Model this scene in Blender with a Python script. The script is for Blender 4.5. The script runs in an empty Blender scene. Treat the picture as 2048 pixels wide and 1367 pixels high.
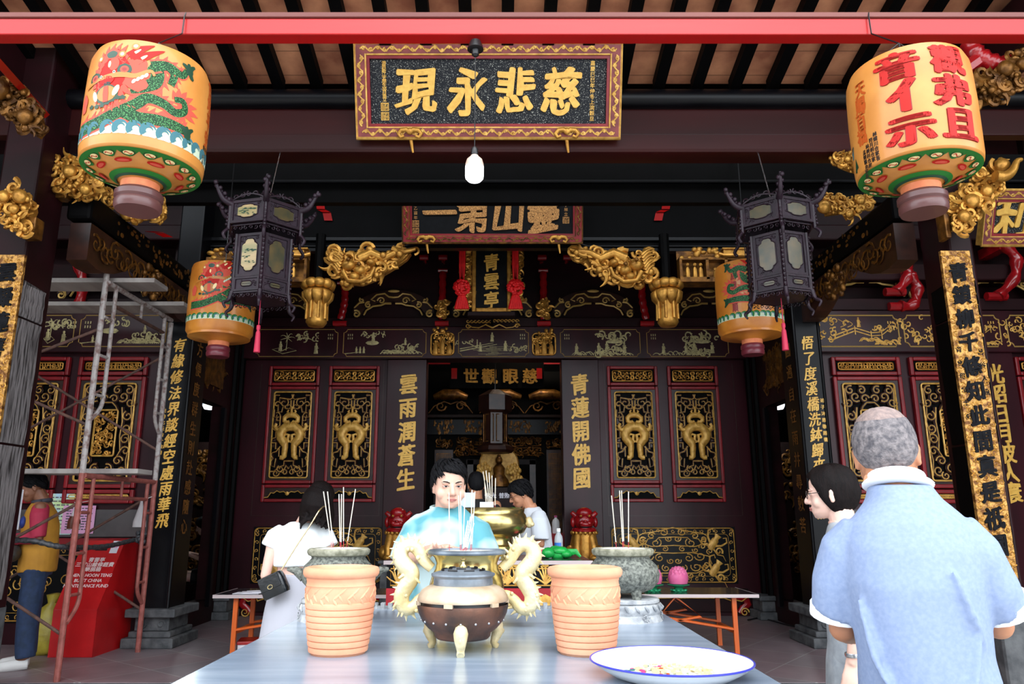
import bpy, bmesh, math, random
from mathutils import Vector, Matrix, noise
R = math.radians; PI = math.pi; rnd = random.Random(7)
scene = bpy.context.scene; COL = scene.collection
# ------------------------------------------------------------------ camera, sky, exposure
F_PX, TILT, CAM_H, CX = 1500.0, R(13.03), 1.33, 998.0
cd = bpy.data.cameras.new('camera'); cam = bpy.data.objects.new('camera', cd); COL.objects.link(cam)
cam.location = (0, 0, CAM_H); cam.rotation_euler = (R(90) + TILT, 0, 0)
cd.sensor_width = 36.0; cd.lens = 36.0 * F_PX / 2048.0; cd.shift_x = (1024 - CX) / 2048.0
cd.clip_start = 0.05; cd.clip_end = 200
scene.camera = cam
w = bpy.data.worlds.new('sky'); scene.world = w; w.use_nodes = True
bg = w.node_tree.nodes['Background']; bg.inputs[0].default_value = (0.86, 0.93, 1.0, 1); bg.inputs[1].default_value = 2.2
sun = bpy.data.lights.new('sun', 'SUN'); sun.energy = .5; sun.angle = R(40); sun.color = (1, .97, .92)
so = bpy.data.objects.new('sun', sun); COL.objects.link(so); so.rotation_euler = (R(38), R(6), 0)
scene.view_settings.view_transform = 'Standard'; scene.view_settings.look = 'None'
scene.view_settings.gamma = 1.0; scene.view_settings.exposure = 0.95; scene.view_settings.use_curve_mapping = False

def P(px, py, D):
    """world point at distance D along +Y that the photograph shows at (px, py)"""
    v = (683 - py) / F_PX; u = (px - CX) / F_PX
    s = D / (math.cos(TILT) - v * math.sin(TILT))
    return Vector((u * s, D, CAM_H + s * (math.sin(TILT) + v * math.cos(TILT))))
def PX(px, py, D): return P(px, py, D).x
def PZ(py, D): return P(CX, py, D).z
AX = -0.06

# ------------------------------------------------------------------ materials
def lin(h):
    h = h.lstrip('#'); c = [int(h[i:i + 2], 16) / 255 for i in (0, 2, 4)]
    return tuple(x / 12.92 if x <= .04045 else ((x + .055) / 1.055) ** 2.4 for x in c) + (1,)
MATS = {}
def mat(name, c, rough=.5, metal=0, c2=None, scale=8, lo=.35, hi=.65, bump=0, bscale=40, coat=0, stretch=None, emit=0, alpha=None, detail=4, trans=0, spec=.5, ior=None, sss=0):
    m = bpy.data.materials.new(name); m.use_nodes = True; nt = m.node_tree; N = nt.nodes; L = nt.links
    b = N['Principled BSDF']; b.inputs['Base Color'].default_value = lin(c); b.inputs['Roughness'].default_value = rough
    b.inputs['Metallic'].default_value = metal; b.inputs['Coat Weight'].default_value = coat; b.inputs['Coat Roughness'].default_value = .12
    b.inputs['Specular IOR Level'].default_value = spec
    if trans: b.inputs['Transmission Weight'].default_value = trans
    if ior: b.inputs['IOR'].default_value = ior
    if sss: b.inputs['Subsurface Weight'].default_value = sss; b.inputs['Subsurface Radius'].default_value = (.012, .005, .003)
    if emit: b.inputs['Emission Color'].default_value = lin(c); b.inputs['Emission Strength'].default_value = emit
    if alpha is not None: b.inputs['Alpha'].default_value = alpha
    if c2 or bump:
        tc = N.new('ShaderNodeTexCoord'); mp = N.new('ShaderNodeMapping'); L.new(tc.outputs['Object'], mp.inputs[0])
        if stretch: mp.inputs['Scale'].default_value = stretch
    if c2:
        n = N.new('ShaderNodeTexNoise'); n.inputs['Scale'].default_value = scale; n.inputs['Detail'].default_value = detail
        r = N.new('ShaderNodeValToRGB'); r.color_ramp.elements[0].position = lo; r.color_ramp.elements[1].position = hi
        r.color_ramp.elements[0].color = lin(c); r.color_ramp.elements[1].color = lin(c2)
        L.new(mp.outputs[0], n.inputs['Vector']); L.new(n.outputs['Fac'], r.inputs[0]); L.new(r.outputs[0], b.inputs['Base Color'])
    if bump:
        n2 = N.new('ShaderNodeTexNoise'); n2.inputs['Scale'].default_value = bscale; n2.inputs['Detail'].default_value = 3
        bp = N.new('ShaderNodeBump'); bp.inputs['Strength'].default_value = bump; bp.inputs['Distance'].default_value = .01
        L.new(mp.outputs[0], n2.inputs['Vector']); L.new(n2.outputs['Fac'], bp.inputs['Height']); L.new(bp.outputs[0], b.inputs['Normal'])
    MATS[name] = m; return m
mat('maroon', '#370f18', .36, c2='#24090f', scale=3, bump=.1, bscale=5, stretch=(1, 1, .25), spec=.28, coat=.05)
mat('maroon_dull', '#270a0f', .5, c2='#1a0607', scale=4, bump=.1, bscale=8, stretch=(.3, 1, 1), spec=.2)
mat('maroon_beam', '#3a0d0d', .42, c2='#2a0908', scale=3, stretch=(.15, 1, 1), bump=.1, bscale=5, spec=.28)
mat('black_lacquer', '#050508', .34, c2='#0a0a0e', scale=3, bump=.05, bscale=9, spec=.2)
mat('black_wood', '#050405', .6, c2='#020202', scale=4, bump=.15, bscale=14, spec=.08)
mat('dark_wood', '#1f0d0b', .5, c2='#120706', scale=6, bump=.2, bscale=25, spec=.18)
mat('carved_wood', '#3a1f17', .35, c2='#20100c', scale=9, spec=.45)
mat('red_paint', '#b80d0c', .34, c2='#9f0908', scale=5, stretch=(.12, 1, 1), bump=.08, bscale=18, coat=.12)
mat('red_frame', '#8e101b', .4, c2='#780b14', scale=7)
mat('red_lacquer', '#a9131a', .25, c2='#8c0e14', scale=8, coat=.4)
mat('brown_board', '#7d4740', .6, c2='#6a3a35', scale=3, stretch=(.1, 1, 1))
mat('gold', '#d29a44', .36, .6, c2='#9a6626', scale=14, lo=.4, hi=.75, bump=.25, bscale=60)
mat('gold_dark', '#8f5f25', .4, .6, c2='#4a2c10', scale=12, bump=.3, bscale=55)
mat('gold_paint', '#e4b45a', .42, .2, c2='#c08c3a', scale=20)
mat('gold_letter', '#f0c05a', .42, .1, c2='#e2ab48', scale=25)
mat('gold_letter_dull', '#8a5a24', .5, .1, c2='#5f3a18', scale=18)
mat('gold_speckle', '#dda25a', .5, .15, c2='#8f5c2c', scale=90, lo=.4, hi=.6, bump=.4, bscale=120)
mat('gold_line', '#c9a35a', .45, .3)
mat('gold_pale', '#c9bb84', .5, .15, c2='#9c9068', scale=25)
mat('carved_gold_ground', '#c9954c', .4, .5, c2='#6a4018', scale=26, lo=.42, hi=.6, bump=.9, bscale=45)
mat('sign_ground', '#1d1f24', .6, c2='#c8c8bc', scale=120, lo=.6, hi=.72, detail=2, bump=.3, bscale=70, spec=.2)
mat('sign_ground_dark', '#08090c', .55, c2='#0e1014', scale=20, spec=.15)
mat('sign_border', '#8a3a36', .5, c2='#6a2428', scale=10)
mat('ink_letter', '#0b0b0f', .6, c2='#16161a', scale=20, spec=.1)
mat('clay_tile', '#b9744f', .8, c2='#7d4a38', scale=2.6)
mat('stone_dark', '#5f6062', .75, c2='#3e4043', scale=9, bump=.5, bscale=30)
mat('stone_kerb', '#767b7e', .7, c2='#5a6064', scale=5, bump=.2, bscale=20)
mat('courtyard_stone', '#b9b6b0', .8, c2='#9f9c97', scale=3, bump=.1)
mat('marble_top', '#9aa8b8', .22, c2='#7d8c9f', scale=3.2, stretch=(.5, 3.5, 1), lo=.3, hi=.7, coat=.15, detail=8)
mat('terracotta', '#e8ab88', .8, c2='#dd9673', scale=6, bump=.12, bscale=50, spec=.25)
mat('brass', '#d6c384', .22, .92, c2='#bfa864', scale=5, bump=.06, bscale=8)
mat('brass_light', '#f2e4ba', .42, .15, c2='#dcc68e', scale=14, bump=.4, bscale=45)
mat('burner_iron', '#43352f', .5, .3, c2='#7c5340', scale=7, lo=.42, hi=.68, bump=.25, bscale=40)
mat('burner_shoulder', '#d8c6ae', .5, .25, c2='#b99d7c', scale=9, bump=.25, bscale=30)
mat('burner_lid', '#8c96a0', .5, .4, c2='#5d666f', scale=12, bump=.25, bscale=30)
mat('urn_stone', '#83867c', .65, c2='#3d3f3b', scale=70, lo=.36, hi=.66, bump=.5, bscale=80)
mat('urn_rim', '#a3a08c', .7, c2='#74735f', scale=40, bump=.4, bscale=60)
mat('ash', '#d9d7d0', .95, c2='#b9b6ae', scale=30, bump=.6, bscale=60)
mat('plinth_stone', '#b9bbbd', .7, c2='#898c90', scale=22, bump=.6, bscale=35)
mat('enamel', '#f4f2ee', .2, coat=.4)
mat('blue_rim', '#3b3fae', .3)
mat('incense', '#f3ebdc', .8, c2='#e6d8c0', scale=20)
mat('incense_red', '#c23a44', .7)
mat('white_plastic', '#f2f3f4', .35)
mat('bulb_glow', '#ffffff', .3, emit=1.4)
mat('bulb_base', '#d8b9a8', .4)
mat('lamp_glow', '#e6fbff', .3, emit=9)
mat('black_plastic', '#151416', .35)
mat('lantern_skin', '#cf8a40', .4, c2='#bf7a35', scale=5, bump=.25, bscale=7, coat=.2)
mat('lantern_skin_old', '#d08530', .38, c2='#b86c22', scale=6, bump=.25, bscale=8, coat=.3)
mat('lantern_base', '#5f3a38', .4, coat=.2)
mat('lantern_base_red', '#6a2430', .4, coat=.2)
mat('lantern_neck', '#e28a5a', .6, c2='#d4744a', scale=20)
mat('p_red', '#b5180f', .5, spec=.25); mat('p_coral', '#cf5240', .5, spec=.25); mat('p_green', '#133a1f', .5, c2='#4f8a52', scale=210, lo=.56, hi=.62, detail=0, spec=.25)
mat('p_darkgreen', '#173f2a', .4, coat=.08); mat('p_leaf', '#236b28', .5, spec=.25); mat('p_teal', '#3f6f78', .5, spec=.25); mat('p_pale', '#c3cfb4', .5, spec=.25)
mat('p_ochre', '#b8742a', .4, coat=.08); mat('p_black', '#231a16', .45); mat('p_cream', '#f3d79b', .4, coat=.08); mat('p_darkred', '#8a1c1a', .42, coat=.08); mat('p_orange', '#b4501c', .5, spec=.25)
mat('hex_wood', '#291722', .38, c2='#1d111a', scale=12, bump=.2, bscale=60, spec=.35)
mat('hex_lace', '#30212c', .45, c2='#20151e', scale=18, spec=.35)
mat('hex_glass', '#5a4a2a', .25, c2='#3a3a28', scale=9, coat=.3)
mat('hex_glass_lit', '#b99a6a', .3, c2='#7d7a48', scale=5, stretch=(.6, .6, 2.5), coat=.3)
mat('scaffold_red', '#a25a52', .6, c2='#85473f', scale=18, bump=.2, bscale=60)
mat('scaffold_grey', '#a8a09d', .65, c2='#6e4f48', scale=22, lo=.45, hi=.7, bump=.2, bscale=60)
mat('scaffold_rust', '#6b4a40', .7, c2='#4a3630', scale=20)
mat('plank', '#a79f9a', .7, c2='#8a827e', scale=7, stretch=(1, .2, 1))
mat('old_timber', '#7a7474', .85, c2='#221c1c', scale=9, stretch=(6, 6, .5), lo=.42, hi=.66, bump=.8, bscale=12)
mat('box_red', '#c4161a', .42, c2='#b01014', scale=4)
mat('white_letter', '#f0d9d6', .6)
mat('paper_white', '#e8e6ee', .7); mat('paper_pink', '#e3a9cf', .7, c2='#dca0c8', scale=8); mat('paper_blue', '#bcdff0', .7, c2='#cfe7a8', scale=3, lo=.45, hi=.55)
mat('paper_blue_pale', '#c9d6ee', .6); mat('text_grey', '#5a5560', .7)
mat('wall_tile', '#575253', .45, c2='#4a4647', scale=6)
mat('yellow_bag', '#b3a33a', .4, alpha=None, c2='#98882c', scale=10, bump=.5, bscale=20)
mat('chain_black', '#26272a', .5, .2, c2='#55565a', scale=40)
mat('clear_bag', '#d8d2d4', .3, alpha=.7); mat('tea', '#5a2f22', .3)
mat('table_dark', '#35353a', .25, c2='#26262b', scale=6, stretch=(3, .4, 1), coat=.4); mat('table_edge', '#c9b9b9', .3, .3); mat('orange_steel', '#e0651f', .42)
mat('pink_plastic', '#ef7fae', .4, c2='#e8659c', scale=12, sss=.2); mat('green_plastic', '#2c9a6a', .45); mat('green_bag', '#1fae4a', .3, c2='#1a9640', scale=12, bump=.6, bscale=25); mat('hot_pink', '#e8407e', .5)
mat('water_plastic', '#dfe8ee', .1, alpha=.45); mat('label_blue', '#2f6fc4', .4)
mat('skin', '#e6b8a2', .55, c2='#dfab95', scale=5, sss=.12); mat('skin_tan', '#c48a68', .55, c2='#b87c5b', scale=5, sss=.1); mat('skin_dark', '#8a5a42', .5, c2='#7a4e3a', scale=5, sss=.1); mat('skin_pale', '#e8bfae', .55, c2='#e0b3a2', scale=5, sss=.12)
mat('hair_black', '#08080b', .6, c2='#0f0e12', scale=6, stretch=(14, 14, 1.5), bump=.5, bscale=30, spec=.18); mat('hair_brown', '#0b0606', .6, c2='#150c0b', scale=7, stretch=(16, 16, 1), bump=.5, bscale=25, spec=.15)
mat('hair_grey', '#565357', .75, c2='#8a8282', scale=60, lo=.35, hi=.7, bump=.6, bscale=120, spec=.2)
mat('scalp_grey', '#7f706d', .75, c2='#9c8780', scale=70, lo=.35, hi=.7, bump=.4, bscale=120, spec=.2)
mat('eye_dark', '#1a1211', .3); mat('lip', '#c07a72', .5); mat('brow', '#1b1513', .7); mat('eye_white', '#e8e2de', .3)
mat('tee_teal', '#62a2ad', .9, c2='#c3d8d9', scale=5, lo=.43, hi=.58, bump=.12, bscale=16, detail=2, spec=.1)
mat('tee_white', '#eef2f4', .85, bump=.15, bscale=12); mat('tee_offwhite', '#d6dbe2', .85, bump=.15, bscale=12)
mat('polo_blue', '#8291b0', .9, c2='#8b99b6', scale=90, bump=.2, bscale=14, spec=.15); mat('polo_white', '#eef0f4', .8)
mat('skirt_grey', '#b3b3bd', .85, bump=.1, bscale=10); mat('jeans', '#1f2f49', .8, c2='#26385a', scale=20, bump=.1, bscale=40)
mat('shirt_red', '#b32b48', .75, c2='#a02440', scale=6); mat('shirt_mustard', '#c98f2e', .75, c2='#b37d26', scale=6); mat('shirt_blue', '#2b3d8a', .7); mat('collar_dark', '#3a3a44', .7)
mat('grey_cloth', '#a3a8ae', .85, c2='#8f959c', scale=25, bump=.2, bscale=20); mat('black_cloth', '#141316', .8); mat('trouser_dark', '#3a3f4c', .85); mat('shoe_white', '#dcdad8', .6)
mat('bag_black', '#141a20', .25, c2='#0d1116', scale=18, bump=.5, bscale=26, coat=.3); mat('chain_gold', '#d9c79a', .3, .9); mat('bag_grey', '#4a4845', .5, c2='#3a3836', scale=10)
mat('glasses', '#2a2422', .3); mat('steel', '#c4c6ca', .25, .9)
mat('pink_ribbon', '#c22a4a', .6); mat('ribbon_red', '#ff1d20', .5, c2='#e8151a', scale=14, bump=.3, bscale=40)
mat('red_cloth', '#b01a28', .6, c2='#981422', scale=8); mat('mat_red', '#9c2a34', .9, c2='#6e1d26', scale=60)
mat('screen_glow', '#9aa4b4', .3, emit=.4)

# ------------------------------------------------------------------ mesh builder
class G:
    def __init__(s): s.v = []; s.f = []; s.mi = []; s.m = 0; s.M = Matrix.Identity(4)
    def add(s, vs, fs):
        o = len(s.v); M = s.M
        s.v += [M @ Vector(p) for p in vs]; s.f += [tuple(o + i for i in f) for f in fs]; s.mi += [s.m] * len(fs)
    def box(s, c, d, rz=0, taper=1):
        x, y, z = d[0] / 2, d[1] / 2, d[2] / 2; t = taper; ca, sa = math.cos(rz), math.sin(rz)
        vs = [(-x, -y, -z), (x, -y, -z), (x, y, -z), (-x, y, -z), (-x * t, -y * t, z), (x * t, -y * t, z), (x * t, y * t, z), (-x * t, y * t, z)]
        s.add([(c[0] + a * ca - b * sa, c[1] + a * sa + b * ca, c[2] + e) for a, b, e in vs], [(3, 2, 1, 0), (4, 5, 6, 7), (0, 1, 5, 4), (1, 2, 6, 5), (2, 3, 7, 6), (3, 0, 4, 7)])
    def bx(s, x0, x1, y0, y1, z0, z1): s.box(((x0 + x1) / 2, (y0 + y1) / 2, (z0 + z1) / 2), (abs(x1 - x0), abs(y1 - y0), abs(z1 - z0)))
    def tube(s, pts, r, n=8, flat=1.0, cap=True, up=None):
        pts = [Vector(p) for p in pts]; k = len(pts)
        if k < 2: return
        rs = [r] * k if not isinstance(r, (list, tuple)) else list(r)
        T = []
        for i in range(k):
            d = pts[min(i + 1, k - 1)] - pts[max(i - 1, 0)]
            T.append(d.normalized() if d.length > 1e-9 else Vector((0, 0, 1)))
        a = Vector(up) if up else (Vector((0, 1, 0)) if abs(T[0].y) < .9 else Vector((1, 0, 0)))
        vs = []
        for i in range(k):
            a = a - T[i] * a.dot(T[i])
            a = a.normalized() if a.length > 1e-6 else T[i].orthogonal().normalized()
            b = T[i].cross(a)
            for j in range(n):
                q = 2 * PI * j / n
                vs.append(pts[i] + (b * math.cos(q) + a * math.sin(q) * flat) * rs[i])
        fs = [(i * n + j, i * n + (j + 1) % n, (i + 1) * n + (j + 1) % n, (i + 1) * n + j) for i in range(k - 1) for j in range(n)]
        if cap: fs += [tuple(range(n - 1, -1, -1)), tuple((k - 1) * n + j for j in range(n))]
        s.add(vs, fs)
    def lathe(s, prof, c=(0, 0, 0), n=32, a0=0, a1=2 * PI, sx=1, sy=1):
        full = abs(a1 - a0 - 2 * PI) < 1e-6; m = n if full else n + 1; vs = []
        for r, z in prof:
            for j in range(m):
                q = a0 + (a1 - a0) * j / n; vs.append((c[0] + r * math.cos(q) * sx, c[1] + r * math.sin(q) * sy, c[2] + z))
        fs = [(i * m + j, i * m + (j + 1) % m, (i + 1) * m + (j + 1) % m, (i + 1) * m + j) for i in range(len(prof) - 1) for j in range(n)]
        s.add(vs, fs)
    def ball(s, c, r, n=10, k=7):
        if not isinstance(r, (tuple, list)): r = (r, r, r)
        vs = [(c[0], c[1], c[2] - r[2])]
        for i in range(1, k):
            t = PI * i / k
            for j in range(n):
                q = 2 * PI * j / n; vs.append((c[0] + r[0] * math.sin(t) * math.cos(q), c[1] + r[1] * math.sin(t) * math.sin(q), c[2] - r[2] * math.cos(t)))
        vs.append((c[0], c[1], c[2] + r[2])); e = len(vs) - 1
        fs = [(0, 1 + (j + 1) % n, 1 + j) for j in range(n)]
        fs += [(1 + i * n + j, 1 + i * n + (j + 1) % n, 1 + (i + 1) * n + (j + 1) % n, 1 + (i + 1) * n + j) for i in range(k - 2) for j in range(n)]
        fs += [(1 + (k - 2) * n + j, 1 + (k - 2) * n + (j + 1) % n, e) for j in range(n)]
        s.add(vs, fs)
    def prism(s, poly, y0, y1):
        """2D outline (x, z), facing -Y at y0"""
        n = len(poly); vs = [(x, y0, z) for x, z in poly] + [(x, y1, z) for x, z in poly]
        ar = sum(poly[i][0] * poly[(i + 1) % n][1] - poly[(i + 1) % n][0] * poly[i][1] for i in range(n))
        fr = tuple(range(n)); bk = tuple(range(2 * n - 1, n - 1, -1))
        sd = [(i, n + i, n + (i + 1) % n, (i + 1) % n) for i in range(n)]
        if ar < 0: fr, bk, sd = fr[::-1], bk[::-1], [f[::-1] for f in sd]
        s.add(vs, [fr, bk] + sd)
    def loft(s, secs, n=20, cap=True, power=2.0):
        """sections (centre, rx, ry[, yaw]) stacked; closed by caps"""
        vs = []
        for sec in secs:
            c, rx, ry = sec[:3]; yaw = sec[3] if len(sec) > 3 else 0
            for j in range(n):
                q = 2 * PI * j / n; cx, sy = math.cos(q), math.sin(q); e = 2 / power
                x = rx * math.copysign(abs(cx) ** e, cx); y = ry * math.copysign(abs(sy) ** e, sy)
                vs.append((c[0] + x * math.cos(yaw) - y * math.sin(yaw), c[1] + x * math.sin(yaw) + y * math.cos(yaw), c[2]))
        k = len(secs)
        fs = [(i * n + j, i * n + (j + 1) % n, (i + 1) * n + (j + 1) % n, (i + 1) * n + j) for i in range(k - 1) for j in range(n)]
        if cap: fs += [tuple(range(n - 1, -1, -1)), tuple((k - 1) * n + j for j in range(n))]
        s.add(vs, fs)
    def obj(s, name, mats, parent=None, smooth=35, bevel=0, loc=None, sub=0, solid=0):
        me = bpy.data.meshes.new(name); me.from_pydata(s.v, [], s.f)
        if isinstance(mats, str): mats = [mats]
        for m in mats: me.materials.append(MATS[m])
        if len(mats) > 1: me.polygons.foreach_set('material_index', s.mi)
        return mesh_obj(name, me, parent, smooth, bevel, loc, sub, solid)
def mesh_obj(name, me, parent=None, smooth=35, bevel=0, loc=None, sub=0, solid=0):
    me.validate(); me.update()
    if smooth:
        me.polygons.foreach_set('use_smooth', [True] * len(me.polygons))
        if smooth < 180: me.set_sharp_from_angle(angle=R(smooth))
    o = bpy.data.objects.new(name, me); COL.objects.link(o)
    if loc: o.location = loc
    if bevel:
        b = o.modifiers.new('bevel', 'BEVEL'); b.width = bevel; b.segments = 2; b.limit_method = 'ANGLE'
    if solid:
        b = o.modifiers.new('solid', 'SOLIDIFY'); b.thickness = solid; b.offset = 0
    if sub:
        b = o.modifiers.new('sub', 'SUBSURF'); b.levels = sub; b.render_levels = sub
    if parent is not None: adopt(o, parent)
    return o
def adopt(o, parent):
    o.parent = parent; m = Matrix.Identity(4); p = parent
    while p is not None: m = p.matrix_parent_inverse @ p.matrix_basis @ m if p.parent is not None else p.matrix_basis @ m; p = p.parent
    o.matrix_parent_inverse = m.inverted()
def thing(name, label, cat, loc=(0, 0, 0), group=None, kind=None):
    o = bpy.data.objects.new(name, None); COL.objects.link(o); o.location = loc; o.empty_display_size = .1
    return tag(o, label, cat, group, kind)
def tag(o, label, cat, group=None, kind=None):
    if label: o['label'] = label
    if cat: o['category'] = cat
    if group: o['group'] = group
    if kind: o['kind'] = kind
    return o
def struct(o, label=None):
    o['kind'] = 'structure'
    if label: o['label'] = label
    return o
def sroot(name, label=None):
    o = bpy.data.objects.new(name, None); COL.objects.link(o); return struct(o, label)
def dup(root, loc=None, label=None, flip=None):
    def cp(o, par):
        c = o.copy(); COL.objects.link(c)
        if par is not None: mi = o.matrix_parent_inverse.copy(); c.parent = par; c.matrix_parent_inverse = mi
        for ch in list(o.children): cp(ch, c)
        return c
    r = cp(root, None)
    if loc is not None: r.location = loc
    if label: r['label'] = label
    return r
# ------------------------------------------------------------------ lettering
_GL = {}
def glyph(ch, bold=.02, depth=.0):
    k = (ch, round(bold, 3), round(depth, 3))
    if k not in _GL:
        c = bpy.data.curves.new('glyph', 'FONT'); c.body = ch; c.size = 1; c.align_x = 'CENTER'; c.resolution_u = 2
        c.extrude = depth / 2
        o = bpy.data.objects.new('glyph', c); COL.objects.link(o)
        me = bpy.data.meshes.new_from_object(o.evaluated_get(bpy.context.evaluated_depsgraph_get()))
        vs = [tuple(v.co) for v in me.vertices]; fs = [tuple(p.vertices) for p in me.polygons]
        mx = 0
        if ch in '亻礻': mx = (min(v[0] for v in vs) + max(v[0] for v in vs)) / 2
        dz = .36 if ord(ch[0]) > 0x2000 else .34
        vs = [(x - mx, y - dz, z) for x, y, z in vs]
        bpy.data.objects.remove(o); bpy.data.meshes.remove(me); bpy.data.curves.remove(c)
        if bold > 0:   # a heavier stroke: the outline swept round a small circle
            V, F = [], []
            for q in range(8):   # flat-nib sweep: uprights heavier than level strokes
                n0 = len(V); u, v = bold * 1.25 * math.cos(q * PI / 4), bold * .7 * math.sin(q * PI / 4); dx, dy = u * .94 + v * .34, -u * .34 + v * .94
                V += [(x + dx, y + dy, z + (.0004 * q if z > 0 else 0)) for x, y, z in vs]; F += [tuple(n0 + i for i in f) for f in fs]
            vs, fs = V, F
        _GL[k] = (vs, fs)
    return _GL[k]
def put_glyph(g, ch, x, z, size, y=0, bold=.02, depth=.12, sx=1, rot=0, shear=0, brush=0, rise=0):
    """a raised character facing -Y with its centre at (x, z)"""
    vs, fs = glyph(ch, bold, depth); c, s_ = math.cos(rot), math.sin(rot); out = []
    for a, b, e in vs:
        if brush:
            k = noise.noise_vector(Vector((a * 2.3 + ord(ch[0]) * .37, b * 2.3, 0))) * brush; a, b = a + k.x, b + k.y
        a = a * sx + shear * b; b = b + rise * a
        out.append((x + (a * c - b * s_) * size, y - e * size, z + (a * s_ + b * c) * size))
    g.add(out, [f for f in fs])
def column_text(g, text, x, z0, z1, size, y, **kw):
    n = len(text)
    for i, ch in enumerate(text): put_glyph(g, ch, x, z0 + (z1 - z0) * (i / (n - 1) if n > 1 else 0), size, y, **kw)
# ------------------------------------------------------------------ ornament
def spiral(cx, cz, r, turns=1.25, a0=0, sgn=1, n=18, r1=.12):
    return [(cx + r * (1 - (1 - r1) * i / n) * math.cos(a0 + sgn * 2 * PI * turns * i / n), cz + r * (1 - (1 - r1) * i / n) * math.sin(a0 + sgn * 2 * PI * turns * i / n)) for i in range(n + 1)]
def scroll(g, p, w, y=0, flat=.7, n=6, taper=(1, .5)):
    k = len(p); g.tube([(a, y, b) for a, b in p], [w * (taper[0] + (taper[1] - taper[0]) * i / (k - 1)) for i in range(k)], n=n, flat=flat)
def bez(p0, p1, p2, p3=None, n=8):
    out = []
    for i in range(n + 1):
        t = i / n; q = 1 - t
        if p3 is None: out.append(tuple(q * q * a + 2 * q * t * b + t * t * c for a, b, c in zip(p0, p1, p2)))
        else: out.append(tuple(q ** 3 * a + 3 * q * q * t * b + 3 * q * t * t * c + t ** 3 * d for a, b, c, d in zip(p0, p1, p2, p3)))
    return out
def smooth_path(pts, n=6):
    """Catmull-Rom through the points"""
    P_ = [Vector(p) for p in pts]; out = []
    for i in range(len(P_) - 1):
        a, b, c, d = P_[max(i - 1, 0)], P_[i], P_[i + 1], P_[min(i + 2, len(P_) - 1)]
        for j in range(n):
            t = j / n
            out.append(.5 * ((2 * b) + (c - a) * t + (2 * a - 5 * b + 4 * c - d) * t * t + (3 * b - a - 3 * c + d) * t ** 3))
    out.append(P_[-1]); return [tuple(p) for p in out]
def inside(poly, x, z):
    r = False; n = len(poly); j = n - 1
    for i in range(n):
        if (poly[i][1] > z) != (poly[j][1] > z) and x < (poly[j][0] - poly[i][0]) * (z - poly[i][1]) / (poly[j][1] - poly[i][1]) + poly[i][0]: r = not r
        j = i
    return r
def carving(g, poly, size, depth=.1, seed=1, dens=1.0, back=True, w=.22):
    """pierced gilt carving filling an outline: curling leaves, beads and flame tongues"""
    r = random.Random(seed); xs = [p[0] for p in poly]; zs = [p[1] for p in poly]
    A = (max(xs) - min(xs)) * (max(zs) - min(zs)); n = int(A / (size * size) * 1.5 * dens)
    if back:
        cx, cz = sum(xs) / len(xs), sum(zs) / len(zs)
        g.prism([(cx + (x - cx) * .86, cz + (z - cz) * .86) for x, z in poly], depth * .25, depth * .6)
    for i in range(n):
        for _ in range(30):
            x, z = r.uniform(min(xs), max(xs)), r.uniform(min(zs), max(zs))
            if inside(poly, x, z): break
        else: continue
        k = r.random(); s_ = size * r.uniform(.7, 1.3); y = r.uniform(-depth * .5, depth * .3)
        if k < .55:
            scroll(g, spiral(x, z, s_ * .62, r.uniform(.7, 1.4), r.uniform(0, 6.28), r.choice((-1, 1)), 12, .15), s_ * w, y, .9, 5, (1, .5))
        elif k < .8:
            g.ball((x, y, z), (s_ * .3, s_ * .25, s_ * .3), 7, 5)
        else:
            a = r.uniform(0, 6.28); L_ = s_ * 1.1
            scroll(g, bez((x, z), (x + L_ * .6 * math.cos(a + .7), z + L_ * .6 * math.sin(a + .7)), (x + L_ * math.cos(a), z + L_ * math.sin(a)), n=6), s_ * .25, y, .8, 5, (1, .15))
    return g
def rrect(x0, x1, z0, z1, r, n=4):
    out = []
    for cx, cz, a in ((x1 - r, z1 - r, 0), (x0 + r, z1 - r, 90), (x0 + r, z0 + r, 180), (x1 - r, z0 + r, 270)):
        out += [(cx + r * math.cos(R(a + 90 * i / n)), cz + r * math.sin(R(a + 90 * i / n))) for i in range(n + 1)]
    return out
def notched(x0, x1, z0, z1, r):
    out = []
    for cx, cz, a in ((x1, z1, 270), (x0, z1, 360), (x0, z0, 90), (x1, z0, 180)):
        out += [(cx + r * math.cos(R(a - 90 * i / 3)), cz + r * math.sin(R(a - 90 * i / 3))) for i in range(4)]
    return out
def outline(g, poly, r, y=0, n=5, flat=1): g.tube([(x, y, z) for x, z in poly + poly[:2]], r, n, flat)
def frame_bars(g, x0, x1, z0, z1, w, y0, y1):
    g.bx(x0, x0 + w, y0, y1, z0, z1); g.bx(x1 - w, x1, y0, y1, z0, z1); g.bx(x0 + w, x1 - w, y0, y1, z1 - w, z1); g.bx(x0 + w, x1 - w, y0, y1, z0, z0 + w)
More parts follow.
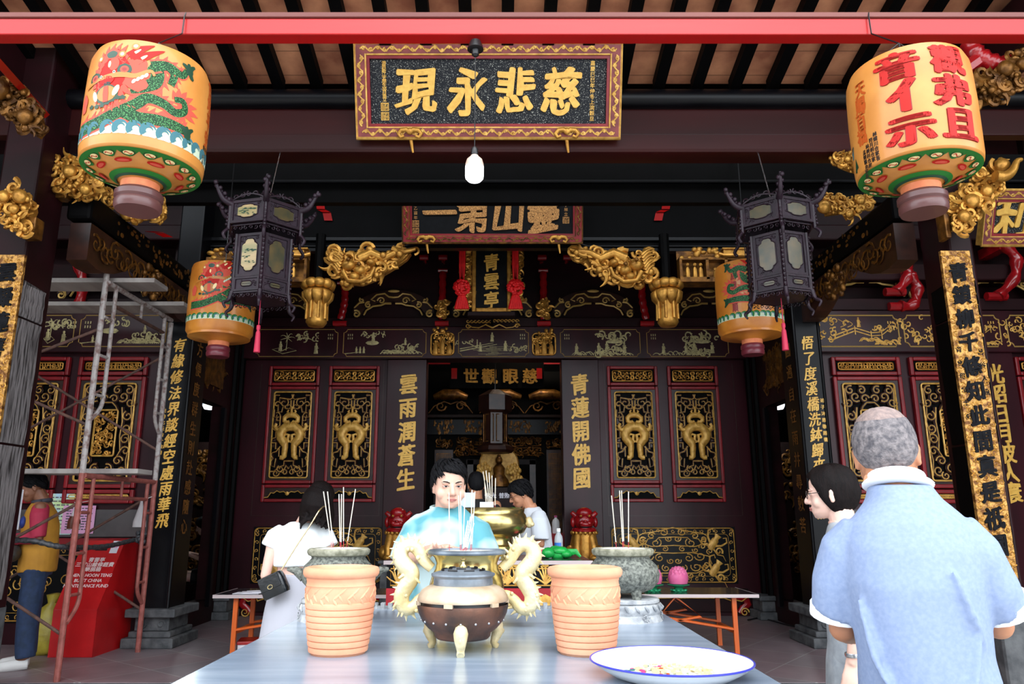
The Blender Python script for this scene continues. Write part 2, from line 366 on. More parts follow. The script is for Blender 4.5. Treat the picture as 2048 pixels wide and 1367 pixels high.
# ================================================================== SETTING
def node_mat(name, build):
    m = bpy.data.materials.new(name); m.use_nodes = True; MATS[name] = m
    build(m.node_tree, m.node_tree.nodes, m.node_tree.links, m.node_tree.nodes['Principled BSDF'])
def _floor(nt, N, L, b):
    tc = N.new('ShaderNodeTexCoord'); mp = N.new('ShaderNodeMapping'); mp.inputs['Rotation'].default_value = (0, 0, R(38))
    br = N.new('ShaderNodeTexBrick'); br.inputs['Scale'].default_value = 1.0; br.inputs['Brick Width'].default_value = .62; br.inputs['Row Height'].default_value = .62
    br.inputs['Mortar Size'].default_value = .006; br.offset = 0.0
    br.inputs['Color1'].default_value = lin('#8b8186'); br.inputs['Color2'].default_value = lin('#977f84'); br.inputs['Mortar'].default_value = lin('#b5b0b0')
    n = N.new('ShaderNodeTexNoise'); n.inputs['Scale'].default_value = 3; mx = N.new('ShaderNodeMixRGB'); mx.blend_type = 'MULTIPLY'; mx.inputs[0].default_value = .5
    L.new(tc.outputs['Object'], mp.inputs[0]); L.new(mp.outputs[0], br.inputs['Vector']); L.new(mp.outputs[0], n.inputs['Vector'])
    L.new(br.outputs['Color'], mx.inputs[1]); L.new(n.outputs['Fac'], mx.inputs[2]); L.new(mx.outputs[0], b.inputs['Base Color']); b.inputs['Roughness'].default_value = .42
node_mat('floor_tile', _floor)
def _roof(nt, N, L, b):
    tc = N.new('ShaderNodeTexCoord'); sp = N.new('ShaderNodeSeparateXYZ'); L.new(tc.outputs['Object'], sp.inputs[0])
    wv = N.new('ShaderNodeMath'); wv.operation = 'MULTIPLY'; wv.inputs[1].default_value = 3.6; L.new(sp.outputs['Y'], wv.inputs[0])
    fr = N.new('ShaderNodeMath'); fr.operation = 'FRACT'; L.new(wv.outputs[0], fr.inputs[0])
    rp = N.new('ShaderNodeValToRGB'); rp.color_ramp.elements[0].color = (.25, .25, .25, 1); rp.color_ramp.elements[1].color = (1, 1, 1, 1); rp.color_ramp.elements[0].position = .0; rp.color_ramp.elements[1].position = .05
    L.new(fr.outputs[0], rp.inputs[0])
    n = N.new('ShaderNodeTexNoise'); n.inputs['Scale'].default_value = 3.5; n.inputs['Detail'].default_value = 6; L.new(tc.outputs['Object'], n.inputs['Vector'])
    r2 = N.new('ShaderNodeValToRGB'); r2.color_ramp.elements[0].position = .3; r2.color_ramp.elements[1].position = .72; r2.color_ramp.elements[0].color = lin('#93563e'); r2.color_ramp.elements[1].color = lin('#d8946c'); L.new(n.outputs['Fac'], r2.inputs[0])
    mx = N.new('ShaderNodeMixRGB'); mx.blend_type = 'MULTIPLY'; mx.inputs[0].default_value = 1; L.new(r2.outputs[0], mx.inputs[1]); L.new(rp.outputs[0], mx.inputs[2]); L.new(mx.outputs[0], b.inputs['Base Color'])
    b.inputs['Roughness'].default_value = .8
node_mat('roof_tile', _roof)

g = G(); g.bx(-9, 9, 6.62, 20, -.4, 0); struct(g.obj('floor', 'floor_tile', smooth=0))
g = G(); g.bx(-9, 9, 6.3, 6.62, -.4, -.004); struct(g.obj('trim_1', 'stone_kerb', smooth=0, bevel=.01))
g = G(); g.bx(-14, 14, -16, 6.3, -.5, -.13); struct(g.obj('ground', 'courtyard_stone', smooth=0))
g = G(); g.bx(-18, -1.2, -13, -12, -.13, 6.5); struct(g.obj('reflection_blocker', 'stone_dark', smooth=0))  # unseen wall added behind the camera to darken reflections on the left
g = G(); g.bx(2.2, 5.6, 5.55, 6.28, -.13, -.118); tag(g.obj('floor_mat', 'mat_red', smooth=0), 'red mat lying along the foot of the stone kerb', 'mat')

# roof over the front porch: tiles seen from below on black rafters
YE, ZE, SL = 6.12, PZ(170, 6.1), math.tan(R(12.3))
def zr(y): return ZE + (YE - y) * SL
ce = sroot('ceiling')
g = G(); y0 = 2.7
g.add([(-7.4, y0, zr(y0) + .09), (7.4, y0, zr(y0) + .09), (7.4, YE + .1, zr(YE) + .09), (-7.4, YE + .1, zr(YE) + .09)] + [(-7.4, y0, zr(y0) + .25), (7.4, y0, zr(y0) + .25), (7.4, YE + .1, zr(YE) + .25), (-7.4, YE + .1, zr(YE) + .25)],
      [(0, 3, 2, 1)[::-1], (4, 5, 6, 7), (0, 1, 5, 4), (1, 2, 6, 5), (2, 3, 7, 6), (3, 0, 4, 7)])
g.obj('tile_lining', 'roof_tile', ce, smooth=0)
for k in range(-20, 20):
    x = .072 + k * .347; g = G()
    vs = [(x + dx, y, zr(y) + dz) for y in (y0, YE + .05) for dx, dz in ((-.05, 0), (.05, 0), (.05, .1), (-.05, .1))]
    g.add(vs, [(0, 1, 2, 3), (7, 6, 5, 4), (0, 4, 5, 1), (1, 5, 6, 2), (2, 6, 7, 3), (3, 7, 4, 0)])
    g.obj('rafter', 'black_wood', ce, smooth=0)
# red front beam with its brown capping board
rb = sroot('beam'); D = 3.7
g = G(); g.bx(-6.5, 6.5, D, D + .09, PZ(68, D), PZ(36, D)); g.obj('red_rail', 'red_paint', rb, smooth=0, bevel=.006)
g = G(); g.bx(-6.5, 6.5, D - .012, D + .12, PZ(35.5, D), PZ(26, D)); g.obj('capping_board', 'brown_board', rb, smooth=0, bevel=.004)
# purlin, maroon boards and beams between the front pillars
D = 6.1
g = G(); g.tube([(-7, D, PZ(198, D)), (7, D, PZ(198, D))], .088, 20); struct(g.obj('beam', 'black_lacquer'))
g = G(); g.bx(-7, 7, D + .03, D + .14, PZ(266, D), PZ(212, D)); struct(g.obj('beam', 'maroon_beam', smooth=0, bevel=.01))
g = G(); zt, zb = PZ(269, D - .06), PZ(303, D - .06)
prof = [(-.06, zt), (-.06, zb + .03), (-.045, zb + .008), (-.02, zb), (.16, zb), (.16, zt)]
xs = (-3.62, -3.3, -3.22, 3.06, 3.14, 3.5); dz = (.03, .03, 0, 0, .03, .03)
g.add([(x, D + a, z + (d if z < zt - .01 else 0)) for x, d in zip(xs, dz) for a, z in prof], [(i * 6 + j, i * 6 + (j + 1) % 6, (i + 1) * 6 + (j + 1) % 6, (i + 1) * 6 + j)[::-1] for i in range(5) for j in range(6)] + [(0, 1, 2, 3, 4, 5), (35, 34, 33, 32, 31, 30)])
struct(g.obj('beam', 'maroon_beam', smooth=30))
D = 6.95; tb = sroot('beam')
g = G(); g.bx(-7, 7, D, D + .12, PZ(362, D), PZ(308, D)); g.bx(-7, 7, D + .03, D + .12, PZ(404, D + .03), PZ(363, D)); g.obj('black_board', 'black_wood', tb, smooth=0)
g = G(); g.bx(-7, 7, D - .018, D + .03, PZ(365, D), PZ(360.5, D)); g.obj('moulding', 'black_lacquer', tb, smooth=0, bevel=.006)
# deep beam over the recess, black boarding above it
D = 8.5; bm = sroot('beam')
g = G()
z0, z1 = PZ(501, D + .1), PZ(486, D)
xs = [-3.45, -2.0, -1.12, -1.02, .96, 1.06, 1.9, 3.35]; off = [-.09, -.09, -.09, 0, 0, -.09, -.09, -.09]
for a in range(len(xs) - 1):
    g.add([(xs[a], D, z0 + off[a] * .4), (xs[a + 1], D, z0 + off[a + 1] * .4), (xs[a + 1], D, z1 + off[a + 1] * .4), (xs[a], D, z1 + off[a] * .4)] + [(xs[a], D + .1, z0 + off[a] * .4), (xs[a + 1], D + .1, z0 + off[a + 1] * .4), (xs[a + 1], D + .1, z1 + off[a + 1] * .4), (xs[a], D + .1, z1 + off[a] * .4)],
          [(0, 1, 2, 3), (1, 0, 4, 5), (3, 2, 6, 7), (5, 4, 7, 6)])
g.obj('black_bar', 'black_lacquer', bm, smooth=0)
g = G(); g.tube([(-3.45, D - .01, z1 - .04), (-1.13, D - .01, z1 - .04), (-1.0, D - .01, z1), (.94, D - .01, z1), (1.06, D - .01, z1 - .04), (3.35, D - .01, z1 - .04)], .014, 6); g.obj('bead_moulding', 'black_lacquer', bm)
g = G(); g.bx(-3.5, 3.4, D + .1, D + .16, z0 + .04, 6.3); struct(g.obj('wall_upper', 'black_wood', smooth=0))
g = G(); g.bx(-3.5, 3.4, D + .06, D + .1, PZ(476, D), PZ(470, D)); struct(g.obj('trim_2', 'black_lacquer', smooth=0))
# roof of the inner hall
g = G(); g.bx(-9, 9, 6.2, 20, 6.3, 6.5); struct(g.obj('roof', 'black_wood', smooth=0))
g = G(); g.bx(-3.9, 3.7, 8.7, 11, 5.45, 5.55); struct(g.obj('ceiling', 'black_wood', smooth=0))
for s_, nm in ((-1, 'wall_left'), (1, 'wall_right')):
    g = G(); g.bx(s_ * 7.3, s_ * 7.5, 2.7, 8.5, -.2, 6.4); struct(g.obj(nm, 'maroon_dull', smooth=0))  # unseen side walls, added to keep light from leaking in past the porch

# ---- the recessed entrance wall at Y 10.8 ----
YF = 10.8
DL, DR, DT = -1.066, .918, PZ(720, YF)
wc = sroot('wall_front')
for x0, x1 in ((-3.76, DL), (DR, 3.64)):
    g = G(); g.bx(x0, x1, YF, YF + .22, 0, DT + .1); g.obj('panelling', 'maroon', wc, smooth=0)
    g = G(); e = .014
    px0, px1 = (x0 + .28, x1 - .62) if x0 < 0 else (x0 + .62, x1 - .22)
    for a in (px0, px1): g.bx(a - .004, a + .004, YF - .006, YF, 1.33, 3.5)
    g.bx(px0, px1, YF - .006, YF, 1.326, 1.334); g.obj('panel_line', 'gold_line' if 0 else 'carved_wood', wc, smooth=0)
for x0, x1 in ((DL - .56, DL + .01), (DR - .01, DR + .53)):
    g = G(); g.bx(x0, x1, YF - .07, YF + .24, 0, DT); g.obj('door_post', 'maroon', wc, smooth=0, bevel=.008)
g = G(); g.bx(DL, DR, YF - .03, YF + .2, 0, .32); g.obj('door_sill', 'maroon_dull', wc, smooth=0)
def vtext(name, text, x, y0, y1, Y, size, m, bold=.035, par=None, xs=None, **kw):
    g = G(); n = len(text)
    for i, ch in enumerate(text):
        t = i / (n - 1); yy = y0 + (y1 - y0) * t
        put_glyph(g, ch, x if xs is None else xs[0] + (xs[1] - xs[0]) * t, PZ(yy, Y), size, Y, bold=bold, depth=.09, brush=.05, sx=.84, rise=.13, **kw)
    return g.obj(name, m, par, smooth=40)
o = vtext('lettering', '雲雨潤蒼生', DL - .245, 768, 958, YF - .07, .31, 'gold_letter', .03, wc)
o = vtext('lettering', '青蓮開佛國', DR + .25, 768, 955, YF - .07, .31, 'gold_letter', .03, wc)
# beam with painted panels
ar = sroot('trim_3')
g = G(); g.bx(-3.85, 3.75, YF - .12, YF + .2, PZ(716, YF - .12), PZ(652, YF - .12)); g.obj('painted_beam', 'maroon', ar, smooth=0, bevel=.01)
g = G(); g.bx(-3.85, 3.75, YF - .08, YF + .2, PZ(651, YF - .1), PZ(634, YF - .08)); g.obj('plain_beam', 'maroon_dull', ar, smooth=0, bevel=.01)
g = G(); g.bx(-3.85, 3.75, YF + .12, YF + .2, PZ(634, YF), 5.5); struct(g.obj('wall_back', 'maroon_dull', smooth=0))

def scene_panel(x0, x1, z0, z1, Y, seed, par, line='gold_line', fig='gold_pale', gilt=False, kind=0):
    """a lacquer panel with a painted landscape: border, figures, clouds, trees, water"""
    r = random.Random(seed); root = G(); outline(root, notched(x0, x1, z0, z1, .05), .005 if not gilt else .008, Y - .002, 4)
    b = root.obj('panel_border', line, par)
    g = G(); g.M = Matrix.Identity(4); W, H = x1 - x0, z1 - z0; y = Y - .004
    def cloud(cx, cz, n, s):
        for i in range(n):
            a = cx + r.uniform(-1, 1) * s * 2.4; c = cz + r.uniform(-.6, .6) * s
            scroll(g, spiral(a, c, s * r.uniform(.35, .7), .8, r.uniform(0, 6), r.choice((-1, 1)), 7, .3), s * .14, y, .4, 4, (1, .4))
    def figure(cx, cz, h):
        g.loft([((cx, y, cz), h * .2, .004), ((cx, y, cz + h * .4), h * .14, .004), ((cx, y, cz + h * .7), h * .16, .004), ((cx, y, cz + h * .8), h * .06, .004)], 8)
        g.ball((cx, y, cz + h * .9), (h * .1, .004, h * .11), 7, 5)
        scroll(g, [(cx - h * .1, cz + h * .62), (cx + h * .24, cz + h * .5)], h * .05, y, .4, 4)
    def rocks(cx, cz, w, n):
        for i in range(n):
            a = cx + r.uniform(-w, w); scroll(g, bez((a - .05, cz), (a, cz + r.uniform(.03, .12)), (a + .06, cz), n=5), .008, y, .4, 4, (.5, 1))
    g.m = 0
    if kind == 0:    # figure floating on a cloud, group left, rocks right
        cloud(x0 + W * .36, z0 + H * .8, 9, .07); g.ball((x0 + W * .35, y, z0 + H * .5), (.1, .004, .035), 10, 4); figure(x0 + W * .36, z0 + H * .55, H * .34)
        for k in range(3): figure(x0 + W * (.16 + .045 * k), z0 + H * .12, H * .24)
        figure(x0 + W * .75, z0 + H * .42, H * .26); rocks(x0 + W * .7, z0 + H * .1, W * .22, 26); cloud(x0 + W * .78, z0 + H * .3, 16, .07)
        scroll(g, [(x0 + W * .02, z0 + H * .1), (x0 + W * .2, z0 + H * .16)], .006, y, .4, 4)
    elif kind == 1:  # balustrade, boat figure, water lines
        scroll(g, [(x0 + W * .02, z0 + H * .2), (x0 + W * .55, z0 + H * .45)], .009, y, .4, 4); scroll(g, [(x0 + W * .02, z0 + H * .28), (x0 + W * .5, z0 + H * .5)], .007, y, .4, 4)
        scroll(g, [(x0 + W * .1, z0 + H * .55), (x0 + W * .27, z0 + H * .32)], .009, y, .4, 4); g.bx(x0 + W * .26, x0 + W * .275, y - .004, y, z0 + H * .32, z0 + H * .62)
        figure(x0 + W * .31, z0 + H * .18, H * .34); figure(x0 + W * .48, z0 + H * .55, H * .34); figure(x0 + W * .67, z0 + H * .2, H * .38)
        for k in range(11): scroll(g, [(x0 + W * r.uniform(.2, .5), z0 + H * (.06 + .03 * k)), (x0 + W * r.uniform(.55, .85), z0 + H * (.06 + .03 * k))], .0025, y, .4, 4)
        cloud(x0 + W * .86, z0 + H * .3, 12, .06); cloud(x0 + W * .06, z0 + H * .55, 6, .06)
    elif kind == 2:  # deity on cloud over attendants
        cloud(x0 + W * .66, z0 + H * .7, 14, .1); g.ball((x0 + W * .68, y, z0 + H * .55), (.13, .004, .03), 10, 4); figure(x0 + W * .68, z0 + H * .57, H * .34)
        figure(x0 + W * .2, z0 + H * .12, H * .36); figure(x0 + W * .48, z0 + H * .1, H * .4); figure(x0 + W * .58, z0 + H * .2, H * .36); figure(x0 + W * .8, z0 + H * .12, H * .4)
        cloud(x0 + W * .6, z0 + H * .2, 26, .08); rocks(x0 + W * .5, z0 + H * .05, W * .4, 16)
    elif kind == 3:  # palm, pavilion, figure under canopy
        g.tube([(x0 + W * .3, y, z0 + H * .18), (x0 + W * .4, y, z0 + H * .32), (x0 + W * .5, y, z0 + H * .22), (x0 + W * .33, y, z0 + H * .1), (x0 + W * .2, y, z0 + H * .26), (x0 + W * .3, y, z0 + H * .32)], .006, 4); figure(x0 + W * .3, z0 + H * .2, H * .36)
        for k in range(7):
            a = k * .9; scroll(g, bez((x0 + W * .38, z0 + H * .68), (x0 + W * .38 + .06 * math.cos(a), z0 + H * .68 + .08 * math.sin(a) + .03), (x0 + W * .38 + .11 * math.cos(a), z0 + H * .68 + .07 * math.sin(a)), n=4), .007, y, .4, 4, (1, .3))
        scroll(g, [(x0 + W * .37, z0 + H * .22), (x0 + W * .38, z0 + H * .68)], .007, y, .4, 4); cloud(x0 + W * .62, z0 + H * .72, 14, .07); figure(x0 + W * .74, z0 + H * .1, H * .4)
        scroll(g, bez((x0 + W * .5, z0 + H * .6), (x0 + W * .6, z0 + H * .78), (x0 + W * .7, z0 + H * .58), n=6), .01, y, .4, 4)
    else:            # gilt garden: trees, fence, seated figure, rocks
        for k in range(26): cloud(x0 + W * r.uniform(.03, .26), z0 + H * r.uniform(.15, .92), 1, .07)
        pts = [(.26, .25), (.5, .5), (.68, .34), (.8, .36), (.9, .56)]
        for dzz in (0, .1): scroll(g, [(x0 + W * a, z0 + H * (b + dzz)) for a, b in pts], .008, y, .4, 4)
        for a, b in pts[1:]: g.bx(x0 + W * a - .005, x0 + W * a + .005, y - .004, y, z0 + H * (b - .12), z0 + H * (b + .16))
        figure(x0 + W * .55, z0 + H * .62, H * .32)
        for q in (.34, .42): scroll(g, smooth_path([(x0 + W * q, z0 + H * .62, 0), (x0 + W * (q + .06), z0 + H * .72, 0), (x0 + W * (q - .02), z0 + H * .88, 0)], 4) and [(p[0], p[1]) for p in smooth_path([(x0 + W * q, z0 + H * .62, 0), (x0 + W * (q + .06), z0 + H * .72, 0), (x0 + W * (q - .02), z0 + H * .88, 0)], 4)], .005, y, .4, 4)
        cloud(x0 + W * .84, z0 + H * .6, 8, .06); rocks(x0 + W * .85, z0 + H * .06, W * .1, 12); rocks(x0 + W * .66, z0 + H * .16, W * .08, 8)
    for k in range(6):
        sx = x0 + W * (.88 if kind in (1, 3, 4) else .05); g.bx(sx + .03 * (k % 3), sx + .03 * (k % 3) + .012, y - .003, y, z1 - .1 - .05 * (k // 3), z1 - .07 - .05 * (k // 3))
    g.obj('painted_scene', fig, par)
Yb = YF - .12; zp0, zp1 = PZ(712, Yb), PZ(658, Yb)
for i, (a, b, k) in enumerate(((513, 675, 3), (687, 852, 0), (917, 1057, 1), (1121, 1280, 2), (1294, 1456, 2))):
    scene_panel(PX(a, 685, Yb), PX(b, 685, Yb), zp0, zp1, Yb, 40 + i, ar, kind=k)

# side walls of the recess with their doorways
for s_, nm in ((-1, 'wall_left'), (1, 'wall_right')):
    wr = sroot(nm); X0 = AX + s_ * 3.69; X1 = X0 + s_ * .16; xa, xb = min(X0, X1), max(X0, X1)
    g = G(); g.bx(xa, xb, 10.15, 10.9, 0, 5.5); g.bx(xa, xb, 8.6, 10.15, PZ(800, 9.6), 5.5); g.bx(xa, xb, 8.6, 8.85, 0, 3.3); g.bx(xa, xb, 8.85, 10.15, 0, .28)
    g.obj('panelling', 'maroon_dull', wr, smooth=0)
    g = G(); xi = X0 - s_ * .02
    for a, b, c, d in ((8.85, 8.93, .2, 2.75), (10.07, 10.15, .2, 2.75)): g.bx(min(X0, X0 - s_ * .05), max(X0, X0 - s_ * .05), a, b, c, d)
    g.obj('door_post', 'black_lacquer', wr, smooth=0)
    g = G()
    for a in (10.45, 10.72): g.tube([(X0 - s_ * .01, a, .3), (X0 - s_ * .01, a, 4.2)], .05, 8)
    g.obj('corner_shaft', 'black_wood', wr)
    g = G(); xc = X0 - s_ * .06
    for z0, z1, e in ((0, .1, .05), (.1, .24, 0), (.24, .3, .04)): g.bx(xc - .11 - e, xc + .11 + e, 10.38 - e, 10.78, z0, z1)
    g.obj('pedestal', 'stone_dark', wr, smooth=0, bevel=.012)
    g = G(); carving(g, [(8.9, 2.95), (10.1, 2.95), (10.1, 3.5), (8.9, 3.5)], .09, .03, 5 + s_, 1.0, True, .16)
    g.v = [Vector((X0 - s_ * .01 - s_ * .2 * v.y * 0 + v.y * .5, v.x, v.z)) for v in g.v]; g.obj('transom_carving', 'gold_dark', wr)

# ---- facades either side in line with the pillars (Y 8.45) ----
YS = 8.45
for s_, nm in ((-1, 'wall_left'), (1, 'wall_right')):
    ws = sroot(nm); xi = AX + s_ * 3.70; xo = s_ * 9; xa, xb = min(xi, xo), max(xi, xo)
    g = G(); g.bx(xa, xb, YS, YS + .2, 0, PZ(628, YS)); g.obj('panelling', 'maroon', ws, smooth=0)
    g = G(); g.bx(xa, xb, YS - .1, YS + .15, PZ(703, YS - .1), PZ(620, YS - .1)); g.obj('painted_beam', 'maroon', ws, smooth=0, bevel=.01)
    g = G(); g.bx(xa, xb, YS - .06, YS + .15, PZ(619, YS - .06), PZ(596, YS - .06)); g.obj('plain_beam', 'maroon_dull', ws, smooth=0, bevel=.01)
    g = G(); g.bx(xa, xb, YS + .3, YS + .4, 3.5, 6.3); g.obj('upper_boarding', 'maroon_dull', ws, smooth=0)
    for z in (PZ(560, YS), PZ(480, YS)):
        g = G(); g.bx(xa, xb, YS - .02, YS + .3, z, z + .2); g.obj('tie_beam', 'maroon_dull', ws, smooth=0, bevel=.02)
    g = G(); xs0 = xi + s_ * .05; g.bx(min(xs0, xo), max(xs0, xo), YS - .02, YS + .02, PZ(1072, YS), PZ(1018, YS)); g.obj('tile_band', 'wall_tile', ws, smooth=0)
    Yp = YS - .1; za, zb = PZ(692, Yp), PZ(630, Yp)
    rows = ((160, 333), (75, 148), (-120, 60)) if s_ < 0 else ((1622, 1797), (1808, 2000), (2015, 2180))
    for i, (a, b) in enumerate(rows):
        scene_panel(PX(a, 660, Yp), PX(b, 660, Yp), za, zb, Yp, 60 + i + (s_ > 0) * 10, ws, line='gold_line', fig='gold_paint' if s_ > 0 else 'gold_pale', gilt=s_ > 0, kind=4 if s_ > 0 else (0, 3, 2)[i])
# post with golden verse on the right facade
g = G(); xc = PX(2008, 870, YS - .03); g.bx(xc - .16, xc + .22, YS - .05, YS + .1, 0, PZ(703, YS)); o = struct(g.obj('pillar', 'maroon', smooth=0))
vtext('lettering', '光昭日月波人寰', PX(2008, 870, YS - .05), 748, 985, YS - .05, .235, 'gold_letter', .03, o)

# pillars with verses at the corners of the recess
def verse_pillar(s_, text, side, ys, yside):
    pr = sroot('pillar'); xi = AX + s_ * 3.42; xo = AX + s_ * 3.70
    g = G(); g.bx(min(xi, xo), max(xi, xo), 8.3, 8.75, .36, 6.2); g.obj('shaft', 'black_lacquer', pr, smooth=0, bevel=.02)
    g = G()
    for x in (xi, xo): g.tube([(x, 8.3, .38), (x, 8.3, 4.2)], .018, 8)
    g.obj('edge_bead', 'black_lacquer', pr)
    xc = (xi + xo) / 2
    vtext('lettering', text, xc, ys[0], ys[1], 8.3, .165, 'gold_letter', .022, pr, shear=.12)
    g = G(); n = len(side)
    for i, ch in enumerate(side): put_glyph(g, ch, 0, PZ(yside[0] + (yside[1] - yside[0]) * i / (n - 1), 8.52), .175, 0, bold=.018, depth=.06, brush=.04)
    g.v = [Vector((xi - s_ * (-v.y + .0), 8.52 - s_ * v.x * 1, v.z)) for v in g.v]
    if s_ > 0: g.v = [Vector((xi - abs(v.x - xi), v.y, v.z)) for v in g.v]
    else: g.v = [Vector((xi + abs(v.x - xi), v.y, v.z)) for v in g.v]
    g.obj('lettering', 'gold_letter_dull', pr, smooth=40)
    # small signature column
    g = G(); sm = '住持比丘合十敬書' if s_ < 0 else '弟子沐恩敬題書'
    for i, ch in enumerate(sm): put_glyph(g, ch, xo - s_ * .035, PZ(800 + i * 13, 8.3) if s_ > 0 else PZ(820 + i * 12, 8.3), .05, 8.3, bold=.03, depth=.05)
    g.obj('signature', 'gold_letter', pr, smooth=40)
    b = G(); X0, X1 = min(xi, xo) - .08, max(xi, xo) + .08; c = ((X0 + X1) / 2, 8.52)
    for z0, z1, e in ((0, .1, .05), (.1, .16, .0), (.16, .3, -.04), (.3, .385, .04)): b.bx(X0 - e, X1 + e, 8.24 - e, 8.82 + e, z0, z1)
    bo = b.obj('pedestal', 'stone_dark', pr, smooth=0, bevel=.012)
    b = G()
    for fx in (-1, 1): b.M = Matrix.Translation((c[0] + fx * .1, 8.27, .23)); scroll(b, spiral(0, 0, .045, 1.2, 0, fx, 10, .2), .012, 0); 
    b.M = Matrix.Identity(4)
    for k in range(7): b.ball((X0 + .03 + k * (X1 - X0 - .06) / 6, 8.235, .06), (.025, .01, .02), 6, 4)
    b.obj('carved_relief', 'stone_dark', bo)
verse_pillar(-1, '有緣修法界談經空處雨華飛', '方便度群生則赴感隨心', (690, 1040), (700, 1052))
verse_pillar(1, '悟了度溪橋洗鉢歸來雲袖濕', '圓通自在雨并尋敕苦', (685, 1022), (700, 1050))

# front pillars with carved plaques
def front_pillar(s_):
    pr = sroot('pillar'); xi = AX + s_ * (3.80 if s_ < 0 else 3.74); xo = AX + s_ * (4.12 if s_ < 0 else 3.94); sw = .26 if s_ < 0 else .16; a, b = min(xi, xo), max(xi, xo)
    g = G(); g.bx(a, b, 5.8, 6.2, .62, 6.1); g.obj('shaft', 'maroon_dull', pr, smooth=0, bevel=.02)
    e = 0 if s_ < 0 else .06; g = G(); g.bx(a - e, b + e, 5.78 - e, 6.22 + e, -.12, .66); g.obj('stone_base', 'stone_dark', pr, smooth=0, bevel=.03)
    zt = PZ(566, 5.8)
    for z0, z1, e in ((.7, PZ(885, 5.8) - .01, .0), (PZ(885, 5.8) + .01, PZ(632, 5.8) - .01, .006), (PZ(632, 5.8) + .01, zt, .012)):
        g = G(); m = 26; pts = []
        for k in range(m + 1):
            q = PI * k / m
            pts.append((xi + s_ * (sw * .5 - (sw * .5 + .02) * math.cos(q) * 1), 5.83 - (.045 + e) * max(math.sin(q), 0) ** .6))
        ring = pts + [(xi + s_ * (sw + .02), 6.1), (xi - s_ * .02, 6.1)]; n = len(ring)
        vs = []
        for j in range(8):
            z = z0 + (z1 - z0) * j / 7; w_ = .004 * math.sin(j * 2.1 + s_)
            vs += [(x + w_, y, z + (.03 * math.sin(i * 1.9) if j == 7 and abs(z1 - zt) < .01 else 0)) for i, (x, y) in enumerate(ring)]
        fs = [(j * n + i, j * n + (i + 1) % n, (j + 1) * n + (i + 1) % n, (j + 1) * n + i) for j in range(7) for i in range(n)]
        g.add(vs, fs + [tuple(range(n)), tuple(7 * n + i for i in range(n))]); g.obj('timber_sleeve', 'old_timber' if s_ < 0 else 'black_wood', pr, smooth=50)
    return pr
front_pillar(-1); front_pillar(1)
# carved hanging plaques on the front pillars
def plaque(name, label, xc, w, z0, z1, Y, text, zt0, zt1, size, seed, small=None):
    t = thing(name, label, 'plaque', (xc, Y, z0))
    g = G(); g.bx(xc - w / 2, xc + w / 2, Y - .035, Y, z0, z1); g.obj('board', 'carved_gold_ground', t, smooth=0, bevel=.004)
    r = random.Random(seed); g = G()
    for i in range(int((z1 - z0) / .055)):
        for k in range(4):
            scroll(g, spiral(xc - w / 2 + w * (k + .5 + r.uniform(-.3, .3)) / 4, z0 + .03 + .055 * i + r.uniform(-.02, .02), r.uniform(.018, .03), 1.1, r.uniform(0, 6), r.choice((-1, 1)), 8, .2), .0055, Y - .037, .8, 4)
    g.obj('cloud_pattern', 'gold', t)
    g = G()
    for i, ch in enumerate(text): put_glyph(g, ch, xc, zt0 + (zt1 - zt0) * i / (len(text) - 1), size, Y - .036, bold=.036, depth=.1, brush=.06, sx=.9, rise=.12)
    g.obj('lettering', 'ink_letter', t, smooth=40)
    if small:
        g = G()
        for sx, tx, za in small:
            for i, ch in enumerate(tx): put_glyph(g, ch, xc + sx * w, za - i * .105, .05, Y - .036, bold=.02, depth=.08)
        g.obj('lettering', 'ink_letter', t, smooth=40)
    return t
Y = 5.755
plaque('verse_plaque', 'tall gilt plaque of dark characters on the pillar behind the old man', PX(1958, 870, Y), .235, PZ(1240, Y), PZ(503, Y), Y, '青鎖柳千條知此間真是祇園世界', PZ(547, Y), PZ(1198, Y), .165, 3,
       ((-.36, '青佛母全土祈', PZ(700, Y)), (.36, '醉谷人題', PZ(705, Y))))
xl = PX(55, 511, Y) - .1175
plaque('verse_plaque', 'gilt plaque of dark characters on the worn timber pillar, cut by the frame', xl, .235, PZ(1240, Y), PZ(511, Y), Y, '雲凝蓮萼三春雨花飛法界香天', PZ(547, Y), PZ(1198, Y), .165, 4)
# ================================================================== carved windows, lower panels, brackets over the door
def mirrored(p, xm): return [(2 * xm - x, z) for x, z in p]
def gilt_scroll(gd, gg, p, w, y):
    """dark carved band with a gilded ridge"""
    scroll(gd, p, w * 1.45, y, .8, 6, (1, .8)); scroll(gg, p, w * .36, y - w * 1.08, .8, 4, (1, .7))
def fret_strip(g, x0, x1, z0, z1, y, seed, geo=False):
    r = random.Random(seed); outline(g, rrect(x0, x1, z0, z1, .02), .008, y, 5)
    H = z1 - z0; n = int((x1 - x0) / H * 2.6)
    for half in (0, 1):
        r = random.Random(seed)
        for i in range(n // 2 + 1):
            cx = x0 + (i + .6) * (x1 - x0) / (n + .6)
            for k in (0, 1):
                cz = z0 + H * (.3 + .4 * k); a = r.uniform(0, 6.28); sg = r.choice((-1, 1)); rr = H * r.uniform(.2, .28)
                if geo and r.random() < .6:
                    q = [(cx - rr, cz - rr), (cx - rr, cz + rr), (cx + rr, cz + rr), (cx + rr, cz - rr * .4), (cx - rr * .2, cz - rr * .4)]
                else: q = spiral(cx, cz, rr, 1.0, a, sg, 9, .25)
                scroll(g, q if half == 0 else mirrored(q, (x0 + x1) / 2), H * .07, y, .9, 5, (1, .8))
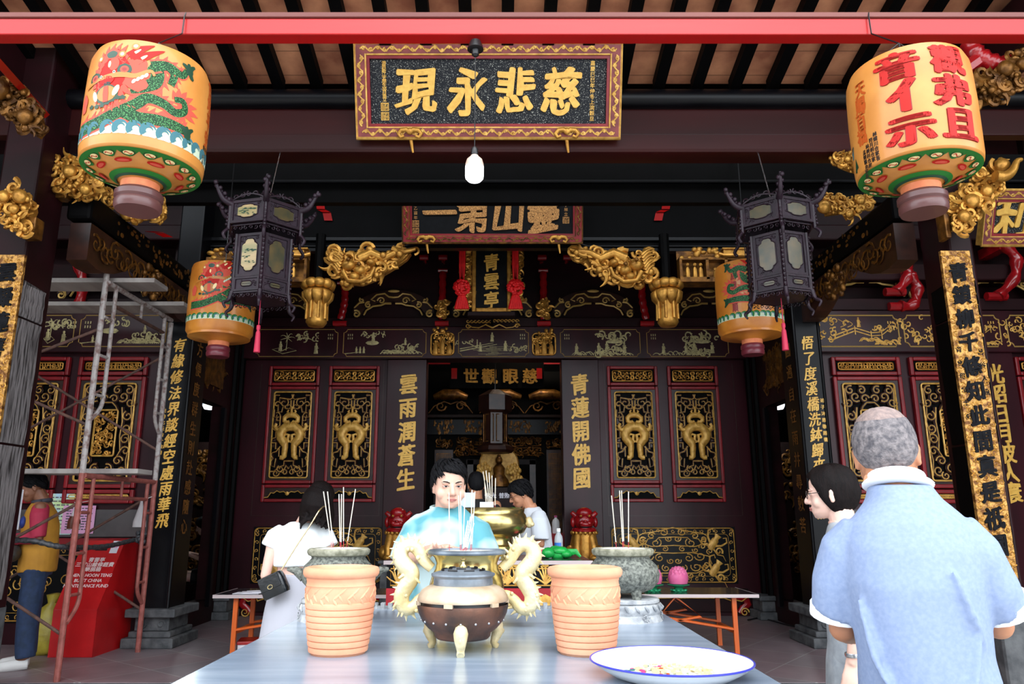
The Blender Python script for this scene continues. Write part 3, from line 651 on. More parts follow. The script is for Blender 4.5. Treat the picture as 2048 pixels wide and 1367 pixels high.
def vase(g, xm, zb, h, y):
    """gilt vase: ring top, eared body with heart opening, two bowed legs"""
    def S(p, w, t=(1, .8), fl=.8):
        for q in (p, mirrored(p, xm)): scroll(g, q, w * h * 1.22, y, fl, 8, t)
    def at(a, b): return (xm + a * h, zb + b * h)
    S([at(*p) for p in [(0, .68), (.09, .67), (.165, .61), (.205, .52), (.19, .43), (.13, .36), (.09, .31)]], .1, (.85, .75))
    S([at(*p) for p in [(.1, .34), (.09, .24), (.1, .14), (.1, .06), (.13, .03), (.18, .035)]], .058, (1, .7))
    S([at(*p) for p in [(.17, .62), (.25, .6), (.3, .62), (.33, .68), (.3, .74)]], .052, (1, .5))
    S([at(*p) for p in [(.02, .34), (.05, .4), (.03, .5), (.1, .52), (.12, .48)]], .035, (1, .5))
    S(spiral(*at(.06, .38), .045 * h, 1.2, 0, 1, 10, .2), .018); S(spiral(*at(.24, .59), .035 * h, 1.2, 1, 1, 10, .2), .016)
    S([at(*p) for p in [(0, .92), (.08, .91), (.14, .86), (.14, .79), (.08, .76), (.03, .78)]], .052, (1, .6))
    S([at(*p) for p in [(0, .94), (.06, .95), (.09, .99), (.06, 1.02)]], .022); scroll(g, [at(0, .96), at(0, 1.07), at(0, 1.1)], .03 * h, y, .8, 7, (1, .4))
def window(x0, name, z, style, label, Y, w):
    """z: heights of frame joints, top to bottom"""
    root = sroot(name, label); x1 = x0 + w; fw = .045
    g = G()
    for a, b in ((z[0], z[1]), (z[1] - .012, z[2] + .012), (z[2], z[3])): frame_bars(g, x0, x1, b, a, fw, Y - .055, Y)
    g.obj('frame', 'red_frame', root, smooth=0, bevel=.012)
    g = G(); g.bx(x0 + .02, x1 - .02, Y - .012, Y + .004, z[3] + .02, z[0] - .02); g.obj('backing', 'black_wood', root, smooth=0)
    g = G(); a, b = z[1] + fw, z[0] - fw; m = .035; fret_strip(g, x0 + fw + m, x1 - fw - m, a + m * .7, b - m * .7, Y - .035, 11 if style == 'vase' else 12, style != 'vase'); g.obj('fretwork', 'gold', root)
    xa, xb, za, zb = x0 + fw + .055, x1 - fw - .055, z[2] + fw + .05, z[1] - fw - .05; xm = (xa + xb) / 2; W, H = xb - xa, zb - za
    g = G(); frame_bars(g, x0 + fw, x1 - fw, z[2] + fw, z[1] - fw, .05, Y - .03, Y); g.obj('inner_frame', 'carved_wood', root, smooth=0)
    gd, gg = G(), G(); y = Y - .035
    outline(gg, rrect(xa, xb, za, zb, .03), .011, y - .01, 5)
    def both(p, wd):
        p = [(xm + u * W / 2, za + v * H) for u, v in p]
        for q in (p, mirrored(p, xm)): gilt_scroll(gd, gg, q, wd, y)
    def sp(u, v, r, t, a, s): return [((p[0] * 2 / W), (p[1] / H)) for p in spiral(u * W / 2, v * H, r, t, a, s, 12, .2)]
    if style == 'vase':
        K = .02
        both([(.05, .97), (.0, .93), (.12, .91), (.7, .93), (.7, .89)], K); both([(.7, .96), (.95, .96), (.95, .9)], K)
        both(sp(.45, .87, .07, 1.1, 2, 1), K * .8); both(sp(.2, .83, .05, 1, 0, -1), K * .8); both(sp(.8, .85, .05, 1, 3, -1), K * .8)
        both([(.08, .9), (.06, .8), (.3, .8), (.5, .82), (.55, .76), (.75, .76), (.75, .84), (.95, .84)], K)
        both([(.95, .79), (.95, .7), (.78, .7), (.78, .66), (.62, .66)], K); both([(.6, .72), (.6, .6), (.8, .58), (.97, .6)], K)
        both(sp(.75, .72, .045, 1, 1, 1), K * .7); both([(.95, .56), (.78, .54), (.78, .46), (.95, .45)], K); both(sp(.62, .5, .04, 1, 1, 1), K * .7)
        both([(.97, .4), (.75, .4), (.75, .33), (.55, .33), (.55, .24)], K); both([(.5, .36), (.7, .3), (.95, .28), (.95, .14), (.75, .12), (.7, .22)], K)
        both([(0, .19), (.25, .19), (.25, .14), (.5, .12), (.75, .07), (.95, .07)], K); both(sp(.42, .1, .055, 1.2, 1, -1), K * .8); both(sp(.65, .05, .05, 1.2, 3, 1), K * .8); both(sp(.2, .06, .05, 1.1, 0, 1), K * .8); both([(0, .1), (.12, .14), (.3, .05)], K)
        both([(.97, .26), (.85, .22), (.97, .18)], K * .8)
        for u in (.85, -.85):
            for v in (.62, .35): gd.bx(xm + u * W / 2 - .02, xm + u * W / 2 + .02, y, y + .02, za + v * H, za + (v + .1) * H)
        g = G(); vase(g, xm, za + H * .21, H * .56, y - .03); vg = g.obj('vase_carving', 'gold_paint', root, smooth=60)
    else:
        K = .017; r = random.Random(4)
        for u, v, rr, t, a, s in ((.3, .93, .05, 1.2, 1, 1), (.75, .93, .055, 1.2, 2, -1), (.55, .86, .06, 1.2, 4, 1), (.85, .8, .055, 1.2, 0, -1), (.2, .84, .05, 1.1, 3, -1), (.8, .66, .06, 1.2, 2, 1), (.82, .53, .055, 1.2, 5, -1), (.8, .42, .06, 1.2, 1, 1), (.85, .3, .055, 1.2, 3, -1), (.6, .2, .06, 1.2, 0, 1), (.25, .12, .055, 1.2, 2, -1), (.75, .1, .06, 1.2, 4, 1), (.5, .05, .05, 1.2, 1, -1), (.1, .05, .045, 1, 0, 1)):
            both(sp(u, v, rr, t, a, s), K)
        both([(.0, .8), (.15, .8), (.3, .76), (.38, .72)], K); both([(.55, .75), (.62, .6), (.58, .45), (.65, .3), (.5, .22)], K); both([(.95, .95), (.9, .74), (.97, .6), (.9, .47), (.97, .35), (.9, .2), (.97, .05)], K * .8)
        rx0, rx1, rz0, rz1 = xm - W * .21, xm + W * .21, za + H * .25, za + H * .72
        outline(gg, rrect(rx0, rx1, rz0, rz1, .02), .011, y - .02, 5)
        g = G(); carving(g, rrect(rx0 + .015, rx1 - .015, rz0 + .015, rz1 - .015, .01), .055, .03, 9, 1.3, False, .2); g.v = [Vector((v.x, v.y + y - .02, v.z)) for v in g.v]; g.obj('figure_carving', 'gold', root)
    gd.obj('scrollwork', 'carved_wood', root); gg.obj('gilt_edging', 'gold_paint', root)
    g = G(); a, b = z[3] + fw, z[2] - fw; W2 = x1 - x0 - 2 * fw
    pts = [(x0 + fw + W2 * t, a + (b - a) * v) for t, v in ((0, .1), (.08, .15), (.14, .55), (.2, .5), (.27, .72), (.34, .6), (.42, .66), (.5, .42), (.58, .66), (.66, .6), (.73, .72), (.8, .5), (.86, .55), (.92, .15), (1, .1))]
    if style == 'vase':
        poly = pts + [(x1 - fw, b), (x0 + fw, b)]; gq = G(); gq.prism(poly, Y - .03, Y - .01); gq.obj('apron', 'carved_wood', root, smooth=0); scroll(g, pts, .007, Y - .034, 1, 5, (1, 1)); g.ball((xm, Y - .04, a + (b - a) * .48), (.03, .012, .03), 4, 3)
    else: fret_strip(g, x0 + fw + .02, x1 - fw - .02, a + .015, b - .015, Y - .03, 33, True)
    g.obj('apron_gilding', 'gold_paint', root); return root
zc = [PZ(y, YF) for y in (732, 771, 968, 1003)]
w1 = window(-3.35, 'window_1', zc, 'vase', None, YF, .735)
for i, x in enumerate((-2.475, 1.575, 2.455)): o = dup(w1, (x + 3.35, 0, 0)); o.name = 'window_%d' % (i + 2)
zs = [PZ(y, YS) for y in (714, 751, 978, 1006)]
w2 = window(-4.80, 'window_5', zs, 'fret', None, YS, .785)
for i, x in enumerate((-5.69, -6.58, 3.80, 4.69, 5.9)): o = dup(w2, (x + 4.80, 0, 0)); o.name = 'window_%d' % (i + 6)

# lower lacquer panels with gilt ornament
def low_panel(name, x0, x1, z0, z1, Y, par, seed, vaseform=True):
    g = G(); g.bx(x0, x1, Y - .012, Y, z0, z1); p = g.obj(name, 'black_lacquer', par, smooth=0)
    g = G(); outline(g, rrect(x0 + .02, x1 - .02, z0 + .02, z1 - .02, .05), .007, Y - .014, 4); outline(g, rrect(x0 + .1, x1 - .1, z0 + .1, z1 - .1, .05), .003, Y - .014, 4)
    r = random.Random(seed)
    n = int((x1 - x0) / .1)
    for i in range(n):
        for z in (z0 + .06, z1 - .06): scroll(g, spiral(x0 + .06 + (x1 - x0 - .12) * i / (n - 1), z, .028, 1, r.uniform(0, 6), r.choice((-1, 1)), 7, .3), .006, Y - .014, .6, 4)
    n = int((z1 - z0) / .12)
    for i in range(n):
        for x in (x0 + .06, x1 - .06): scroll(g, spiral(x, z0 + .1 + (z1 - z0 - .2) * i / max(n - 1, 1), .028, 1, r.uniform(0, 6), r.choice((-1, 1)), 7, .3), .006, Y - .014, .6, 4)
    xm, zm = (x0 + x1) / 2, (z0 + z1) / 2; H = z1 - z0
    if vaseform:
        def S(q, w_=.008):
            for qq in (q, mirrored(q, xm)): scroll(g, qq, w_, Y - .015, .7, 5, (1, .8))
        for a, b, r_, s in ((.13, .38, .07, 1), (.3, .32, .06, -1), (.24, .2, .08, 1), (.4, .14, .05, -1), (.36, -.02, .08, 1), (.2, -.05, .07, -1), (.12, .1, .05, 1), (.3, -.2, .08, 1), (.12, -.22, .06, -1), (.44, -.16, .05, 1), (.06, .27, .05, -1), (.42, .27, .05, 1), (.5, .06, .05, -1), (.22, -.34, .05, 1), (.38, -.33, .05, -1), (.05, -.1, .05, -1), (.3, .08, .045, 1)): S([(xm + p[0], zm + p[1] * H / .95) for p in spiral(a, b, r_, 1.3, a * 9, s, 14, .2)])
        for q in ([(0, .46), (.2, .4), (.42, .36), (.5, .3)], [(0, .3), (.2, .29), (.26, .22)], [(0, .16), (.3, .14), (.46, .2)], [(0, .03), (.25, .04), (.48, -.02), (.52, -.15)], [(0, -.3), (.3, -.3), (.45, -.22)]): S([(xm + a, zm + b * H / .95) for a, b in q])
    else:
        for k in range(34):
            a, b = r.uniform(x0 + .15, x1 - .15), r.uniform(z0 + .15, z1 - .15); scroll(g, spiral(a, b, r.uniform(.04, .09), r.uniform(.9, 1.5), r.uniform(0, 6), r.choice((-1, 1)), 12, .2), .008, Y - .015, .7, 4)
    g.obj('gilt_tracery', 'gold_paint', p)
    if vaseform:
        g = G()
        for sx in (-1, 1):
            for sz in (.24, -.22):
                cx, cz = xm + sx * (x1 - x0) * .33, zm + sz * H
                g.M = Matrix.Translation((cx, Y - .02, cz)) @ Matrix.Rotation(R(sx * 35), 4, 'Y'); g.loft([((0, 0, -.13), .03, .012), ((0, 0, -.1), .055, .018), ((0, 0, .02), .05, .018), ((0, 0, .05), .03, .015), ((0, 0, .1), .055, .014)], 10)
                for q in (-1, 1):
                    scroll(g, [(q * .04, -.05), (q * .11, .0), (q * .15, .08), (q * .11, .13), (q * .075, .1)], .017, 0, .7, 6, (1, .4)); scroll(g, spiral(q * .12, -.08, .055, 1.2, 0, q, 12, .2), .014, 0, .7, 5); scroll(g, [(q * .05, -.1), (q * .13, -.13), (q * .2, -.1), (q * .27, -.14)], .013, 0, .7, 5, (1, .2))
        g.M = Matrix.Identity(4); g.obj('emblem', 'gold_paint', p)
def scroll_base(x0, x1, par, Y):
    g = G(); g.bx(x0, x1, Y - .06, Y, .28, .36); g.bx(x0 + .1, x1 - .1, Y - .03, Y, .05, .28); g.obj('base_rail', 'maroon_dull', par, smooth=0, bevel=.01)
    g = G(); pts = [(x0 + .02, .27), (x0 + .2, .27), (x0 + .24, .2), (x0 + .35, .24), (x1 - .35, .24), (x1 - .24, .2), (x1 - .2, .27), (x1 - .02, .27)]; scroll(g, pts, .01, Y - .065, 1, 5, (1, 1)); g.obj('base_gilding', 'gold_paint', par)
    for sx, x in ((-1, x0 + .12), (1, x1 - .12)):
        g = G(); p = [(x - sx * .08, .27), (x + sx * .06, .25), (x + sx * .1, .16), (x + sx * .02, .1), (x - sx * .02, .04)]; scroll(g, [(a, b) for a, b in p], .085, Y - .05, .6, 10, (.8, .5)); f = g.obj('scroll_foot', 'red_lacquer', par, smooth=60)
        g = G(); scroll(g, spiral(x + sx * .03, .06, .06, 1.4, 0, sx, 14, .2), .011, Y - .11, .8, 5); scroll(g, [(x - sx * .1, .22), (x, .2), (x + sx * .12, .28)], .01, Y - .11, .8, 5); g.obj('foot_gilding', 'gold_paint', f)
zl1, zl0 = PZ(1052, YF), .42
for a, b, k in ((505, 765, 1), (1222, 1472, 2)):
    x0, x1 = PX(a, 1100, YF), PX(b, 1100, YF); low_panel('lower_panel', x0, x1, zl0, zl1, YF, wc, k); scroll_base(x0 - .1, x1 + .12, wc, YF)
for s_, rng in ((-1, ((-5.7, -3.95), (-7.6, -5.9))), (1, ((3.85, 5.5),))):
    for a, b in rng:
        o = sroot('trim_%d' % (4 + (s_ > 0))); low_panel('lower_panel', a, b, .22, PZ(1090, YS), YS, o, 7 + s_, False)
        g = G(); g.bx(a, b, YS - .05, YS, PZ(1088, YS), PZ(1075, YS)); g.obj('red_rail', 'red_frame', o, smooth=0)
# ================================================================== brackets and gilt carvings above the door
def hump(name, x0, x1, zb, h, Y, label, cut=0):
    """openwork hump-backed bracket board with gilded scroll edges"""
    t = thing(name, label, 'bracket', ((x0 + x1) / 2, Y, zb), 'hump-backed carved boards over the lintel'); xm = (x0 + x1) / 2; W = (x1 - x0) / 2
    g = G(); n = 18
    top = [(xm + W * math.cos(PI * i / n), zb + h * (.18 + .82 * math.sin(PI * i / n))) for i in range(n + 1)]
    low = [(xm + W * .8 * math.cos(PI * i / n), zb + h * (.05 + .5 * math.sin(PI * i / n)) + .02 * math.sin(i * 2.2)) for i in range(n, -1, -1)]
    g.prism(top + low, Y, Y + .05); g.obj('board', 'carved_wood', t, smooth=0)
    gg = G()
    def S(p, w_=.014, tp=(1, .8)):
        for q in (p, mirrored(p, xm)): scroll(gg, q, w_, Y - .008, .9, 5, tp)
    S([(xm, zb + h * .72), (xm + W * .12, zb + h * .74), (xm + W * .22, zb + h * .86), (xm + W * .42, zb + h * .82), (xm + W * .55, zb + h * .64), (xm + W * .45, zb + h * .58)])
    S(spiral(xm + W * .3, zb + h * .6, .06, 1.2, 0, 1, 12, .2), .012); S(spiral(xm + W * .62, zb + h * .45, .05, 1.3, 2, -1, 12, .2), .014); S(spiral(xm + W * .9, zb + h * .12, .06, 1.3, 1, 1, 12, .2), .016)
    S([(xm + W * .05, zb + h * .5), (xm + W * .2, zb + h * .5), (xm + W * .3, zb + h * .44), (xm + W * .5, zb + h * .4), (xm + W * .66, zb + h * .25), (xm + W * .72, zb + h * .08)], .016)
    S([(xm + W * .72, zb + h * .55), (xm + W * .84, zb + h * .52), (xm + W * .96, zb + h * .34)]); S(spiral(xm + W * .78, zb + h * .62, .04, 1.1, 1, -1, 9, .2))
    gg.ball((xm, Y - .01, zb + h * .95), (.09, .02, .025), 8, 5); gg.obj('gilt_edging', 'gold_line', t); return t
Yh = YF - .03; zb = PZ(634, Yh)
H1 = hump('hump_bracket', PX(705, 620, Yh), PX(868, 620, Yh), zb, PZ(579, Yh) - zb, Yh, 'dark hump-backed openwork board to the left of the vertical name plaque, between red brackets')
dup(H1, (PX(1187, 620, Yh), Yh, zb), 'dark hump-backed openwork board to the right of the vertical name plaque, between red brackets')
h = dup(H1, (PX(985, 620, Yh), Yh, zb), 'dark hump-backed board half hidden behind the vertical name plaque')
dup(H1, (PX(560, 620, Yh), Yh, zb), 'dark hump-backed board behind the left gilt lotus pendant'); dup(H1, (PX(1420, 620, Yh), Yh, zb), 'dark hump-backed board behind the right gilt lotus pendant')
Yq = YS + .1; zq = PZ(598, Yq)
for x, lb in ((1735, 'pale-edged openwork board on the facade between the purple lantern and the right front pillar'), (1985, 'pale-edged openwork board right of the tall gilt plaque, under the red brackets'), (215, 'openwork board half hidden behind the scaffold planks')):
    dup(H1, (PX(x, 590, Yq), Yq, zq), lb)
# red block and beaded bracket stacks
def red_bracket(x, Y, zb, zt, label, gilt=False, bend=0):
    t = thing('red_bracket', label, 'bracket', (x, Y, zb), 'beaded red brackets')
    g = G(); g.tube([(x - .1, Y - .06, zb + .04), (x + .1, Y - .06, zb + .04)], .04, 10); g.bx(x - .09, x + .09, Y - .06, Y + .06, zb, zb + .05); g.obj('base_roll', 'red_lacquer', t)
    g = G(); n = 6; H = zt - zb - .1; pts = []; rs = []
    for i in range(n * 3 + 1):
        u = i / (n * 3); pts.append((x + bend * math.sin(u * PI * .8), Y - .05, zb + .1 + H * u)); rs.append(.05 + .012 * abs(math.sin(u * n * PI)))
    g.tube(pts, rs, 8, .8); g.obj('beaded_arm', 'red_lacquer', t, smooth=60)
    g = G(); g.tube([(x - .07, Y - .05, zt + .02), (x + .07, Y - .05, zt + .02)], .03, 8); g.obj('cap_roll', 'red_lacquer', t)
    if gilt:
        g = G(); z0 = zb + .1; carving(g, rrect(x - .08, x + .08, z0, z0 + .3, .04), .07, .06, int(abs(x) * 50), 1.6, True, .25); g.v = [Vector((v.x, v.y + Y - .12, v.z)) for v in g.v]; g.obj('gilt_sleeve', 'gold', t)
    return t
zr0 = PZ(653, YF - .1)
for x, y1, gl, bd, lb in ((885, 545, True, 0, 'beaded red bracket with a gilt figure sleeve left of the vertical name plaque'), (1087, 545, True, 0, 'beaded red bracket with a gilt figure sleeve right of the vertical name plaque'),
                          (683, 570, False, .05, 'beaded red bracket between the left lotus pendant and the hump board'), (1291, 558, False, -.05, 'beaded red bracket between the right lotus pendant and the hump board')):
    red_bracket(PX(x, 620, YF - .1), YF - .1, zr0, PZ(y1, YF - .1), lb, gl, bd)
def red_arc(pts, label, Y=8.36):
    p = [P(a, b, Y) for a, b in pts]; q = smooth_path([tuple(v) for v in p], 5); t = thing('red_bracket', label, 'bracket', tuple(p[-1]), 'beaded red brackets')
    g = G(); g.tube(q, [.062 + .012 * math.sin(i * 1.4) for i in range(len(q))], 9, 1.2); g.obj('beaded_arm', 'red_lacquer', t, smooth=60)
    g = G(); e = p[-1]; g.tube([(e.x - .13, Y, e.z), (e.x + .1, Y, e.z)], .05, 10); g.obj('base_roll', 'red_lacquer', t); g = G(); e = p[0]; g.bx(e.x - .06, e.x + .06, Y, YS + .32, e.z - .06, e.z + .06); g.obj('peg', 'red_lacquer', t, smooth=0)
red_arc(((1792, 492), (1812, 520), (1814, 555), (1792, 583)), 'red curved bracket on the right facade, upper one left of the right pillar')
red_arc(((1818, 548), (1834, 575), (1826, 608), (1800, 612)), 'red curved bracket on the right facade, lower one left of the right pillar')
red_arc(((2008, 488), (2032, 518), (2026, 560), (1995, 592)), 'red curved bracket above the golden verse post at the right edge')
red_arc(((148, 495), (158, 530), (166, 570), (158, 612)), 'red curved bracket seen above the scaffold planks')
for i, (x, lb) in enumerate(((848, 'small red peg under the beam left of the name plaque, outer one'), (886, 'small red peg under the beam left of the name plaque, inner one'), (1084, 'small red peg under the beam right of the name plaque, inner one'), (1135, 'small red peg under the beam right of the name plaque, outer one'))):
    g = G(); p = P(x, 514, YF - .1); g.tube([(p.x - .07, p.y, p.z), (p.x - .06, p.y, p.z), (p.x + .06, p.y, p.z), (p.x + .07, p.y, p.z)], [.035, .045, .045, .035], 10); g.tube([(p.x, p.y, p.z), (p.x, YF + .15, p.z)], .03, 6); tag(g.obj('red_peg', 'red_lacquer'), lb, 'peg', 'red pegs under the beam')
# gilt relief figures on the painted beam, apron below the name plaque
for x, sd, lb in ((885, 3, 'gilt relief of figures under a tree on the lintel, left of the middle painting'), (1088, 4, 'gilt relief of figures under a tree on the lintel, right of the middle painting')):
    c = P(x, 685, YF - .13); t = thing('relief_panel', lb, 'relief', tuple(c), 'gilt reliefs on the lintel'); g = G(); w_, h_ = .165, .175
    outline(g, rrect(c.x - w_, c.x + w_, c.z - h_, c.z + h_ * .8, .05), .014, c.y - .01, 6); g.obj('rim', 'gold', t)
    g = G()
    for fx, fh in ((-.1, .17), (0, .23), (.1, .16)): g.loft([((c.x + fx, c.y - .035, c.z - h_), .045, .025), ((c.x + fx, c.y - .035, c.z - h_ + fh * .7), .035, .025), ((c.x + fx, c.y - .035, c.z - h_ + fh), .015, .014)], 8); g.ball((c.x + fx, c.y - .025, c.z - h_ + fh + .025), .022, 7, 5)
    r = random.Random(sd)
    for k in range(13): g.ball((c.x + r.uniform(-.13, .13), c.y - .03, c.z + r.uniform(.06, .22)), r.uniform(.02, .035), 7, 5)
    scroll(g, [(c.x + .01, c.z - .05), (c.x - .03, c.z + .05), (c.x + .04, c.z + .14)], .014, c.y - .02)
    n0 = len(g.v); carving(g, rrect(c.x - w_ + .03, c.x + w_ - .03, c.z - h_ + .03, c.z + h_ * .7, .03), .055, .03, sd + 9, 1.5, False, .22)
    for i in range(n0, len(g.v)): g.v[i].y += c.y - .02
    g.obj('figure_group', 'gold', t); g = G(); g.bx(c.x - w_ + .01, c.x + w_ - .01, c.y - .004, c.y + .02, c.z - h_ + .01, c.z + h_ * .75); g.obj('ground', 'black_wood', t, smooth=0)
g = G(); c = P(985, 648, YF - .14)
for q in range(2):
    s_ = 1 - 2 * q
    for k in range(7): scroll(g, spiral(c.x + s_ * (.03 + .055 * k), c.z + .05, .03, 1.0, 0, s_, 8, .2), .009, c.y, .9, 5)
    scroll(g, [(c.x, c.z - .05), (c.x + s_ * .1, c.z), (c.x + s_ * .2, c.z - .05), (c.x + s_ * .3, c.z - .04), (c.x + s_ * .36, c.z)], .012, c.y, .9, 5); scroll(g, spiral(c.x + s_ * .36, c.z - .02, .04, 1.2, 0, s_, 10, .2), .011, c.y, .9, 5)
tag(g.obj('scroll_apron', 'gold_paint'), 'small gilded scroll apron just below the vertical name plaque', 'carving')
# dragon brackets under the deep beam
def dragon_bracket(flip, x0, label, sd):
    Y = 8.42; t = thing('dragon_bracket', label, 'carving', (0, 0, 0)); sx = -1 if flip else 1
    def Q(px, py):   # photograph pixels of the left bracket
        p = P(px, py, Y); return (p.x, p.z)
    X = (lambda x: 2 * (PX(985, 530, Y)) - x) if flip else (lambda x: x)
    out = [Q(*p) for p in ((662, 505), (700, 512), (740, 500), (800, 499), (834, 499), (825, 512), (800, 530), (775, 545), (752, 560), (720, 572), (690, 570), (668, 558), (664, 535))]
    g = G(); poly = [(X(x), z) for x, z in out]; carving(g, poly, .13, .2, sd, 2.6, True, .2)
    g.obj_y = Y
    for k in range(7):   # mane of flame tongues
        a, b = Q(690 - k * 1.5, 516 + k * 6); c, d = Q(664 + (k % 2) * 3, 502 + k * 5.5); scroll(g, bez((X(a), b), (X((a + c) / 2), (b + d) / 2 + .05), (X(c), d), n=7), .035, -.1, .8, 6, (1, .1))
    for p, r_ in (((700, 535), .09), ((722, 545), .08), ((712, 558), .07), ((745, 530), .06)): a, b = Q(*p); g.ball((X(a), -.08, b), (r_, .09, r_ * .8), 10, 7)
    body = [Q(*p) for p in ((720, 520), (745, 508), (770, 520), (792, 508), (815, 505), (832, 500))]; scroll(g, [(X(a), b) for a, b in body], .07, -.06, .9, 8, (1, .35))
    jaw = [Q(*p) for p in ((690, 548), (700, 566), (725, 568), (745, 556), (752, 540))]; scroll(g, [(X(a), b) for a, b in jaw], .03, -.12, .9, 6, (1, .6))
    for p in ((760, 548), (740, 562), (782, 536)): a, b = Q(*p); scroll(g, spiral(X(a), b, .06, 1.2, 1, sx, 10, .2), .02, -.08)
    g.v = [Vector((v.x, v.y + Y, v.z)) for v in g.v]; o = g.obj('dragon', 'gold', t, smooth=60)
    for p in ((703, 529), (724, 538)): g = G(); a, b = Q(*p); g.ball((X(a), Y - .2, b), .025, 8, 6); g.obj('eye', 'gold_dark', t)
    return t
dragon_bracket(False, 0, 'gilt dragon carving under the beam, left of the vertical name plaque', 5); dragon_bracket(True, 0, 'gilt dragon carving under the beam, right of the vertical name plaque', 6)
# lotus pendants
def lotus_pendant(px, label):
    Y = 8.45; x = PX(px, 600, Y); zt, zb = PZ(562, Y), PZ(652, Y); t = thing('lotus_pendant', label, 'carving', (x, Y, zt), 'gilt lotus pendants below the beam'); H = zt - zb
    g = G()
    for k in range(10):
        a = 2 * PI * k / 10; g.M = Matrix.Translation((x, Y, zt - .05)) @ Matrix.Rotation(a, 4, 'Z'); g.ball((.15, 0, 0), (.06, .075, .06), 8, 6)
    g.M = Matrix.Identity(4); g.lathe([(.02, .0), (.16, -.02), (.165, -.06), (.1, -.1)], (x, Y, zt), 20); g.obj('upper_petals', 'gold', t, smooth=60)
    g = G()
    for k in range(8):
        a = 2 * PI * k / 8 + .2; g.M = Matrix.Translation((x, Y, zt - .17)) @ Matrix.Rotation(a, 4, 'Z'); g.loft([((.10, 0, .07), .03, .06), ((.155, 0, .02), .035, .075), ((.15, 0, -.05), .03, .06), ((.1, 0, -.13), .015, .015)], 10)
    g.M = Matrix.Identity(4); g.obj('petals', 'gold', t, smooth=60)
    g = G(); g.lathe([(.1, -.15), (.11, -.25), (.115, -H + .1), (.125, -H + .05), (.09, -H), (0, -H)], (x, Y, zt), 12)
    for k in range(8):
        a = 2 * PI * (k + .5) / 8; g.tube([(x + .115 * math.cos(a), Y + .115 * math.sin(a), zt - .22), (x + .12 * math.cos(a), Y + .12 * math.sin(a), zt - H + .08)], .018, 6)
    g.obj('basket', 'gold', t, smooth=60)
    g = G(); g.tube([(x, Y, zt - .02), (x, Y, 4.6)], .06, 10); g.obj('post', 'black_wood', t); return t
lotus_pendant(635, 'gilt lotus pendant hanging left of the door beside the left purple lantern'); lotus_pendant(1334, 'gilt lotus pendant hanging right of the door beside the right purple lantern')
# gilt carved theatre boxes beside the pendants
def theatre(px0, px1, label, sd):
    Y = 8.42; x0, x1 = PX(px0, 530, Y), PX(px1, 530, Y); z0, z1 = PZ(563, Y), PZ(500, Y); t = thing('carved_box', label, 'carving', ((x0 + x1) / 2, Y, z0), 'gilt theatre boxes beside the pendants'); W, H = x1 - x0, z1 - z0
    g = G(); frame_bars(g, x0, x1, z0, z0 + H * .7, .03, Y - .1, Y + .05); g.bx(x0, x1, Y + .03, Y + .05, z0, z1); g.bx(x0 + W * .36, x0 + W * .4, Y - .1, Y, z0, z0 + H * .65); g.bx(x0 + W * .62, x0 + W * .66, Y - .1, Y, z0, z0 + H * .65); g.obj('box_frame', 'gold_dark', t, smooth=0)
    g = G()
    for fx in (.12, .22, .3, .5, .74, .86): 
        h_ = H * (.5 if fx != .5 else .36); g.loft([((x0 + W * fx, Y - .05, z0 + .02), .03, .025), ((x0 + W * fx, Y - .05, z0 + h_ * .7), .024, .02), ((x0 + W * fx, Y - .05, z0 + h_ * .85), .012, .012)], 8); g.ball((x0 + W * fx, Y - .055, z0 + h_), .022, 7, 5)
    g.obj('figure_group', 'gold', t)
    g = G(); g.tube([(x0 + W * .55, Y - .1, z0 + H * .8), (x0 + W * .6, Y - .12, z0 + H * .74), (x1 - .02, Y - .12, z0 + H * .74), (x1 + .03, Y - .1, z0 + H * .8)], .02, 6); g.bx(x0 + W * .62, x1 - W * .04, Y - .08, Y, z0 + H * .78, z0 + H * .98); g.bx(x0 + W * .6, x1, Y - .1, Y, z0 + H * .96, z0 + H); g.obj('pavilion_roof', 'gold', t, smooth=30)
    g = G(); r = random.Random(sd)
    for k in range(14): g.ball((x0 + W * r.uniform(.02, .55), Y - .08, z0 + H * r.uniform(.68, .98)), (r.uniform(.02, .05), .03, r.uniform(.02, .045)), 8, 6)
    g.obj('tree_carving', 'gold', t, smooth=60)
    g = G(); g.bx(x0 - .02, x1 + .02, Y - .11, Y + .12, z0 - .03, z0); g.obj('shelf', 'gold_dark', t, smooth=0)
theatre(418, 618, 'gilt box of carved figures behind the left purple lantern', 1); theatre(1355, 1500, 'gilt box of carved figures and pavilion right of the right lotus pendant', 2)
# red tassel boards on the black beam and the big carved side beams
for px, lb in ((640, 'red folded paper strip on the black beam left of the second signboard'), (1333, 'red folded paper strip on the black beam right of the second signboard'), (383, 'red strip below the large dragon lantern'), (300, 'red strip on the carved side beam, lowest on the left')):
    if px == 383: continue
    py = {640: 405, 1333: 405, 300: 462}[px]; Y = 8.596 if px in (640, 1333) else 7.24; s_ = -1 if px > 1000 else 1; a = P(px, py, Y); g = G(); 
    q = [(0, 0), (.02, -.09), (.09, -.13), (.12, -.24)] if px != 300 else [(0, 0), (.1, -.02), (.2, -.07)]
    for (xa, za), (xb, zb_) in zip(q, q[1:]): g.add([(a.x + s_ * xa - .05, Y, a.z + za), (a.x + s_ * xa + .05, Y, a.z + za), (a.x + s_ * xb + .05, Y - .02, a.z + zb_), (a.x + s_ * xb - .05, Y - .02, a.z + zb_)], [(0, 1, 2, 3)])
    tag(g.obj('paper_strip', 'red_paint', smooth=0, solid=.004), lb, 'paper', 'red paper strips')
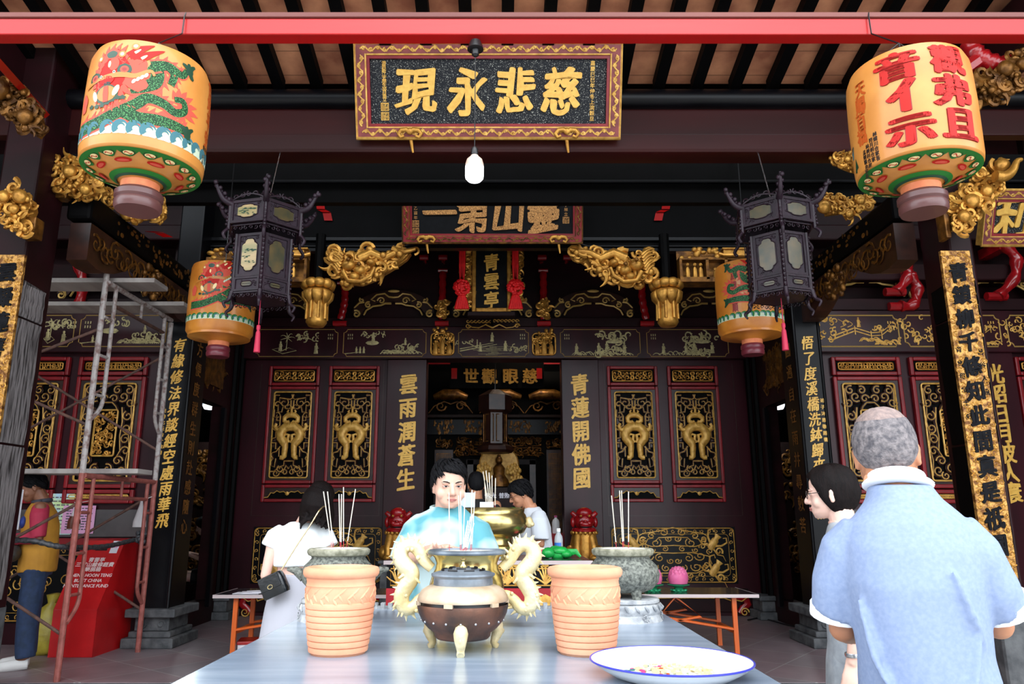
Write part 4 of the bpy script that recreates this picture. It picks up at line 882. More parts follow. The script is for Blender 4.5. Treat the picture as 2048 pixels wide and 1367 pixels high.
for s_ in (-1, 1):
    bs = sroot('beam'); xi = AX + s_ * 3.52
    g = G(); g.bx(min(xi, xi + s_ * .22), max(xi, xi + s_ * .22), 6.15, 8.6, 3.86, 4.1); g.obj('black_beam', 'black_wood', bs, smooth=0, bevel=.03)
    g = G(); n = 14; poly = [(6.2 + 2.2 * i / n, 3.84) for i in range(n + 1)] + [(8.4 - 2.2 * i / n, 3.5 + .2 * math.sin(PI * i / n) ** 2 - .06 * math.sin(PI * 3 * i / n)) for i in range(n + 1)]
    g.prism(poly, -.09, .09); g.v = [Vector((xi + s_ * .1 - v.y, v.x, v.z)) for v in g.v]; g.obj('carved_board', 'carved_wood', bs, smooth=0)
    g = G(); r = random.Random(9)
    for k in range(24):
        a = 6.3 + 2 * k / 24; scroll(g, spiral(a, 3.68 + .04 * math.sin(k * 2), r.uniform(.06, .12), 1.2, r.uniform(0, 6), r.choice((-1, 1)), 12, .2), .014, 0, .8, 5)
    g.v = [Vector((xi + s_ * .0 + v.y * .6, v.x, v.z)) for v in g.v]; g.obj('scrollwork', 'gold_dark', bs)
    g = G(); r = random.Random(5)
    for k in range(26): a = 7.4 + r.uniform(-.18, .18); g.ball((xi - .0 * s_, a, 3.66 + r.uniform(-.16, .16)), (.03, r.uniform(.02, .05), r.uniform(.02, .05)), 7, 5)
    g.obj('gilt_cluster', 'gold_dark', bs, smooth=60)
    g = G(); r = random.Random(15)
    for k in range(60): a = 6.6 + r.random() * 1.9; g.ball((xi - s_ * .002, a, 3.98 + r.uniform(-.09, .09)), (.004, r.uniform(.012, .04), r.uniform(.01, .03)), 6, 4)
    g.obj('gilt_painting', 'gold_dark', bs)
# gilt carvings about the pillars and under the eaves: outlines in the photograph at their own depth
def gilt(px_poly, Y, label, sd, size=.09, depth=.16, mt='gold', extra=None, block=None):
    t = thing('gilt_carving', label, 'carving', tuple(P(*px_poly[0], Y))); poly = [(P(x, y, Y).x, P(x, y, Y).z) for x, y in px_poly]; g = G(); carving(g, poly, size, depth, sd, 2.6, True, .22)
    r = random.Random(sd)
    for (bx_, by_, br) in (extra or ()): p = P(bx_, by_, Y); g.ball((p.x, -depth * .5, p.z), (br, br * .8, br), 10, 8)
    g.v = [Vector((v.x, v.y + Y, v.z)) for v in g.v]; g.obj('relief', mt, t, smooth=60)
    if block: g = G(); a, b = P(block[0], block[1], Y), P(block[2], block[3], Y); g.bx(a.x, b.x, Y + .02, Y + .14, min(a.z, b.z), max(a.z, b.z)); g.obj('block', 'gold_dark', t, smooth=0, bevel=.01)
gilt([(105, 322), (130, 315), (165, 322), (200, 345), (210, 380), (190, 393), (155, 396), (112, 388)], 6.05, 'gilt figure carving on the timber pillar, beside the large dragon lantern', 21, .08, .16, 'gold', ((150, 350, .06), (180, 385, .05)), (102, 346, 130, 392))
gilt([(205, 382), (240, 395), (275, 420), (330, 400), (335, 430), (318, 448), (300, 435), (265, 440), (225, 412)], 6.7, 'gilt carving along the side beam below the large dragon lantern', 22, .08, .14, 'gold', ((315, 422, .05), (260, 435, .05), (205, 385, .07)))
gilt([(0, 375), (30, 370), (62, 392), (66, 415), (55, 440), (60, 470), (0, 455)], 5.6, 'gilt flower carving left of the timber pillar, at the frame edge', 23, .08, .16, 'gold', ((52, 400, .06), (40, 425, .04), (20, 400, .05)), (40, 430, 64, 470))
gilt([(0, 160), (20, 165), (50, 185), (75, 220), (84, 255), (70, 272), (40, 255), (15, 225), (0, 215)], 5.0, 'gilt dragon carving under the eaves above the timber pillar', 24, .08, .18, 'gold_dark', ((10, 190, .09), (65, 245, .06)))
gilt([(1662, 314), (1690, 308), (1718, 318), (1726, 345), (1705, 340), (1680, 330)], 6.05, 'small gilt carving at the end of the maroon beam behind the right lantern', 25, .06, .1, 'gold', ((1690, 322, .03), (1705, 335, .03)))
gilt([(1898, 400), (1925, 385), (1955, 345), (1985, 325), (2005, 340), (2000, 370), (1985, 400), (1960, 430), (1925, 462), (1905, 465)], 5.62, 'gilt carving with elephant trunk on the right pillar, below the lantern', 26, .08, .18, 'gold', ((1990, 340, .06), (1930, 410, .06), (1960, 390, .05), (1915, 440, .05)), (1888, 410, 1908, 472))
gilt([(1640, 395), (1668, 388), (1700, 398), (1745, 385), (1738, 410), (1700, 440), (1690, 425), (1650, 430)], 6.9, 'gilt bead carving along the side beam behind the right purple lantern', 27, .07, .12, 'gold', ((1643, 418, .07), (1693, 432, .04), (1715, 405, .05)))
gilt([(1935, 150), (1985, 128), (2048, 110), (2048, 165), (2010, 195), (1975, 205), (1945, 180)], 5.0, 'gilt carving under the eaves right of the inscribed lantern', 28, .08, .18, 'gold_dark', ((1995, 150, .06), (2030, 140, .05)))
g = G(); sp_ = [P(*p, 4.9) for p in ((2000, 395), (2015, 372), (2032, 350), (2045, 338), (2050, 325))]; 
g = G(); g.tube(smooth_path([tuple(P(*p, 5.45)) for p in ((1990, 352), (2010, 352), (2026, 340), (2034, 322), (2044, 318))], 5), [.05 - .0018 * i for i in range(21)], 8); tag(g.obj('gilt_carving', 'gold', smooth=60), 'curling gilt elephant trunk at the right edge above the side signboard', 'carving')
# side roof timbers under the eaves
for s_ in (-1, 1):
    bs = sroot('beam'); x = AX + s_ * 4.05
    g = G(); g.bx(min(x, x + s_ * .3), max(x, x + s_ * .3), 2.9, 5.9, 4.85, 5.25); g.obj('side_beam', 'maroon_dull', bs, smooth=0, bevel=.02)
    if s_ < 0:
        g = G(); g.tube([tuple(P(-30, 95, 4.3)), tuple(P(90, 228, 5.6))], .035, 4); g.obj('red_batten', 'red_paint', bs, smooth=0)
    else:
        t = thing('curved_bracket', 'curved red bracket under the eaves right of the inscribed lantern', 'bracket', (x, 4.8, 4.8)); g = G()
        g.tube(smooth_path([tuple(P(*p, 5.0)) for p in ((1940, 85), (1948, 105), (1968, 120), (1995, 130), (2020, 128))], 5), [.07 + .008 * math.sin(i * 1.6) for i in range(21)], 8); g.obj('arm', 'red_lacquer', t, smooth=60)
        g = G(); g.tube([tuple(P(*p, 5.0)) for p in ((1925, 140), (1950, 122))], .06, 8); g.obj('brace', 'red_lacquer', t)
# ================================================================== dim hall behind the doors
YB = 16.0
wb = sroot('wall_rear')
g = G(); g.bx(-7, 7, YB, YB + .2, 0, 6.3); g.obj('boarding', 'black_wood', wb, smooth=0)
for s_, nm in ((-1, 'wall_left'), (1, 'wall_right')):
    g = G(); g.bx(s_ * 6.6, s_ * 6.8, 8.65, YB, 0, 6.3); struct(g.obj(nm, 'dark_wood', smooth=0))
    g = G(); g.bx(min(s_ * 2.4, s_ * 2.5), max(s_ * 2.4, s_ * 2.5), 11.3, YB, 0, 6.3); struct(g.obj('partition', 'black_wood', smooth=0))
Yw = 13.6
tr = sroot('trim_6')   # screen wall of the altar hall
def pz(y): return PZ(y, Yw)
def px_(x, y=830): return PX(x, y, Yw)
g = G(); g.bx(px_(850), px_(1130), Yw + .1, Yw + .2, 0, pz(740)); g.obj('screen_board', 'black_wood', tr, smooth=0)
g = G(); g.bx(px_(850), px_(1130), Yw - .02, Yw + .1, pz(868), pz(838)); g.obj('painted_beam', 'black_lacquer', tr, smooth=0)
g = G(); g.bx(px_(840), px_(1140), Yw - .2, Yw, pz(836), pz(831)); g.obj('ledge', 'dark_wood', tr, smooth=0)
g = G(); r = random.Random(3)
for a, b in ((868, 908), (930, 968), (1017, 1063), (1088, 1124)):
    for k in range(34):
        x, z = r.uniform(px_(a), px_(b)), r.uniform(pz(865), pz(841)); g.ball((x, Yw - .03, z), (r.uniform(.01, .03), .004, r.uniform(.015, .05)), 6, 4)
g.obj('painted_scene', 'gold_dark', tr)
for a, b in ((868, 935), (965, 1042), (1058, 1130)):
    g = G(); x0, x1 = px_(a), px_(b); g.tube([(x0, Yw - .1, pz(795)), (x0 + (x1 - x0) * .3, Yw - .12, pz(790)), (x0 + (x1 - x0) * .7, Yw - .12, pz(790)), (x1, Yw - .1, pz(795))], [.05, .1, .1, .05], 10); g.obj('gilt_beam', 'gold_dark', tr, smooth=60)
    g = G(); xm = (x0 + x1) / 2
    for q in (-1, 1):
        scroll(g, spiral(xm + q * .18, pz(812), .1, 1.3, 0, q, 12, .2), .02, Yw - .05); scroll(g, [(xm, pz(808)), (xm + q * .12, pz(803)), (xm + q * .3, pz(812)), (xm + q * .4, pz(826))], .018, Yw - .05)
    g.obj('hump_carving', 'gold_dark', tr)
for a, b, c, d in ((872, 903, 879, 892), (913, 943, 875, 890), (947, 968, 876, 888), (1020, 1047, 875, 890), (1050, 1082, 875, 890), (1094, 1124, 878, 892), (912, 937, 893, 909), (940, 966, 893, 908), (1027, 1055, 894, 909), (1058, 1082, 894, 909)):
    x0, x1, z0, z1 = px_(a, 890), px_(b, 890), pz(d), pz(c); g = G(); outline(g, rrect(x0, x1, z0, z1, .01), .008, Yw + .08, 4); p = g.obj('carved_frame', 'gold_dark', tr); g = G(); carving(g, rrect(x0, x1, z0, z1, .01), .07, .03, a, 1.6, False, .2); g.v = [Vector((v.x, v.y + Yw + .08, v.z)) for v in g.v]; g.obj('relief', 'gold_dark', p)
for a, b in ((868, 905), (1094, 1126)):
    g = G(); g.bx(px_(a, 950), px_(b, 950), Yw + .05, Yw + .1, .6, pz(898)); g.obj('lattice_leaf', 'carved_wood', tr, smooth=0)
    g = G(); x0, x1 = px_(a, 950) + .04, px_(b, 950) - .04; z0, z1 = .9, pz(900) - .05
    for k in range(9): x = x0 + (x1 - x0) * k / 8; g.bx(x - .004, x + .004, Yw + .035, Yw + .05, z0, z1)
    for k in range(18): z = z0 + (z1 - z0) * k / 17; g.bx(x0, x1, Yw + .035, Yw + .05, z - .004, z + .004)
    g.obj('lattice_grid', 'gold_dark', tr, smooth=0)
g = G(); g.bx(px_(846), px_(1130), Yw - .5, Yw - .4, pz(738), pz(722)); g.obj('red_valance', 'red_frame', tr, smooth=0)
# inner name board
t = thing('signboard', 'dim inner signboard of four gilt characters seen through the central doorway', 'signboard', (AX, 12.6, PZ(765, 12.6))); Y = 12.6
g = G(); g.bx(PX(900, 750, Y), PX(1088, 750, Y), Y, Y + .05, PZ(775, Y), PZ(722, Y)); g.obj('board', 'black_wood', t, smooth=0)
g = G()
for x, ch in ((942, '世'), (979, '觀'), (1021, '眼'), (1060, '慈')): put_glyph(g, ch, PX(x, 752, Y), PZ(752, Y), .27, Y - .005, bold=.03, depth=.08, brush=.05)
g.obj('lettering', 'gold', t, smooth=40)
g = G()
for x in (908, 1078): g.bx(PX(x - 5, 745, Y), PX(x + 6, 745, Y), Y - .03, Y - .01, PZ(757, Y), PZ(736, Y))
g.obj('red_tab', 'red_paint', t, smooth=0)
# altar with buddha, halo, gilt lotus stems
Y = 12.9; al = thing('altar_table', 'dark carved altar at the back of the hall beyond the doorway', 'altar', (AX, Y, 0))
g = G(); g.bx(PX(940, 1000, Y), PX(1050, 1000, Y), Y - .3, Y + .3, 0, PZ(975, Y)); g.bx(PX(932, 920, Y), PX(1072, 920, Y), Y + .1, Y + .2, PZ(927, Y), PZ(917, Y)); g.obj('body', 'dark_wood', al, smooth=0)
for a in (934, 1060): g = G(); g.bx(PX(a, 950, Y), PX(a + 12, 950, Y), Y + .1, Y + .2, 1, PZ(918, Y)); g.obj('post', 'carved_wood', al, smooth=0)
g = G()
for x, ch in ((975, '佛'), (987, '光'), (1003, '普'), (1014, '照')): put_glyph(g, ch, PX(x, 990, 11.4), PZ(990, 11.4), .085, 11.385, bold=.02, depth=.05)
tb_ = thing('prayer_table', 'dark table with white characters in the doorway behind the brass censer', 'table', (AX, 11.4, 0)); g2 = G(); g2.bx(PX(950, 990, 11.4), PX(1025, 990, 11.4), 11.4, 11.7, 0, PZ(974, 11.4)); g2.obj('body', 'dark_wood', tb_, smooth=0); g.obj('lettering', 'paper_white', tb_, smooth=0)
g = G(); c = P(998, 945, 12.75); g.loft([((c.x, c.y, c.z - .22), .17, .1), ((c.x, c.y, c.z - .12), .16, .1), ((c.x, c.y, c.z - .02), .09, .07), ((c.x, c.y, c.z + .08), .1, .07), ((c.x, c.y, c.z + .15), .05, .04)], 14); g.ball((c.x, c.y, c.z + .21), (.06, .06, .075), 10, 7); g.ball((c.x, c.y, c.z + .29), .03, 8, 5)
bt = thing('buddha_statue', 'small dark gilt buddha statue before a round halo on the hall altar', 'statue', tuple(c)); g.obj('figure', 'gold_dark', bt, smooth=60)
g = G(); g.lathe([(0, 0), (.32, 0), (.34, .02)], (0, 0, 0), 32); g.v = [Vector((c.x + v.x, c.y + .1 - v.z, c.z + .14 + v.y)) for v in g.v]; g.obj('halo', 'gold_paint', bt)
for i, (x, y, lb) in enumerate(((967, 936, 'gilt lotus on a stem on the hall altar, left of the halo'), (1026, 938, 'gilt lotus on a stem on the hall altar, right of the halo'), (1033, 958, 'lower gilt lotus on a stem on the hall altar, by the boy'))):
    c = P(x, y, 12.6); t = thing('gilt_lotus', lb, 'ornament', (c.x, c.y, 1.6), 'gilt lotus stems on the hall altar'); g = G()
    for k in range(14): a = k * 2.4; q = .03 + .006 * k; g.ball((c.x + q * math.cos(a), c.y - .02, c.z + q * math.sin(a) * .8), (.035, .02, .045), 7, 5)
    g.obj('flower', 'gold_paint', t, smooth=60); g = G(); g.tube([(c.x, c.y, c.z), (c.x, c.y, PZ(975, 12.9) - .01)], .012, 6); g.obj('stem', 'gold_dark', t)
# hexagonal lantern inside the hall (built with the others), gallon bottle, red cloth shelf
Y = 11.6; t = thing('red_counter', 'red cloth counter inside the doorway by the right door post', 'table', (PX(1105, 1090, Y), Y, 0)); g = G(); g.bx(PX(1070, 1090, Y), PX(1145, 1090, Y), Y, Y + .5, 0, PZ(1066, Y)); g.obj('cloth', 'red_cloth', t, smooth=0)
g = G(); c = P(1112, 1064, Y + .1); g.lathe([(0, 0), (.055, 0), (.06, .01), (.06, .16), (.045, .2), (.02, .225), (.02, .25)], (c.x, c.y, PZ(1066, Y)), 16); t = thing('jug', 'white plastic gallon jug on the red counter inside the doorway', 'jug', (c.x, c.y, PZ(1066, Y))); g.obj('body', 'white_plastic', t, smooth=60); g = G(); g.lathe([(.023, .235), (.023, .265), (0, .265)], (c.x, c.y, PZ(1066, Y)), 12); g.obj('cap', 'pink_plastic', t)
# lamps seen through the side doors
def hall_lamp(px, py, Y, label):
    c = P(px, py, Y); t = thing('hall_lamp', label, 'lamp', tuple(c)); g = G(); g.lathe([(.03, .1), (.1, .08), (.13, .04), (.13, -.04), (.1, -.09), (0, -.1)], tuple(c), 16); g.obj('glass', 'clear_bag', t, smooth=60)
    g = G(); g.ball(tuple(c), (.05, .05, .05)); g.obj('bulb', 'lamp_glow', t, smooth=60); g = G(); g.tube([(c.x, c.y, c.z + .1), (c.x, c.y, 6.31)], .008, 6); g.obj('cord', 'black_plastic', t)
    l = bpy.data.lights.new('hall_lamp_light', 'POINT'); l.energy = 14; l.shadow_soft_size = .06; l.color = (.9, 1, 1); lo = bpy.data.objects.new('hall_lamp_light', l); COL.objects.link(lo); lo.location = (c.x, c.y - .12, c.z - .2)
hall_lamp(423, 806, 11.6, 'glowing glass lamp seen through the left side doorway'); hall_lamp(1552, 806, 11.6, 'glowing glass lamp seen through the right side doorway')
l = bpy.data.lights.new('hall_light', 'POINT'); l.energy = 45; l.shadow_soft_size = .15; l.color = (1, .86, .66); lo = bpy.data.objects.new('hall_light', l); COL.objects.link(lo); lo.location = (AX + .6, 12.4, 4.7)
# furniture in the side rooms
for s_, lb, x in ((-1, 'dim carved cabinet inside the left side doorway', -4.6), (1, 'dim carved cabinet inside the right side doorway', 4.4)):
    t = thing('cabinet', lb, 'cabinet', (x, 12.5, 0)); g = G(); g.bx(x - .6, x + .6, 12.3, 12.8, 0, 2.5); g.obj('body', 'dark_wood', t, smooth=0)
    for k in range(4):
        g = G(); carving(g, [(x - .5, .5 + k * .5), (x + .5, .5 + k * .5), (x + .5, .85 + k * .5), (x - .5, .85 + k * .5)], .12, .04, k, 1.2, False, .18); g.v = [Vector((v.x, v.y + 12.29, v.z)) for v in g.v]; g.obj('carved_panel', 'gold_dark', t)
# ================================================================== signboards
def board_frame(W, H, fw):
    """local frame: x across, z up, face at y = 0 looking to -Y"""
    g = G(); frame_bars(g, -W / 2, W / 2, 0, H, fw, -.045, .05); return g
def vine_border(g, W, H, fw, y, seed):
    r = random.Random(seed); step = fw * 1.25
    def run(x0, z0, x1, z1):
        L_ = math.hypot(x1 - x0, z1 - z0); n = max(round(L_ / step), 1); ux, uz = (x1 - x0) / L_, (z1 - z0) / L_; pts = []
        for i in range(n * 8 + 1):
            d = L_ * i / (n * 8); o = fw * .2 * math.sin(i * PI / 4); pts.append((x0 + ux * d - uz * o, z0 + uz * d + ux * o))
        scroll(g, pts, fw * .075, y, .8, 5, (1, 1))
        for i in range(n * 2):
            d = L_ * (i + .5) / (n * 2); s_ = 1 if i % 2 else -1; cx, cz = x0 + ux * d + uz * fw * .1 * s_, z0 + uz * d - ux * fw * .1 * s_
            scroll(g, spiral(cx, cz, fw * .17, 1.1, r.uniform(0, 6), s_, 9, .2), fw * .095, y, .8, 5)
            scroll(g, [(cx, cz), (cx + ux * fw * .22 + uz * fw * .12 * s_, cz + uz * fw * .22 - ux * fw * .12 * s_)], fw * .15, y, .6, 6, (1, .2))
    h = fw / 2; run(-W / 2 + h, h, W / 2 - h, h); run(-W / 2 + h, H - h, W / 2 - h, H - h); run(-W / 2 + h, fw, -W / 2 + h, H - fw); run(W / 2 - h, fw, W / 2 - h, H - fw)
def ruyi(g, x, z, s, y):
    for q in (-1, 1):
        scroll(g, [(x, z), (x + q * s * .3, z + s * .25), (x + q * s * .75, z + s * .2), (x + q * s, z - s * .1), (x + q * s * .8, z - s * .4), (x + q * s * .5, z - s * .25)], s * .22, y, .6, 8, (1, .6))
    g.ball((x, y, z + s * .1), (s * .3, s * .15, s * .3), 8, 6)
def signboard(label, p0, p1, W, fw, text, big, ground, letters, border, vines, smalls, hooks, seed, cx, tz, name='signboard', hang_y=.15, hang_z=-.12):
    """p0 = bottom centre, p1 = top centre (world)"""
    d = p1 - p0; H = d.length; t = thing(name, label, 'signboard', tuple(p0)); ang = math.atan2(-(p1.y - p0.y), p1.z - p0.z)
    M = Matrix.Translation(p0) @ Matrix.Rotation(ang, 4, 'X')
    def fin(g, nm, m, par=t, **k): g.v = [M @ v for v in g.v]; return g.obj(nm, m, par, **k)
    fr = fin(board_frame(W, H, fw), 'frame', vines, smooth=0, bevel=.006)
    g = G(); e = fw * .13; g.bx(-W / 2 + e, W / 2 - e, -.047, -.04, e, fw - e); g.bx(-W / 2 + e, W / 2 - e, -.047, -.04, H - fw + e, H - e); g.bx(-W / 2 + e, -W / 2 + fw - e, -.047, -.04, fw - e, H - fw + e); g.bx(W / 2 - fw + e, W / 2 - e, -.047, -.04, fw - e, H - fw + e); fin(g, 'border_ground', border, fr, smooth=0)
    g = G(); vine_border(g, W, H, fw, -.05, seed); outline(g, [(-W / 2, 0), (W / 2, 0), (W / 2, H), (-W / 2, H)], .014, -.045, 6); fin(g, 'gilt_vine', vines, fr)
    g = G(); frame_bars(g, -W / 2 + fw, W / 2 - fw, fw, H - fw, .025, -.03, .0); fin(g, 'inner_rim', 'red_frame', fr, smooth=0)
    g = G(); g.bx(-W / 2 + fw, W / 2 - fw, 0, .03, fw, H - fw); fin(g, 'board', ground, smooth=0)
    g = G()
    for x, ch in zip(cx, text): put_glyph(g, ch, x, tz, big, -.006, bold=.032, depth=.07, brush=.1, sx=.86, shear=.06, rise=.1)
    fin(g, 'lettering', letters, smooth=40)
    g = G()
    for x, tx, z0, z1, sz, st in smalls:
        g.bx(x - sz * .75, x + sz * .75, -.006, 0, z1 - sz * .9, z0 + sz * .9) if 0 else None
        for i, ch in enumerate(tx): put_glyph(g, ch, x, z0 + (z1 - z0) * i / (len(tx) - 1), sz, -.004, bold=.012, depth=.05)
        for k in range(st):
            e = sz * 1.7; z = z1 - e * (.9 + 1.15 * k); frame_bars(g, x - e * .5, x + e * .5, z - e * .5, z + e * .5, e * .08, -.006, 0)
            for q in range(4): g.bx(x - e * .34 + q * e * .2, x - e * .27 + q * e * .2, -.006, 0, z - e * .38, z + e * (.2 if q % 2 else .38)); g.bx(x - e * .38, x + e * (.38 if q % 2 else .1), -.006, 0, z - e * .3 + q * e * .2, z - e * .24 + q * e * .2)
    if smalls: fin(g, 'lettering', letters, smooth=40)
    for x in hooks:
        g = G(); ruyi(g, x, .06 * H, .1, -.075); scroll(g, [(x, .03 * H), (x + .01, -.06), (x + .02, -.12)], .018, -.03, .8, 6, (1, .5)); fin(g, 'hook', 'gold', smooth=60)
    ty, tzz = p1.y, p1.z
    for q in (-1, 1): g = G(); xx = p0.x + q * W * .3; g.tube([(xx, ty + .06, tzz - .06), (xx, p0.y + hang_y, tzz + hang_z)], .012, 6); g.obj('hanger', 'black_wood', t)
    return t
p0 = P(977, 277, 6.0); p1 = P(974, 87, 5.69); H = (p1 - p0).length
signboard('wide signboard of four large gold characters on speckled black, hung behind the bare bulb', p0, p1, 2.29, .1, '現永悲慈', .40, 'sign_ground', 'gold_letter', 'sign_border', 'gold_paint',
          ((-.90, '澄邑新江太學生邱月勇立', H - .16, .33, .04, 2), (.90, '嘉慶巳巳年仲冬上浣穀旦', H - .16, .17, .043, 0)), (-.68, .68), 3, (-.625, -.175, .225, .63), H * .5, hang_y=.1, hang_z=-.24)
Y = 8.3; p0 = P(985, 486, Y); p1 = P(985, 370, Y - .16); H2 = (p1 - p0).length
signboard('second signboard of gold cursive characters, its top hidden behind the black beam', p0, p1 + (p1 - p0) * .12, 2.1, .085, '一第山靈', .46, 'sign_ground_dark', 'gold_speckle', 'red_frame', 'gold_dark',
          ((-.9, '光緒乙酉年', .52, .3, .045, 2), (.86, '弟子林立', .5, .34, .045, 1)), (-.77, .77), 4, (-.62, -.23, .19, .6), H2 * .5, hang_y=.42)
# side signboard at the right edge
Y = 6.9; p0 = P(2085, 490, Y); p1 = P(2085, 380, Y - .2)
signboard('side signboard with pierced gilt frame, cut off by the right edge', p0, p1, 1.25, .09, '利濟', .42, 'sign_ground', 'gold_letter', 'sign_border', 'gold_paint', (), (), 5, (-.32, .3), (p1 - p0).length * .5)
# vertical name plaque
Y = 9.7; x0, x1 = PX(944, 560, Y), PX(1022, 560, Y); z0, z1 = PZ(624, Y), PZ(468, Y); xm = (x0 + x1) / 2
t = thing('name_plaque', 'upright name plaque of three gold characters over the door, between red ribbons', 'signboard', (xm, Y, z0))
g = G(); frame_bars(g, x0, x1, z0, z1, .055, Y - .05, Y + .03); g.obj('frame', 'gold', t, smooth=0, bevel=.012)
g = G(); g.bx(x0 + .04, x1 - .04, Y - .01, Y + .02, z0 + .04, z1 - .04); g.obj('board', 'sign_ground_dark', t, smooth=0)
g = G()
for y, ch in ((525, '青'), (563, '雲'), (601, '亭')): put_glyph(g, ch, xm, PZ(y, Y), .25, Y - .014, bold=.025, depth=.08, brush=.06, sx=.85, rise=.13)
g.obj('lettering', 'gold_letter', t, smooth=40)
for s_ in (-1, 1):
    e = x0 if s_ < 0 else x1; g = G(); poly = [(e, z0 + .08), (e + s_ * .16, z0 + .14), (e + s_ * .13, z0 + .5), (e + s_ * .16, z1 - .1), (e, z1 - .05)]; carving(g, poly, .07, .06, 7 + s_, 2.4, True, .22); g.v = [Vector((v.x, v.y + Y, v.z)) for v in g.v]; g.obj('pierced_wing', 'gold', t, smooth=60)
g = G(); g.bx(x0 - .05, x1 + .05, Y - .07, Y + .05, z0 - .06, z0 - .01); g.obj('shelf', 'maroon_dull', t, smooth=0)
g = G(); g.tube([(xm, Y, z1 - .1), (xm, YF + .15, z1 - .05)], .02, 6); g.tube([(xm, Y, z0 + .1), (xm, YF + .15, z0 + .1)], .02, 6); g.obj('iron_tie', 'black_wood', t)
for px, lb in ((924, 'red ribbon with rosette hanging left of the upright name plaque'), (1031, 'red ribbon with rosette hanging right of the upright name plaque')):
    Yr = 9.58; x = PX(px, 560, Yr); zr_ = PZ(575, Yr); t = thing('ribbon', lb, 'ribbon', (x, Yr, zr_), 'red ribbons beside the name plaque'); r = random.Random(px)
    g = G()
    for k in range(5): dx = -.026 + .013 * k; g.tube([(x + dx, Yr, z1), (x + dx * 1.1, Yr, zr_ + .3), (x + dx * .4, Yr, zr_)], .018, 6)
    g.obj('band', 'ribbon_red', t, smooth=60)
    g = G()
    for k in range(90):
        u, v = r.uniform(-1, 1), r.uniform(0, 6.28); q = math.sqrt(1 - u * u); g.ball((x + .1 * q * math.cos(v), Yr - .02 - abs(.07 * u), zr_ + .1 * q * math.sin(v)), (r.uniform(.018, .03), .016, r.uniform(.014, .028)), 6, 4)
    g.obj('rosette', 'ribbon_red', t, smooth=60)
    g = G()
    for k in range(6): dx = -.05 + .02 * k; g.tube([(x + dx * .3, Yr, zr_ - .05), (x + dx * 1.1, Yr, zr_ - .18), (x + dx * 1.5, Yr, PZ(617, Yr))], [.016, .02, .026], 6, .7)
    g.obj('tail', 'ribbon_red', t, smooth=60)
    g = G()
    for k in range(11): g.ball((x - .085 + .017 * k, Yr, PZ(619, Yr)), .011, 6, 4)
    g.obj('gold_fringe', 'gold_paint', t); g = G(); g.tube([(x, Yr, z1 - .02), (x, YF + .15, z1 - .02)], .012, 6); g.obj('peg', 'black_wood', t)
